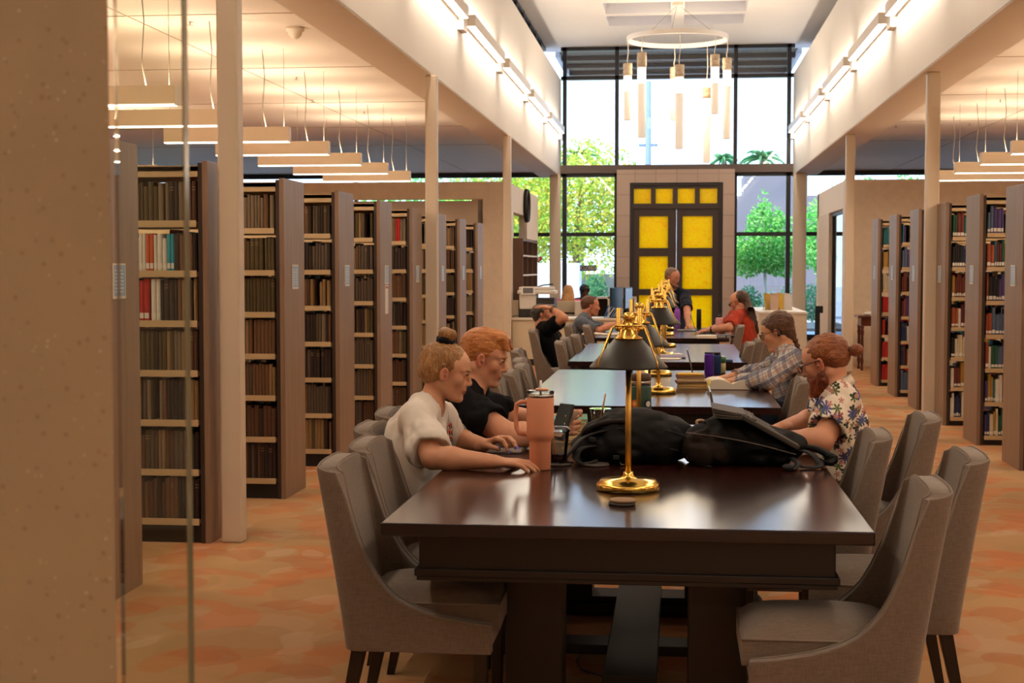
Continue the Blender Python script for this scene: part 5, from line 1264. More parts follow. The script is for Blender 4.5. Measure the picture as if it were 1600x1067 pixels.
F.ell(P(.105, 0, -.02), np.array([.085, .11, .115])*s, R, .01, 'sub')
for q in (-1, 1): F.ell(P(.010, .095*q, -.03), np.array([.03, .034, .05])*s, R, .004, 'sub')
fit(F.build('hair', hG), rootG)
# ---- man in the navy tee leaning over the end of the fourth table
m_navy = fabric('navy_tee', '#1b1f2d', .08); hS = hair_mat('short_greying_hair', '#4a3524', '#7a5c42', '#a38a6c', (60, 60, 60))
R = headR(-.75, .25); o = pt(1051, 432, 18.75); s = 1.0
a1 = dict(sh=pt(1071, 462, 18.8), el=pt(1074, 488, 18.75), wr=pt(1075, 503, 18.55), d=(.35, -.8, -.2), n=(0, -.2, -1), t=(-1, 0, 0), curls=[(.2, .25, .2)]*4, thumb=(.8, .2), sleeve=.72, loose=.02, r=(.055, .045, .042, .028))
a2 = dict(sh=pt(1030, 458, 18.7), el=pt(1024, 484, 18.6), wr=pt(1032, 502, 18.4), d=(.2, -.8, -.2), n=(0, -.2, -1), t=(1, 0, 0), curls=[(.2, .25, .2)]*4, sleeve=.72, loose=.02, r=(.055, .045, .042, .028))
for a in (a1, a2): a['wr'][2] = .80; a['wr'][1] = min(a['wr'][1], 18.15) if False else 18.12
a1['el'][1] = 18.45; a2['el'][1] = 18.4
pel = pt(1052, 508, 19.1); pel[2] = .92
rootS, P, tips = build_person(dict(label='bearded man standing in a navy tee, leaning on the far table with both hands', head=o, R=R, s=s, neck=pt(1051, 450, 18.85), chest=pt(1052, 475, 18.95), pel=pel, hem=pel+V_(0, 0, .03), fwd=(.1, -1, -.25), arms=[a1, a2], male=True,
    skin='#c18468', blush='#ad6049', lip='#94483e', brow=hS, shirt=m_navy, trousers=m_jean, shoes=m_shoe, w=.17, wr=.006, h=.008, seed=19, nr=.06, knees=[pel+V_(-.1, -.08, -.44), pel+V_(.1, -.08, -.44)], feet=[pel+V_(-.11, .06, -.86), pel+V_(.12, .06, -.86)]))
F = hair_field(P, R, s, .007); F.ell(P(-.020, 0, .029), np.array([.104, .079, .084])*s, R, 0); F.ell(P(-.055, 0, -.02), np.array([.055, .068, .055])*s, R, .02); F.wrinkle(.003, (60, 60, 60), 6)
F.ell(P(.10, 0, -.03), np.array([.085, .11, .105])*s, R, .01, 'sub')
for q in (-1, 1): F.ell(P(.010, .095*q, -.03), np.array([.03, .034, .05])*s, R, .004, 'sub')
fit(F.build('hair', hS), rootS)
F = hair_field(P, R, s, .007)
for q in (-1, 1): F.cap(P(.01, .06*q, -.075), P(.07, .018*q, -.112), .014, .018, .02)
F.ell(P(.078, 0, -.115), (.026, .026, .026), None, .02); F.ell(P(.1, 0, -.057), np.array([.008, .022, .006]), R, .008); fit(F.build('beard', hG), rootS)
# ---- man in the red tee, long ponytail (fourth table)
m_redt = fabric('brick_red_tee', '#a83a26', .1); hR = hair_mat('long_dark_brown_hair', '#22140d', '#43291a', '#6b4930', (110, 110, 20))
R = headR(PI-.3, .42); o = pt(1154, 470, 16.6); s = 1.0
a1 = dict(sh=pt(1150, 496, 16.4), el=pt(1139, 512, 16.25), wr=pt(1108, 514, 16.4), d=(-.95, .1, -.15), n=(0, .1, -1), t=(0, 1, 0), curls=[(.3, .4, .3)]*4, sleeve=.75, loose=.022, r=(.06, .047, .044, .029))
a2 = dict(sh=pt(1150, 492, 16.8), el=pt(1136, 508, 17.0), wr=pt(1110, 511, 16.85), d=(-.95, -.1, -.15), n=(0, -.1, -1), t=(0, -1, 0), curls=CUR, sleeve=.75, loose=.02, r=(.06, .047, .044, .029))
for a in (a1, a2): a['el'][2] = max(a['el'][2], .815); a['wr'][2] = .81
rootR, P, tips = build_person(dict(label='balding man with a long ponytail in a brick red tee at the far table', head=o, R=R, s=s, neck=pt(1160, 486, 16.6), chest=pt(1163, 510, 16.6), pel=pt(1166, 553, 16.6), hem=pt(1166, 548, 16.6), fwd=(-1, 0, -.2), arms=[a1, a2], male=True,
    skin='#c7886a', blush='#b0624a', lip='#94483e', brow=hR, shirt=m_redt, trousers=m_trs, shoes=m_shoe, w=.185, wr=.008, h=.008, seed=23, nr=.062, bulk=[(pt(1165, 530, 16.6), (.16, .19, .16))]))
F = hair_field(P, R, s, .008, extra=[pt(1186, 524, 16.5), pt(1175, 500, 16.5)])
F.ell(P(-.045, 0, .02), np.array([.085, .084, .085])*s, R, 0); F.ell(P(-.06, 0, -.03), np.array([.055, .068, .06])*s, R, .02)
q0, q1, q2, q3 = P(-.09, 0, -.02), pt(1173, 486, 16.45), pt(1181, 503, 16.4), pt(1184, 520, 16.45)
F.chain([q0, q1, q2, q3], [.04, .042, .036, .018], .02); F.wrinkle(.004, (60, 60, 20), 6)
F.ell(P(.10, 0, -.0), np.array([.10, .11, .15])*s, R, .01, 'sub'); fit(F.build('hair', hR), rootR); spectacles(P, R, s, rootR, m_specs)
c_ = a1['wr']*.85+a1['el']*.15; ax = nrm(a1['el']-a1['wr']); u_ = nrm(np.cross(ax, (0, 1, 0))); v_ = np.cross(ax, u_)
fit(MB().tube([c_+(u_*math.cos(t_)+v_*math.sin(t_))*.034 for t_ in np.linspace(0, 2*PI, 14)[:-1]], .008, m_cord, n=6, closed=True).sphere(c_-V_(0, .034, 0), (.018, .006, .018), m_cord, 12, 8).build('wristwatch'), rootR)
# ---- two people at the service desk by the windows
m_pink = fabric('pink_top', '#c2527a', .1); hK = hair_mat('long_blonde_hair', '#8a5a34', '#b98450', '#dcae78', (90, 90, 12)); hC = hair_mat('black_curly_hair', '#0b0908', '#161210', '#241c18', (60, 60, 60))
for who, px, py, yaw, sk, hm, shm, label, sc_ in (('k', 888, 457, PI/2, '#cf9a7a', hK, m_pink, 'person with long blonde hair and a pink top, seen from behind at the service desk', 1.0),
                                       ('c', 913, 456, -PI/2+.5, '#4a2b1d', hC, m_blk, 'person with short black curly hair looking down behind the service desk', 1.0)):
    y = 26.0 if who == 'k' else 28.6
    R = headR(yaw, .1 if who == 'k' else .5); o = pt(px, py, y); s = sc_; f_ = V_(math.cos(yaw), math.sin(yaw), -.1); sd = V_(-math.sin(yaw), math.cos(yaw), 0)
    nk = o+V_(0, 0, -.16)-f_*.04; ch_ = nk+V_(0, 0, -.22); pe = ch_+V_(0, 0, -.34)
    arms = [dict(sh=nk+sd*.19*q+V_(0, 0, -.03), el=nk+sd*.24*q+f_*.05+V_(0, 0, -.33), wr=nk+sd*.16*q+f_*.28+V_(0, 0, -.38), d=f_, n=(0, 0, -1), t=-sd*q, curls=CUR, sleeve=.6, loose=.02) for q in (-1, 1)]
    rk, P, tips = build_person(dict(label=label, head=o, R=R, s=s, neck=nk, chest=ch_, pel=pe, hem=pe, fwd=f_, arms=arms, skin=sk, blush=sk, lip='#8a4a40', brow=hm, shirt=shm, trousers=m_trs, shoes=m_shoe, w=.15, wr=.006, h=.012, seed=31))
    F = hair_field(P, R, s, .01, extra=[P(-.12, .1, -.3), P(-.1, -.1, -.3)]); F.ell(P(-.022, 0, .037), np.array([.112, .09, .1])*s, R, 0)
    if who == 'k': F.ell(P(-.05, 0, -.06), np.array([.085, .115, .13])*s, R, .03); F.ell(P(-.075, 0, -.14), np.array([.075, .125, .09])*s, R, .03); F.wrinkle(.006, (40, 40, 10), 6)
    else: F.ell(P(-.01, 0, .06), np.array([.11, .1, .09])*s, R, .02); F.wrinkle(.012, (45, 45, 45), 6)
    F.ell(P(.12, 0, -.03), np.array([.09, .075, .11])*s, R, .01, 'sub'); fit(F.build('hair', hm), rk)
# ================================================================ things on the tables
ZT = .7655
def on(px, py, z=ZT): return atz(px, py, z)
def lamp_free(*a): pass
# --- tumbler with handle and straw
m_peach = plain('peach_powder_coat', '#e0936f', .5); m_stl = plain('brushed_steel', '#b9b1aa', .25, metal=1.0); m_clr = glass_mat('clear_plastic', (.9, .92, .93, 1), 1.6); m_straw = plain('clear_straw', '#d9d2cc', .3)
p = on(844, 733); t = thing('tumbler', 'tall peach insulated tumbler with handle and straw beside the keyboard', 'tumbler', p)
k = .94
MB().lathe((0, 0, 0), [(.036, 0), (.0385, .004), (.040, .10), (.041, .108), (.050, .118), (.0505, .132), (.050, .140), (.050, .262), (.049, .264)], m_peach, n=36).build('cup', t)
MB().lathe((0, 0, 0), [(.0492, .262), (.0495, .276), (.047, .277)], m_stl, n=36).build('steel_rim', t)
MB().lathe((0, 0, 0), [(.0495, .276), (.051, .279), (.051, .288), (.046, .291), (.0, .291)], m_clr, n=36).build('lid', t)
MB().box(-.018, .03, -.016, .016, .286, .296, m_peach).build('lid_tab', t, bevel=.004)
MB().tube([(.0, 0, .2), (.002, 0, .325)], .0045, m_straw, n=10).build('straw', t)
MB().tube([(-.046, -.004, .245), (-.07, -.004, .247), (-.086, -.004, .238), (-.090, -.004, .2), (-.086, -.004, .15), (-.078, -.004, .132), (-.047, -.004, .128)], .0085, m_peach, n=12).build('handle', t)
# --- iced drink cup and coaster
m_cola = plain('dark_drink', '#3a0f0a', .1); m_coast = plain('grey_coaster', '#4a423d', .7, var=.1); m_cork = plain('cork_edge', '#8b6c4e', .8)
def coaster(px, py, label, r=.052, n=1):
    c = on(px, py); b = MB()
    for i in range(n): b.lathe((.003*i, 0, i*.009), [(r-.003, 0), (r, .002), (r, .005), (r-.002, .008)], m_coast if i < n-1 or n == 1 else m_cork, n=28)
    o = b.build('coaster', loc=c); tag(o, label, 'coaster'); return c
coaster(972, 788, 'round dark coaster pair lying in front of the gold lamp base', .042, 2)
coaster(930, 727, 'round grey coaster lying against the first black backpack')
c = coaster(872, 726, 'thin dark coaster under the iced drink cup')
t = thing('plastic_cup', 'clear plastic cup with a little dark drink behind the peach tumbler', 'cup', (c.x, c.y, ZT+.0085))
MB().lathe((0, 0, 0), [(.029, 0), (.030, .002), (.042, .115), (.0425, .118)], m_clr, n=28).build('cup', t); MB().lathe((0, 0, 0), [(.026, .003), (.0285, .03), (0, .03)], m_cola, n=24).build('drink', t)
MB().lathe((0, 0, 0), [(.044, .116), (.045, .119), (.044, .128), (.038, .132), (.034, .136), (.0, .137)], m_clr, n=28).build('lid', t); MB().tube([(-.01, 0, .01), (-.018, 0, .10)], .004, plain('orange_straw', '#b86a3a', .4), n=8).build('straw', t)
c = on(938, 688); c = at(938, 668, 6.35); c.z = ZT; t = thing('plastic_cup', 'clear plastic cup with an amber stirring straw behind the first backpack', 'cup', c)
MB().lathe((0, 0, 0), [(.030, 0), (.0305, .002), (.044, .12), (.048, .122), (.048, .127)], m_clr, n=28).build('cup', t); MB().lathe((0, 0, 0), [(.027, .003), (.036, .06), (0, .06)], plain('iced_tea', '#a8876a', .2), n=24).build('drink', t)
MB().tube([(-.01, 0, .02), (.022, 0, .19)], .0038, plain('amber_straw', '#c98a52', .4), n=8).build('straw', t)
# --- silver keyboard under the woman's hands, keys
m_alu = plain('silver_aluminium', '#aaa39c', .3, metal=.8); m_key = plain('pale_key', '#8f8a86', .5)
a = on(800, 703); t = thing('keyboard', 'thin silver keyboard under the hands of the woman in the white tee', 'keyboard', (a.x-.02, a.y+.02, ZT), PI/2)
MB().box(-.14, .14, -.07, .07, 0, .008, m_alu).build('tray', t, bevel=.002); kb = MB()
for i in range(13):
    for j in range(5): kb.box(-.133+i*.0206, -.133+i*.0206+.0175, -.062+j*.025, -.062+j*.025+.020, .008, .0105, m_key)
kb.build('keys', t)
a = on(812, 729); t = thing('key_bunch', 'bunch of metal keys with a ring beside the peach tumbler', 'keys', a); m_km = plain('nickel_key', '#8f857a', .3, metal=1.0)
MB().tube([(-.035+.014*math.cos(q), .014*math.sin(q), .006) for q in np.linspace(0, 2*PI, 16)[:-1]], .0014, m_km, n=6, closed=True).build('ring', t)
for i, an in enumerate((-.5, .1, .6, 1.1)):
    d = Vector((math.cos(an), math.sin(an)*.6, 0)); b = MB(); q = Vector((-.022, .004*i, .004+.003*i)); b.lathe(q, [(.004, 0), (.011, 0), (.011, .002), (.004, .002)], m_km, n=14)
    b.box(.008, .042, -.003, .003, 0, .002, m_km, Matrix.Translation(q) @ Matrix.Rotation(an*.6, 4, 'Z')); b.build('key', t)
MB().box(-.0, .03, -.012, .012, 0, .008, plain('green_fob', '#4a7a4e', .5)).build('fob', t, bevel=.002, loc=(.02, .01, .001))
# --- phone in the red-haired man's hands
m_scr2 = plain('dark_screen', '#2f3b3c', .12); m_case = plain('worn_black_case', '#1d1b1b', .5); m_wal = plain('tan_wallet_flap', '#8a6644', .6)
a = at(878, 660, 5.98); t = thing('phone', 'dark phone in a folding case held up by the red-haired man', 'phone', a)
mt = Matrix.Rotation(.85, 4, 'Z') @ Matrix.Rotation(.42, 4, 'Y')
MB().box(-.006, .006, -.04, .04, -.075, .08, m_case, mt).build('case', t, bevel=.002); MB().box(-.0075, -.006, -.036, .036, -.07, .075, m_scr2, mt).build('screen', t)
sm = MB()
for i in range(3): sm.tube([mt @ Vector((-.008, -.036+.008*i, -.05+.035*i+.01*math.sin(q*3))) + Vector((0, q*.06, .008*math.sin(q*7+i))) for q in np.linspace(0, 1, 8)], .002, m_plate, n=5)
sm.build('screen_picture', t); MB().box(.008, .012, -.04, .04, -.07, .075, m_wal, Matrix.Rotation(.85, 4, 'Z') @ Matrix.Rotation(.85, 4, 'Y')).build('case_flap', t, bevel=.001)
# --- book piles
def flat_book(px, py, y, lx, ly, h, col, label, z=ZT, rot=0, open_=False, group=None, loc=None):
    c = loc if loc is not None else at(px, py, y); o = MB()
    o.box(-lx/2, lx/2, -ly/2, ly/2, 0, .003, col).box(-lx/2, lx/2, -ly/2, ly/2, h-.003, h, col).box(-lx/2, -lx/2+.003, -ly/2, ly/2, 0, h, col)
    t = thing('book', label, 'book', (c[0], c[1], z), rot, group); o.build('cover', t, bevel=.0008); MB().box(-lx/2+.004, lx/2-.004, -ly/2+.004, ly/2-.004, .003, h-.003, m_pages2).build('page_block', t); return z+h+.0005
m_pages2 = plain('cream_pages', '#d3b98a', .85, var=.08, vs=60); m_teal = cloth('mint', '#5f9c86'); m_crm = cloth('cream2', '#d6c195', v=.05); m_tan2 = cloth('tan2', '#b48e5c'); m_brn = cloth('brown2', '#5b3222'); m_yel = cloth('yellow', '#d8a61c'); m_pnk = cloth('dusty_pink', '#b5806a')
c0 = at(889, 690, 6.3)
z = ZT
for i, (dx, lx, ly, h, cc, lb) in enumerate([(.01, .21, .27, .012, m_crm, 'open pale book lying lowest in the pile beside the red-haired man'), (0, .17, .24, .038, m_tan2, 'thick cream paged book in the pile beside the red-haired man'), (-.005, .165, .235, .032, m_crm, 'cream paged book just below the mint covered one'), (.0, .16, .23, .014, m_teal, 'mint green covered book topping the pile beside the red-haired man')]):
    z = flat_book(0, 0, 0, lx, ly, h, cc, lb, z, .04*i-.05, group='books stacked beside the red-haired man', loc=(c0.x+dx, c0.y-.02, 0))
c1 = on(1084, 607); z = ZT
for i, (lx, ly, h, cc, lb) in enumerate([(.20, .15, .014, m_tan2, 'tan book lowest in the pile on the second table'), (.19, .14, .016, m_yel, 'yellow edged book second from the bottom of the second table pile'), (.20, .15, .010, m_brn, 'thin dark brown book in the middle of the second table pile'), (.17, .14, .024, m_pnk, 'dusty pink thick book in the second table pile'), (.18, .13, .012, m_brn, 'brown book near the top of the second table pile'), (.15, .12, .010, m_yel, 'small yellow notebook on top of the second table pile')]):
    z = flat_book(0, 0, 0, lx, ly, h, cc, lb, z, .06*(i % 3)-.05, group='books stacked on the second table', loc=(c1.x-.005*i, c1.y+.06, 0))
def open_book(px, py, lx, ly, h, label, rot=0, z=ZT, cc=None):
    c = on(px, py); t = thing('book', label, 'book', (c.x, c.y+ly/2, z), rot); g = MB(); n = 12
    for s in (-1, 1):
        vs = []
        for i in range(n+1):
            u = i/n; x = s*u*lx/2; zz = h*(.55+.45*math.sin(u*PI*.85))*(1 if u < .97 else .9)
            vs += [(x, -ly/2, .003), (x, -ly/2, zz), (x, ly/2, zz), (x, ly/2, .003)]
        fs = []
        for i in range(n):
            a_ = 4*i; fs += [(a_, a_+4, a_+5, a_+1), (a_+1, a_+5, a_+6, a_+2), (a_+2, a_+6, a_+7, a_+3)]
        fs.append((4*n, 4*n+3, 4*n+2, 4*n+1)); g.add(vs, fs, m_pages3)
    g.build('page_block', t); MB().box(-lx/2-.006, lx/2+.006, -ly/2-.004, ly/2+.004, 0, .003, cc or m_brn).build('cover', t); return t
m_pages3 = plain('white_pages', '#ddd2c0', .85, var=.05, vs=80)
open_book(1143, 609, .30, .26, .062, 'thick open book with white pages in front of the woman in plaid', .05)
c2 = on(1113, 607); 
nb = thing('notebook', 'slim notebook fanned open between the book pile and the thick open book', 'notebook', (c2.x, c2.y+.10, ZT), .25); MB().box(-.07, .07, -.1, .1, 0, .02, m_pages3).build('page_block', nb); MB().box(-.072, .072, -.102, .102, .02, .024, m_tan2).build('cover', nb)
open_book(948, 524, .55, .26, .02, 'wide open newspaper-like book before the man in grey', .0)
# --- cans and bottles
m_pur = plain('violet_metal', '#5a2fa0', .28, metal=.55); m_lil = plain('lilac_metal', '#9c55c4', .35, metal=.2); m_blu = plain('blue_metal', '#1f3a6a', .3, metal=.5); m_pnkb = plain('pink_bottle', '#d99a98', .45); m_blk2 = plain('black_plastic', '#131113', .4)
def bottle(px, py, y, r, h, body, cap, label, capr=.6, ch=.03, loop=False, z=ZT, cat='bottle'):
    c = on(px, py); t = thing('water_bottle', label, cat, (c.x, c.y+r, z))
    MB().lathe((0, 0, 0), [(r*.95, 0), (r, .004), (r, h-.02), (r*.94, h-.008), (r*capr, h)], body, n=28).build('body', t)
    MB().lathe((0, 0, 0), [(r*capr, h), (r*capr, h+ch*.8), (r*capr*.85, h+ch)], cap, n=24).build('cap', t)
    if loop: MB().tube([(-r*.5, 0, h+ch*.8), (-r*.45, 0, h+ch+.02), (r*.45, 0, h+ch+.02), (r*.5, 0, h+ch*.8)], .005, cap, n=8).build('carry_loop', t)
    return t
bottle(1108, 589, 0, .032, .155, m_pur, m_blk2, 'deep purple metal bottle beside the book pile on the second table', .97, .012)
bottle(1120, 584, 0, .030, .13, m_blu, m_blk2, 'dark blue bottle just behind the purple one on the second table', .9, .02)
bottle(1058, 512, 0, .037, .22, m_lil, m_lil, 'lilac bottle on the far table beside the lamps', .7, .02)
bottle(1092, 512, 0, .030, .20, m_blk2, plain('dark_purple_lid', '#3c1d5a', .4), 'black bottle with a purple lid behind the tilted laptop', .95, .03)
bottle(1124, 523, 0, .042, .19, m_pnkb, m_blk2, 'pale pink bottle with a black loop cap at the far table', .6, .025, True)
m_can = plain('green_can', '#3f7a3c', .3, metal=.4); m_canb = plain('tan_can_label', '#a89a62', .4)
c = on(1127, 583); t = thing('drink_can', 'green drink can beside the dark blue bottle', 'can', (c.x, c.y+.03, ZT)); MB().lathe((0, 0, 0), [(.026, 0), (.032, .006), (.032, .07)], m_canb, n=28).build('label_band', t); MB().lathe((0, 0, 0), [(.032, .07), (.032, .104), (.027, .114)], m_can, n=28).build('body', t); MB().lathe((0, 0, 0), [(.027, .114), (.027, .117), (.024, .116), (0, .116)], m_stl, n=24).build('lid', t)
# --- big green jug with brown lid, stickers
m_grn = plain('forest_green_metal', '#23483a', .45); m_blid = plain('brown_lid', '#4b3328', .45); m_stk = plain('orange_sticker', '#d9702c', .5); m_wht = plain('white_ink', '#e3dccf', .6)
c = at(1000, 690, 6.55); t = thing('jug', 'green insulated jug with a brown loop lid and round stickers behind the backpack', 'jug', (c.x, c.y, ZT))
MB().lathe((0, 0, 0), [(.047, 0), (.0495, .004), (.0495, .205), (.047, .212)], m_grn, n=36).build('body', t); MB().lathe((0, 0, 0), [(.047, .212), (.0475, .232), (.046, .234)], m_stl, n=36).build('steel_collar', t)
MB().lathe((0, 0, 0), [(.047, .234), (.048, .238), (.048, .262), (.044, .266), (0, .268)], m_blid, n=36).build('lid', t)
MB().tube([(-.040, 0, .262), (-.040, 0, .285), (-.030, 0, .303), (.0, 0, .310), (.030, 0, .303), (.040, 0, .285), (.040, 0, .262)], .006, m_blid, n=10).build('carry_loop', t)
def disc_on(r, an, z0, rad, mat, name, parent, dr=.0012, sx=1):
    b = MB(); vs = [(0, 0, 0)]; n = 18
    vs = [((r+dr)*math.cos(an+sx*rad*math.cos(q)/r), (r+dr)*math.sin(an+sx*rad*math.cos(q)/r), z0+rad*math.sin(q)) for q in np.linspace(0, 2*PI, n+1)[:-1]]; vs.append(((r+dr)*math.cos(an), (r+dr)*math.sin(an), z0))
    b.add(vs, [(i, (i+1) % n, n) for i in range(n)], mat); return b.build(name, parent)
disc_on(.0495, -PI/2-.45, .135, .018, m_stk, 'orange_sticker', t); disc_on(.0495, -PI/2-.45, .135, .009, plain('pale_orange_ink', '#eab27a', .5), 'sticker_centre', t, .0022)
disc_on(.0495, -PI/2+.75, .135, .020, m_blk2, 'dark_sticker', t); disc_on(.0495, -PI/2+.80, .133, .013, m_wht, 'sticker_emblem', t, .0022)
# --- laptops
def laptop(c, rot, label, w=.32, d=.22, openang=1.9, lidh=.21, name='laptop'):
    t = thing(name, label, 'laptop', c, rot)      # local +x: away from the user, toward the hinge
    MB().box(-d/2, d/2, -w/2, w/2, 0, .012, m_alu2).build('keyboard_deck', t, bevel=.003); kb = MB()
    for i in range(13):
        for j in range(5): kb.box(-d*.30+j*.020, -d*.30+j*.020+.016, -w*.42+i*w*.065, -w*.42+i*w*.065+w*.052, .012, .0135, m_blk2)
    kb.build('keys', t)
    mt = Matrix.Translation((d/2, 0, .012)) @ Matrix.Rotation(openang-PI/2, 4, 'Y')
    MB().box(0, .007, -w/2, w/2, 0, lidh, m_alu2, mt).build('screen_lid', t, bevel=.002); MB().box(-.001, 0, -w/2+.01, w/2-.01, .012, lidh-.01, m_scr3, mt).build('screen', t)
m_alu2 = plain('grey_laptop_shell', '#6f6a68', .35, metal=.6); m_scr3 = plain('laptop_display', '#3c4a5c', .2)
c = on(1128, 690); laptop((at(1128, 690, 6.2).x+.10, 6.22, ZT), PI, 'grey laptop standing open before the man in the floral shirt', openang=1.75, lidh=.22)
laptop((on(1105, 588).x+.02, 9.5, ZT), PI, 'slim silver laptop open behind the books on the second table', openang=1.8)
laptop((on(1098, 514).x+.02, 16.75, ZT), PI, 'dark laptop tilted back before the man in the red tee', openang=1.9)
laptop((on(1085, 512).x-.10, 17.3, ZT), PI, 'second dark laptop behind the lilac bottle on the far table', openang=1.9)
# --- loose items
c = on(1121, 553); t = thing('cap', 'small white crumpled napkin on the third table beside the plaid sleeve', 'napkin', (c.x, c.y, ZT)); F = Field((-.07, -.05, -.01), (.07, .05, .06), .005); F.ell((0, 0, .02), (.05, .03, .018), None, 0); F.ell((-.01, .0, .035), (.03, .02, .016), None, .01); F.wrinkle(.005, (40, 40, 40), 3); F.plane_cut((0, 0, .001), (0, 0, -1)); o = F.build('cloth', m_white, t)
t.name = 'napkin'
c = on(1123, 566); b = MB().box(-.09, .09, -.06, .06, 0, .022, plain('blue_case', '#27406b', .5)).build('pencil_case', bevel=.008, loc=(c.x+.02, c.y+.05, ZT)); tag(b, 'flat blue case on the third table below the white napkin', 'case')
c = on(1069, 512); t = thing('computer_mouse', 'pale rounded mouse beside the hand of the man in navy', 'mouse', (c.x, c.y+.03, ZT)); F = Field((-.09, -.06, -.01), (.09, .06, .06), .006); F.ell((0, 0, 0), (.075, .04, .04), None, 0); F.plane_cut((0, 0, .001), (0, 0, -1)); F.build('shell', plain('pale_mouse', '#cdb799', .5), t)
for i, (px, py, cc) in enumerate(((1040, 562, m_pages3), (1046, 560, cloth('lavender', '#8f86a8')), (1038, 558, m_pages3))):
    c = on(px, py); o = MB().box(-.12, .12, -.09, .09, 0, .008, cc).build('booklet', loc=(c.x+.01*i, c.y+.08, ZT+.0083*i), rotz=.15*i-.1); tag(o, ['white booklet lowest beside the lamp base on the third table', 'lavender booklet in the middle beside the lamp base on the third table', 'white booklet on top beside the lamp base on the third table'][i], 'booklet', 'booklets by the lamp base')
for i, (px, lb, cc) in enumerate(((1118, 'pale book lying under the pink bottle on the far table', m_pages3), (1133, 'black lettered book lying beside the pink bottle on the far table', m_blk2))):
    c = on(px, 529-i*1); t = thing('book', lb, 'book', (c.x, c.y+.12, ZT), .05); MB().box(-.1, .1, -.1, .1, 0, .03-.005*i, cc).build('cover', t, bevel=.001)
    if i:
        tt = MB()
        for k_ in range(9): tt.box(-.08+k_*.014+(.012 if k_ > 5 else 0), -.072+k_*.014+(.012 if k_ > 5 else 0), -.1012, -.1, .006, .018, m_wht)
        tt.build('spine_lettering', t)
    else: t.location.x -= .09
# highlighter / sticky flag
c = on(1106, 612); o = MB().tube([(0, 0, .012), (.012, .02, .07)], [.011, .008], plain('yellow_marker_mat', '#d9c24a', .4), n=10).build('marker_pen', loc=(c.x, c.y, ZT)); tag(o, 'yellow marker pen standing tilted before the thick open book', 'pen')
# power cable of the lamps on the floor under the first table
cb = [at(968, 985, 4.9), at(920, 1015, 4.75), at(900, 1035, 4.7), at(930, 1055, 4.65), at(1000, 1064, 4.7), at(1028, 1050, 4.75), at(1020, 1040, 4.9)]
cbm = MB().tube([(atz(x, y, .006)) for x, y in ((968, 985), (935, 1000), (912, 1018), (901, 1032), (908, 1046), (940, 1056), (985, 1062), (1018, 1060), (1028, 1048), (1020, 1038))], .004, m_cord, n=6).build('power_cord')
tag(cbm, 'black power cord curling over the carpet beneath the long table', 'cord')
# ================================================================ backpacks
def bagmat(name, a, b):
    m = M(name); n = m.noise(m.coords(), 300, 1); m.p(color=m.mix(m.noise(m.coords(), 6, 3), C(a), C(b)), rough=.7, spec=.18); m.bump(n, .4, .0012); return m.m
m_bag = bagmat('black_nylon', '#060505', '#0d0b0a'); m_bag2 = bagmat('charcoal_nylon', '#1c1410', '#291e18'); m_strap = plain('webbing', '#0b0a0b', .7); m_zip = plain('zipper_pull', '#6a6058', .4, metal=.8)
# first backpack: lying on its front, rounded back toward the ceiling
c = at(985, 733, 5.55); cx, cy = c.x, 5.62
t = thing('backpack', 'rounded black backpack lying on the table behind the gold lamp', 'backpack', (cx, cy, ZT))
F = Field((cx-.30, cy-.22, ZT-.02), (cx+.30, cy+.24, ZT+.26), .006)
F.ell((cx+.03, cy, ZT+.085), (.215, .16, .115), None, 0); F.ell((cx+.10, cy, ZT+.075), (.125, .15, .085), None, .04); F.ell((cx-.10, cy+.01, ZT+.06), (.12, .14, .065), None, .05); F.ell((cx-.02, cy-.05, ZT+.05), (.19, .11, .055), None, .04); F.cap((cx-.19, cy, ZT+.035), (cx-.08, cy, ZT+.09), .035, .05, .04)
F.wrinkle(.009, (16, 12, 20), 5); F.plane_cut((0, 0, ZT+.001), (0, 0, -1))
b = fit(F.build('body', m_bag), t)
def seam(pts, r=.0035, m=None, name='seam_piping', par=None):
    o = MB().tube([Vector(p) for p in pts], r, m or m_strap, n=6).build(name); return fit(o, par)
arc = []
for q in np.linspace(.10, .93, 22):
    a = PI*q; x = cx+.03+.205*math.cos(a); arc.append((x, cy-.118-.012*math.sin(a), ZT+.075+.062*math.sin(a)))
seam(arc, .0032, m_zip if False else m_strap, 'zipper', t)
arc = [(cx-.12+.30*q, cy-.14+.01*math.sin(PI*q), ZT+.055+.018*math.sin(PI*q)) for q in np.linspace(0, 1, 14)]; seam(arc, .0028, None, 'pocket_seam', t)
def strap(pts, w, par, m=None, name='shoulder_strap', th=.006):
    pts = [Vector(p) for p in pts]; vs = []
    for i, p in enumerate(pts):
        d = (pts[min(i+1, len(pts)-1)]-pts[max(i-1, 0)]).normalized(); s_ = d.cross(Vector((0, 0, 1)))
        s_ = Vector((0, 1, 0)) if s_.length < .2 else s_.normalized(); u = s_.cross(d).normalized()
        vs += [p-s_*w/2-u*th/2, p+s_*w/2-u*th/2, p+s_*w/2+u*th/2, p-s_*w/2+u*th/2]
    fs = []
    for i in range(len(pts)-1):
        for k_ in range(4): fs.append((4*i+k_, 4*i+(k_+1) % 4, 4*i+4+(k_+1) % 4, 4*i+4+k_))
    fs += [(3, 2, 1, 0), tuple(4*(len(pts)-1)+k_ for k_ in range(4))]
    return fit(MB().add(vs, fs, m or m_strap, True).build(name), par)
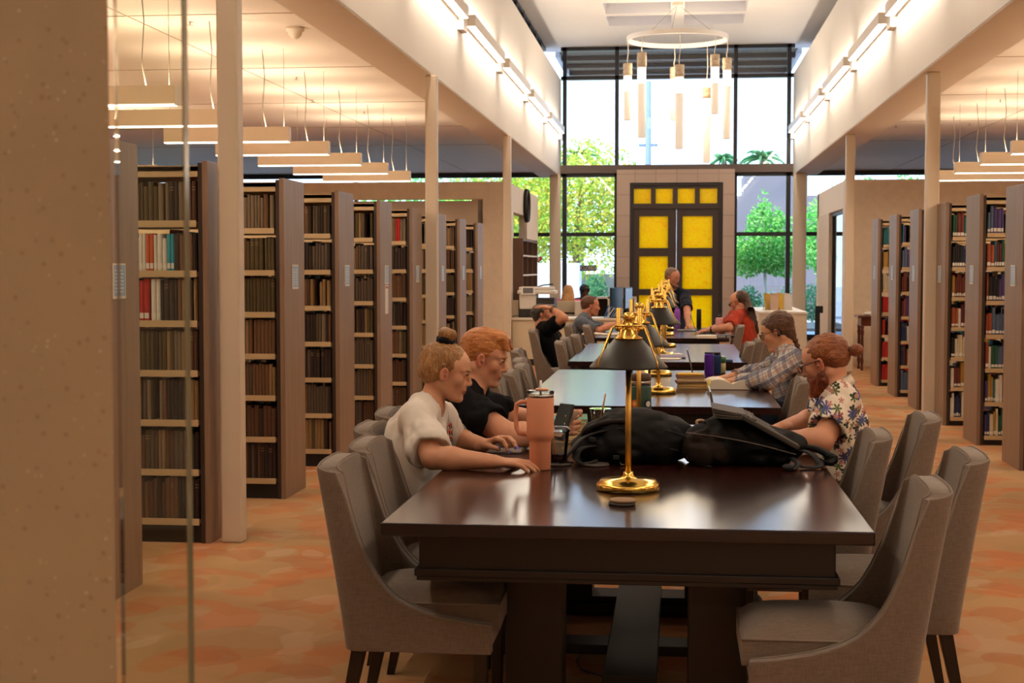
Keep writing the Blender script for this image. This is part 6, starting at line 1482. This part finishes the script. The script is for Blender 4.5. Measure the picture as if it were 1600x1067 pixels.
def sm(pts, n=5):   # smooth a polyline (Catmull-Rom)
    P = [Vector(p) for p in pts]; P = [P[0]]+P+[P[-1]]; out = []
    for i in range(1, len(P)-2):
        for k_ in range(n):
            q = k_/n; out.append(.5*((2*P[i])+(P[i+1]-P[i-1])*q+(2*P[i-1]-5*P[i]+4*P[i+1]-P[i+2])*q*q+(3*P[i]-P[i-1]-3*P[i+1]+P[i+2])*q**3))
    return out+[P[-2]]
strap(sm([(cx-.10, cy-.11, ZT+.125), (cx-.17, cy-.12, ZT+.10), (cx-.215, cy-.14, ZT+.055), (cx-.245, cy-.15, ZT+.012), (cx-.215, cy-.165, ZT+.008)]), .035, t)
strap(sm([(cx-.13, cy-.13, ZT+.07), (cx-.18, cy-.15, ZT+.06), (cx-.20, cy-.17, ZT+.03), (cx-.17, cy-.18, ZT+.006), (cx-.12, cy-.17, ZT+.02)]), .03, t)
strap(sm([(cx-.02, cy-.1, ZT+.16), (cx-.09, cy-.10, ZT+.155), (cx-.15, cy-.09, ZT+.13), (cx-.17, cy-.07, ZT+.10)]), .04, t, m_bag2, 'padded_strap', .014)
strap(sm([(cx+.20, cy-.10, ZT+.03), (cx+.23, cy-.13, ZT+.025), (cx+.25, cy-.15, ZT+.008), (cx+.30, cy-.19, ZT+.004)]), .018, t, name='webbing_tail', th=.003)
for dx, dy, dz in ((-.14, -.145, .095), (-.05, -.16, .03), (.22, -.12, .03)): fit(MB().box(cx+dx-.012, cx+dx+.012, cy+dy-.012, cy+dy+.004, ZT+dz-.008, ZT+dz+.008, m_strap).build('buckle', bevel=.003), t)
fit(MB().tube([(cx-.035, cy-.165, ZT+.012), (cx-.03, cy-.175, ZT+.004), (cx-.02, cy-.178, ZT+.006)], .003, m_zip, n=6).build('zipper_pull'), t)
# second backpack with a laptop sleeve and papers on top
c = at(1163, 715, 5.5); cx2, cy2 = c.x, 5.58
t = thing('backpack', 'charcoal and black backpack lying on the table before the man in the floral shirt', 'backpack', (cx2, cy2, ZT))
F = Field((cx2-.27, cy2-.2, ZT-.02), (cx2+.30, cy2+.24, ZT+.24), .006)
F.cap((cx2-.17, cy2-.02, ZT+.065), (cx2+.14, cy2, ZT+.045), .075, .05, 0, flat=((0, 1, 0), 1.7)); F.ell((cx2-.05, cy2, ZT+.11), (.13, .12, .07), None, .05); F.ell((cx2+.08, cy2, ZT+.075), (.16, .13, .06), None, .05); F.ell((cx2-.15, cy2-.02, ZT+.055), (.075, .13, .068), None, .03)
F.wrinkle(.010, (14, 11, 18), 9); F.plane_cut((0, 0, ZT+.001), (0, 0, -1))
zone = [lambda V: (V[:, 0] < cx2-.075-.02*np.sin(V[:, 2]*30)) & (V[:, 2] < ZT+.125)]
fit(F.build('body', m_bag, mats=[m_bag2], zone=zone), t)
seam([(cx2-.215+.40*q, cy2-.125-.012*math.sin(PI*q), ZT+.125-.075*q+.012*math.sin(PI*q)) for q in np.linspace(0, 1, 16)], .003, m_zip, 'zipper', t)
strap(sm([(cx2+.18, cy2-.06, ZT+.06), (cx2+.23, cy2-.08, ZT+.055), (cx2+.27, cy2-.10, ZT+.02), (cx2+.26, cy2-.13, ZT+.006), (cx2+.2, cy2-.14, ZT+.008)]), .032, t)
strap(sm([(cx2+.17, cy2-.1, ZT+.035), (cx2+.19, cy2-.15, ZT+.02), (cx2+.17, cy2-.19, ZT+.006), (cx2+.15, cy2-.21, ZT+.012)]), .022, t, name='webbing_tail', th=.004)
fit(MB().sphere((cx2+.15, cy2-.205, ZT+.014), (.022, .016, .012), m_strap, 12, 8).build('buckle'), t)
strap(sm([(cx2+.2, cy2-.02, ZT+.07), (cx2+.27, cy2-.03, ZT+.06), (cx2+.32, cy2-.05, ZT+.03), (cx2+.30, cy2-.08, ZT+.012)]), .05, t, m_bag, 'padded_strap', .016)
fit(MB().tube(sm([(cx2-.165, cy2+.0, ZT+.13), (cx2-.175, cy2-.0, ZT+.155), (cx2-.15, cy2, ZT+.158), (cx2-.135, cy2, ZT+.135)]), .006, plain('tan_tag', '#c3a184', .6), n=6).build('luggage_tag'), t)
m_slv = plain('grey_felt_sleeve', '#3d352d', .85, var=.08)
mt = Matrix.Translation((cx2+.085, cy2+.0, ZT+.125)) @ Matrix.Rotation(.50, 4, 'Y')
for i, (lb, cc, h_, nm) in enumerate((('grey felt laptop sleeve leaning over the charcoal backpack', m_slv, .018, 'laptop_sleeve'),)):
    o = MB().box(-.12, .12, -.15, .13, 0, h_, cc, mt).build(nm, bevel=.006, seg=3); tag(o, lb, 'sleeve')
for i in range(4):
    m2 = Matrix.Translation((cx2-.045-.004*i, cy2, ZT+.178+.0075*i)) @ Matrix.Rotation(.04*i+.06, 4, 'Y')
    o = MB().box(-.065, .085-.008*i, -.14+.004*i, .12, 0, .006, (m_slv, m_coast, m_slv, m_coast)[i], m2).build('folder', bevel=.001); tag(o, '%s of the four dark folders fanned over the charcoal backpack, counted from its zipper' % ordinal(i), 'folder', 'folders on the charcoal backpack')
# ================================================================ service area, display counter, far furniture
m_lam = plain('cream_laminate', '#c9b89c', .55, var=.03); m_toe = plain('toe_kick', '#2a1d15', .6); m_topl = plain('pale_counter_top', '#d9cfc0', .4)
t = thing('service_counter', 'long cream service counter below the printer', 'counter', (-1.5, 22.75, 0))
MB().box(-1.0, .95, -.3, .35, .1, .70, m_lam).build('body', t, bevel=.004); MB().box(-1.02, .97, -.33, .38, .70, .735, m_topl).build('worktop', t, bevel=.004); MB().box(-.96, .92, -.25, .3, 0, .1, m_toe).build('toe_kick', t)
for x in (-.35, .3): MB().box(x-.003, x+.003, -.303, -.3, .12, .69, m_toe).build('panel_joint', t)
# printer
m_pw = plain('printer_white', '#d6cfc5', .5); m_pk = plain('printer_charcoal', '#25221f', .5); m_ps = plain('printer_screen', '#4a3f3a', .25)
a = at(811, 497, 22.8); b = at(870, 497, 22.8); w = b.x-a.x; cx = (a.x+b.x)/2
t = thing('printer', 'white and black office printer on the service counter', 'printer', (cx, 22.75, .735)); h = w/2
MB().box(-h+.03, h-.08, -.2, .25, .0, .13, m_pk).build('base_unit', t, bevel=.005); MB().box(-h+.03, h-.30, -.22, .25, .13, .36, m_pw).build('body', t, bevel=.02, seg=3); MB().box(-h+.28, h-.02, -.18, .25, .13, .30, m_pk).build('output_bay', t, bevel=.004)
MB().box(-h+.24, h-.02, -.26, -.1, .19, .20, m_pw).build('paper_tray', t); MB().box(-h, h, -.24, .26, .36, .42, m_pw).build('scanner', t, bevel=.02, seg=3); MB().box(-h+.02, h-.04, -.2, .24, .42, .47, m_pw).build('scanner_lid', t, bevel=.015, seg=3)
mt = Matrix.Translation((-h+.06, -.25, .35)) @ Matrix.Rotation(-.35, 4, 'X'); c_ = MB().box(0, .22, -.012, .012, 0, .13, m_pw, mt).build('control_panel', t, bevel=.004); MB().box(.03, .19, -.014, -.012, .02, .11, m_ps, mt).build('touch_screen', c_)
MB().tube([(.0, 0, .47), (.1, -.05, .50), (.24, -.02, .51)], .012, m_pk, n=6).build('document_arm', t)
b0 = at(805, 485, 23.0); o = MB().box(-.12, .07, -.1, .1, 0, .26, m_steel).build('file_box', loc=(b0.x+.02, 22.75, .736)); tag(o, 'plain grey-beige box on the counter beside the printer', 'box')
cbx = at(805, 500, 22.5); o = MB().tube([(-.15, 0, .01), (-.08, -.04, .03), (0, 0, .012), (.08, .03, .02), (.1, .0, .06)], .006, m_cord, n=6).build('cable', loc=(cbx.x+.1, 22.52, .736)); tag(o, 'black cable lying on the counter beside the box', 'cable')
# white divider box in front of the blonde person
a = at(870, 470, 24.8); b = at(911, 470, 24.8)
t = thing('desk_divider', 'cream boxed desk divider in front of the blonde person', 'divider', ((a.x+b.x)/2, 24.8, 0)); h = (b.x-a.x)/2; zt_ = a.z
MB().box(-h, h*.45, 0, .05, 0, zt_, m_lam).build('front_panel', t, bevel=.004); MB().box(h*.45, h, -.25, .05, 0, zt_, m_topl).build('side_panel', t, bevel=.004); MB().box(-h, h, 0, .9, .72, .75, m_topl).build('desktop', t)
# low white shelf along the window
a = at(912, 463, 30.2); b = at(993, 463, 30.2); wz = a.z
t = thing('low_shelf', 'low white shelf unit beneath the closed sign', 'shelf', (0, 30.0, 0)); mb = MB(); mb.box(a.x, b.x, -.2, .3, wz-.04, wz, m_topl).box(a.x, b.x, -.2, .3, 0, .06, m_topl)
n = 4
for i in range(n+1): x = a.x+(b.x-a.x)*i/n; mb.box(x-.02, x+.02, -.2, .3, 0, wz, m_topl)
mb.build('carcass', t); MB().box(a.x, b.x, .28, .3, 0, wz, m_toe).build('back_panel', t)
# computers and leaflets on the counter
m_mon = plain('monitor_black', '#15171b', .4); m_mscr = plain('monitor_screen', '#31506a', .2)
for px, rz, lb in ((963, 1.25, 'black computer monitor seen edge-on on the service counter'), (981, 1.38, 'black computer monitor turned partly away, closest to the amber doors')):
    p = at(px, 490, 22.9); t = thing('monitor', lb, 'monitor', (p.x, 22.9, .736), rz); MB().box(-.25, .25, -.015, .015, .13, .46, m_mon).build('display', t, bevel=.004); MB().box(-.235, .235, -.017, -.015, .145, .445, m_mscr).build('screen', t); MB().cyl((0, 0, .01), (0, 0, .2), .018, m_mon).build('neck', t); MB().box(-.1, .1, -.08, .08, 0, .012, m_mon).build('foot', t)
m_bl = [plain('leaflet_blue', '#2f62b0', .5), plain('leaflet_sky', '#6fa3d6', .5), m_wht]
for i in range(7):
    p = at(944+i*2.6, 490, 22.6); mt = Matrix.Rotation(.35+.12*(i % 3), 4, 'Y'); o = MB().box(-.006, .006, -.08, .08, 0, .20-.012*i, m_bl[i % 3], mt).build('leaflet', loc=(p.x, 22.62+.03*i, .737)); tag(o, '%s leaflet leaning beside the monitors, %s from the man in grey' % (['deep blue', 'sky blue', 'white'][i % 3], ordinal(i)), 'leaflet', 'leaflets on the service counter')
t = thing('keyboard', 'dark keyboard lying before the monitors', 'keyboard', (at(972, 494, 22.6).x, 22.56, .737)); MB().box(-.18, .18, -.06, .06, 0, .015, m_mon).build('tray', t)
# bookshelf against the clock wall
m_wal2 = wood('bookshelf_walnut', '#4a3122', '#654632', .5)
t = thing('bookshelf', 'walnut bookshelf with pale shelf edges below the wall clock', 'bookshelf', (-2.4, 23.1, 0)); D = .3; Ls = 2.45
MB().box(-D, 0, 0, .03, 0, 1.97, m_wal2).build('side_panel', t, bevel=.002); MB().box(-D, 0, Ls-.03, Ls, 0, 1.97, m_wal2).build('side_panel', t); MB().box(-D, -D+.01, .03, Ls-.03, 0, 1.95, m_wal2).build('back_panel', t)
for y in (.8, 1.62): MB().box(-D+.01, -.005, y-.015, y+.015, .03, 1.95, m_wal2).build('divider', t)
zz = [.04, .42, .76, 1.08, 1.39, 1.70, 1.945]
for z in zz: MB().box(-D+.01, .002, .03, Ls-.03, z-.02, z+.005, m_topl if 1.0 < z < 1.9 else m_wal2).build('shelf', t)
nb = 0
for si, z in enumerate(zz[:5]):
    for bay in range(3):
        y = .05+bay*.8; lim = y+.62
        while y < lim and nb < 70:
            w = rnd.uniform(.03, .06); hh = rnd.uniform(.18, .26); mt_, nm = rnd.choice([(m_white, 'white'), (m_white, 'white'), (PAL_R[4], 'black'), (PAL_R[3], 'cream'), (PAL_R[6], 'rust'), (PAL_R[5], 'slate')])
            o = MB().box(-.24, -.03, y, y+w-.002, z+.0055, z+.0055+hh, mt_).build('book', loc=(-2.4, 23.1, 0)); nb += 1
            tag(o, '%s volume in the %s bay, %s of the bookshelf below the clock' % (nm, ordinal(bay), ['lowest row', 'second row up', 'third row up', 'fourth row up', 'fifth row up'][si]), 'book', '%s volumes, %s bay, row %s, below the clock' % (nm, ordinal(bay), ordinal(si))); y += w
# wall clock, seen nearly edge-on
t = thing('wall_clock', 'round dark-rimmed wall clock seen nearly edge-on', 'clock', (-2.56, 24.93, 2.55)); mx = Matrix.Rotation(PI/2, 4, 'Y')
MB().lathe((0, 0, 0), [(.24, 0), (.285, .005), (.285, .05), (.27, .075), (.235, .06), (.235, .02), (.0, .02)], m_black, n=48, mtx=mx).build('rim', t); MB().lathe((0, 0, 0), [(.235, .022), (.235, .026), (0, .026)], m_wht, n=40, mtx=mx).build('dial', t)
for an, L in ((.6, .13), (2.4, .19)): MB().box(.03, .034, -.008, .008, -.02, L, m_black, Matrix.Rotation(an, 4, 'X')).build('hand', t)
# heart sign and closed sign
m_redS = plain('signal_red', '#b3131b', .4); p = at(842, 405, 27.4)
t = thing('sign', 'small red heart sign with white letters above, at the end of the clock wall', 'sign', (p.x, 27.285, p.z)); hp = []
for q in np.linspace(0, 2*PI, 30)[:-1]: hp.append((.0068*16*math.sin(q)**3*.65, .0068*(13*math.cos(q)-5*math.cos(2*q)-2*math.cos(3*q)-math.cos(4*q))*.65))
MB().prism(hp[::-1], 0, .01, m_redS, 'y').build('heart', t); MB().box(-.03, .03, -.003, 0, -.01, .01, m_wht).box(-.01, .01, -.003, 0, -.03, .03, m_wht).build('cross', t)
def lettering(txt, size, loc, mat, parent, name='lettering', rot=(PI/2, 0, 0), ext=.001, wx=1):
    c = bpy.data.curves.new(name, 'FONT'); c.body = txt; c.size = size; c.extrude = ext; c.align_x = 'CENTER'; c.align_y = 'CENTER'; c.materials.append(mat); tmp = bpy.data.objects.new('tmp', c); COL.objects.link(tmp); bpy.context.view_layer.update(); me = bpy.data.meshes.new_from_object(tmp.evaluated_get(bpy.context.evaluated_depsgraph_get())); bpy.data.objects.remove(tmp); o = bpy.data.objects.new(name, me); COL.objects.link(o); o.parent = parent; o.location = loc; o.rotation_euler = rot; o.scale.x = wx; return o
lettering('AED', .10, (0, .0, .14), m_wht, t)
MB().box(-.12, .0, .012, .02, -.12, .2, m_clr).build('clear_plate', t)
p = at(919, 419, 30.98)
t = thing('sign', 'black sign reading CLOSED hung in the window', 'sign', (p.x, 30.982, p.z)); MB().box(-.17, .17, 0, .012, -.06, .06, m_blk2).build('board', t); lettering('CLOSED', .098, (0, -.001, 0), m_wht, t, wx=.86)
MB().box(-.155, .155, -.0005, 0, -.051, -.049, m_wht).box(-.155, .155, -.0005, 0, .049, .051, m_wht).build('border_line', t)
MB().tube([(-.12, .01, .06), (0, .01, .2), (.12, .01, .06)], .002, m_wire, n=5).build('hanging_wire', t)
# terrazzo display counter with books on stands
a = at(1186, 487, 20.0); b = at(1261, 487, 20.0)
t = thing('display_counter', 'terrazzo display counter with books standing on it', 'counter', (0, 20, 0)); MB().box(a.x, b.x, 0, 2.4, 0, a.z-.03, m_terr).build('body', t, bevel=.004); MB().box(a.x-.01, b.x+.01, -.01, 2.41, a.z-.03, a.z, m_topl).build('worktop', t, bevel=.004)
zd = a.z+.0005
for i, (px, col, nm, rz, y) in enumerate(((1202, '#b9974a', 'ochre', .25, 20.9), (1210, '#b89a86', 'beige', -.2, 20.8), (1222, '#d2a52a', 'yellow', .35, 21.2), (1231, '#c2b9b0', 'pale grey', -.1, 20.9))):
    q = at(px, 480, y); t = thing('book', '%s book propped upright on the terrazzo display counter' % nm, 'book', (q.x, y, zd), rz); mt = Matrix.Rotation(-.3, 4, 'X') @ Matrix.Rotation(.5, 4, 'Z')
    cm = cloth('display_'+nm.replace(' ', '_'), col); MB().box(-.06, .06, 0, .003, 0, .24, cm, mt).box(-.06, .06, .022, .025, 0, .24, cm, mt).box(-.06, -.057, 0, .025, 0, .24, cm, mt).build('cover', t); MB().box(-.056, .057, .004, .021, .004, .236, m_pages3, mt).build('page_block', t)
    st = thing('book_stand', 'black wire stand holding the %s book' % nm, 'book stand', (q.x, y+.02, zd), rz); MB().tube([(-.06, -.05, .004), (-.06, .1, .004), (0, .08, .15)], .004, m_black, n=5).tube([(.06, -.05, .004), (.06, .1, .004), (0, .08, .15)], .004, m_black, n=5).build('wire', st)
q = at(1190, 484, 20.3); o = MB().box(-.1, .1, -.07, .07, 0, .004, m_pages3).build('leaflet', loc=(q.x, 20.3, zd), rotz=.3); tag(o, 'pale leaflet lying flat on the terrazzo display counter', 'leaflet')
# black gate post near the glass door
q = at(1279, 500, 25.2); t = thing('bollard', 'slim black post standing before the glass door', 'post', (q.x-.02, 25.2, 0)); MB().box(-.04, .04, -.03, .03, 0, .80, m_black).build('post', t, bevel=.006); MB().box(-.04, .09, -.035, .035, .74, .86, m_black).build('head', t, bevel=.008); MB().box(-.09, .09, -.08, .08, 0, .012, m_black).build('base_plate', t)
# antique side table behind the colourful bookcases
m_mah = plain('mahogany', '#5a2a18', .3, var=.15); a = at(1343, 577, 21.9)
t = thing('side_table', 'small mahogany side table with turned legs against the terrazzo wall', 'side table', (a.x+.28, 22.15, 0))
MB().box(-.31, .31, -.26, .26, .77, .80, m_mah).build('tabletop', t, bevel=.006); MB().box(-.26, .26, -.21, .21, .65, .77, m_mah).build('apron', t)
for x in (-.24, .24):
    for y in (-.19, .19): MB().lathe((x, y, 0), [(.018, .0), (.022, .02), (.016, .05), (.02, .1), (.028, .13), (.018, .2), (.024, .35), (.02, .5), (.03, .56), (.02, .6), (.028, .63), (.028, .66)], m_mah, n=14).build('leg', t)
F = Field((-.2, -.15, -.01), (.2, .15, .1), .008); F.ell((0, 0, .02), (.14, .1, .035), None, 0); F.wrinkle(.012, (25, 25, 25), 4); F.plane_cut((0, 0, .001), (0, 0, -1)); o = F.build('cloth', m_white); o.location = (a.x+.22, 22.15, .801); tag(o, 'crumpled white cloth on the mahogany side table', 'cloth')
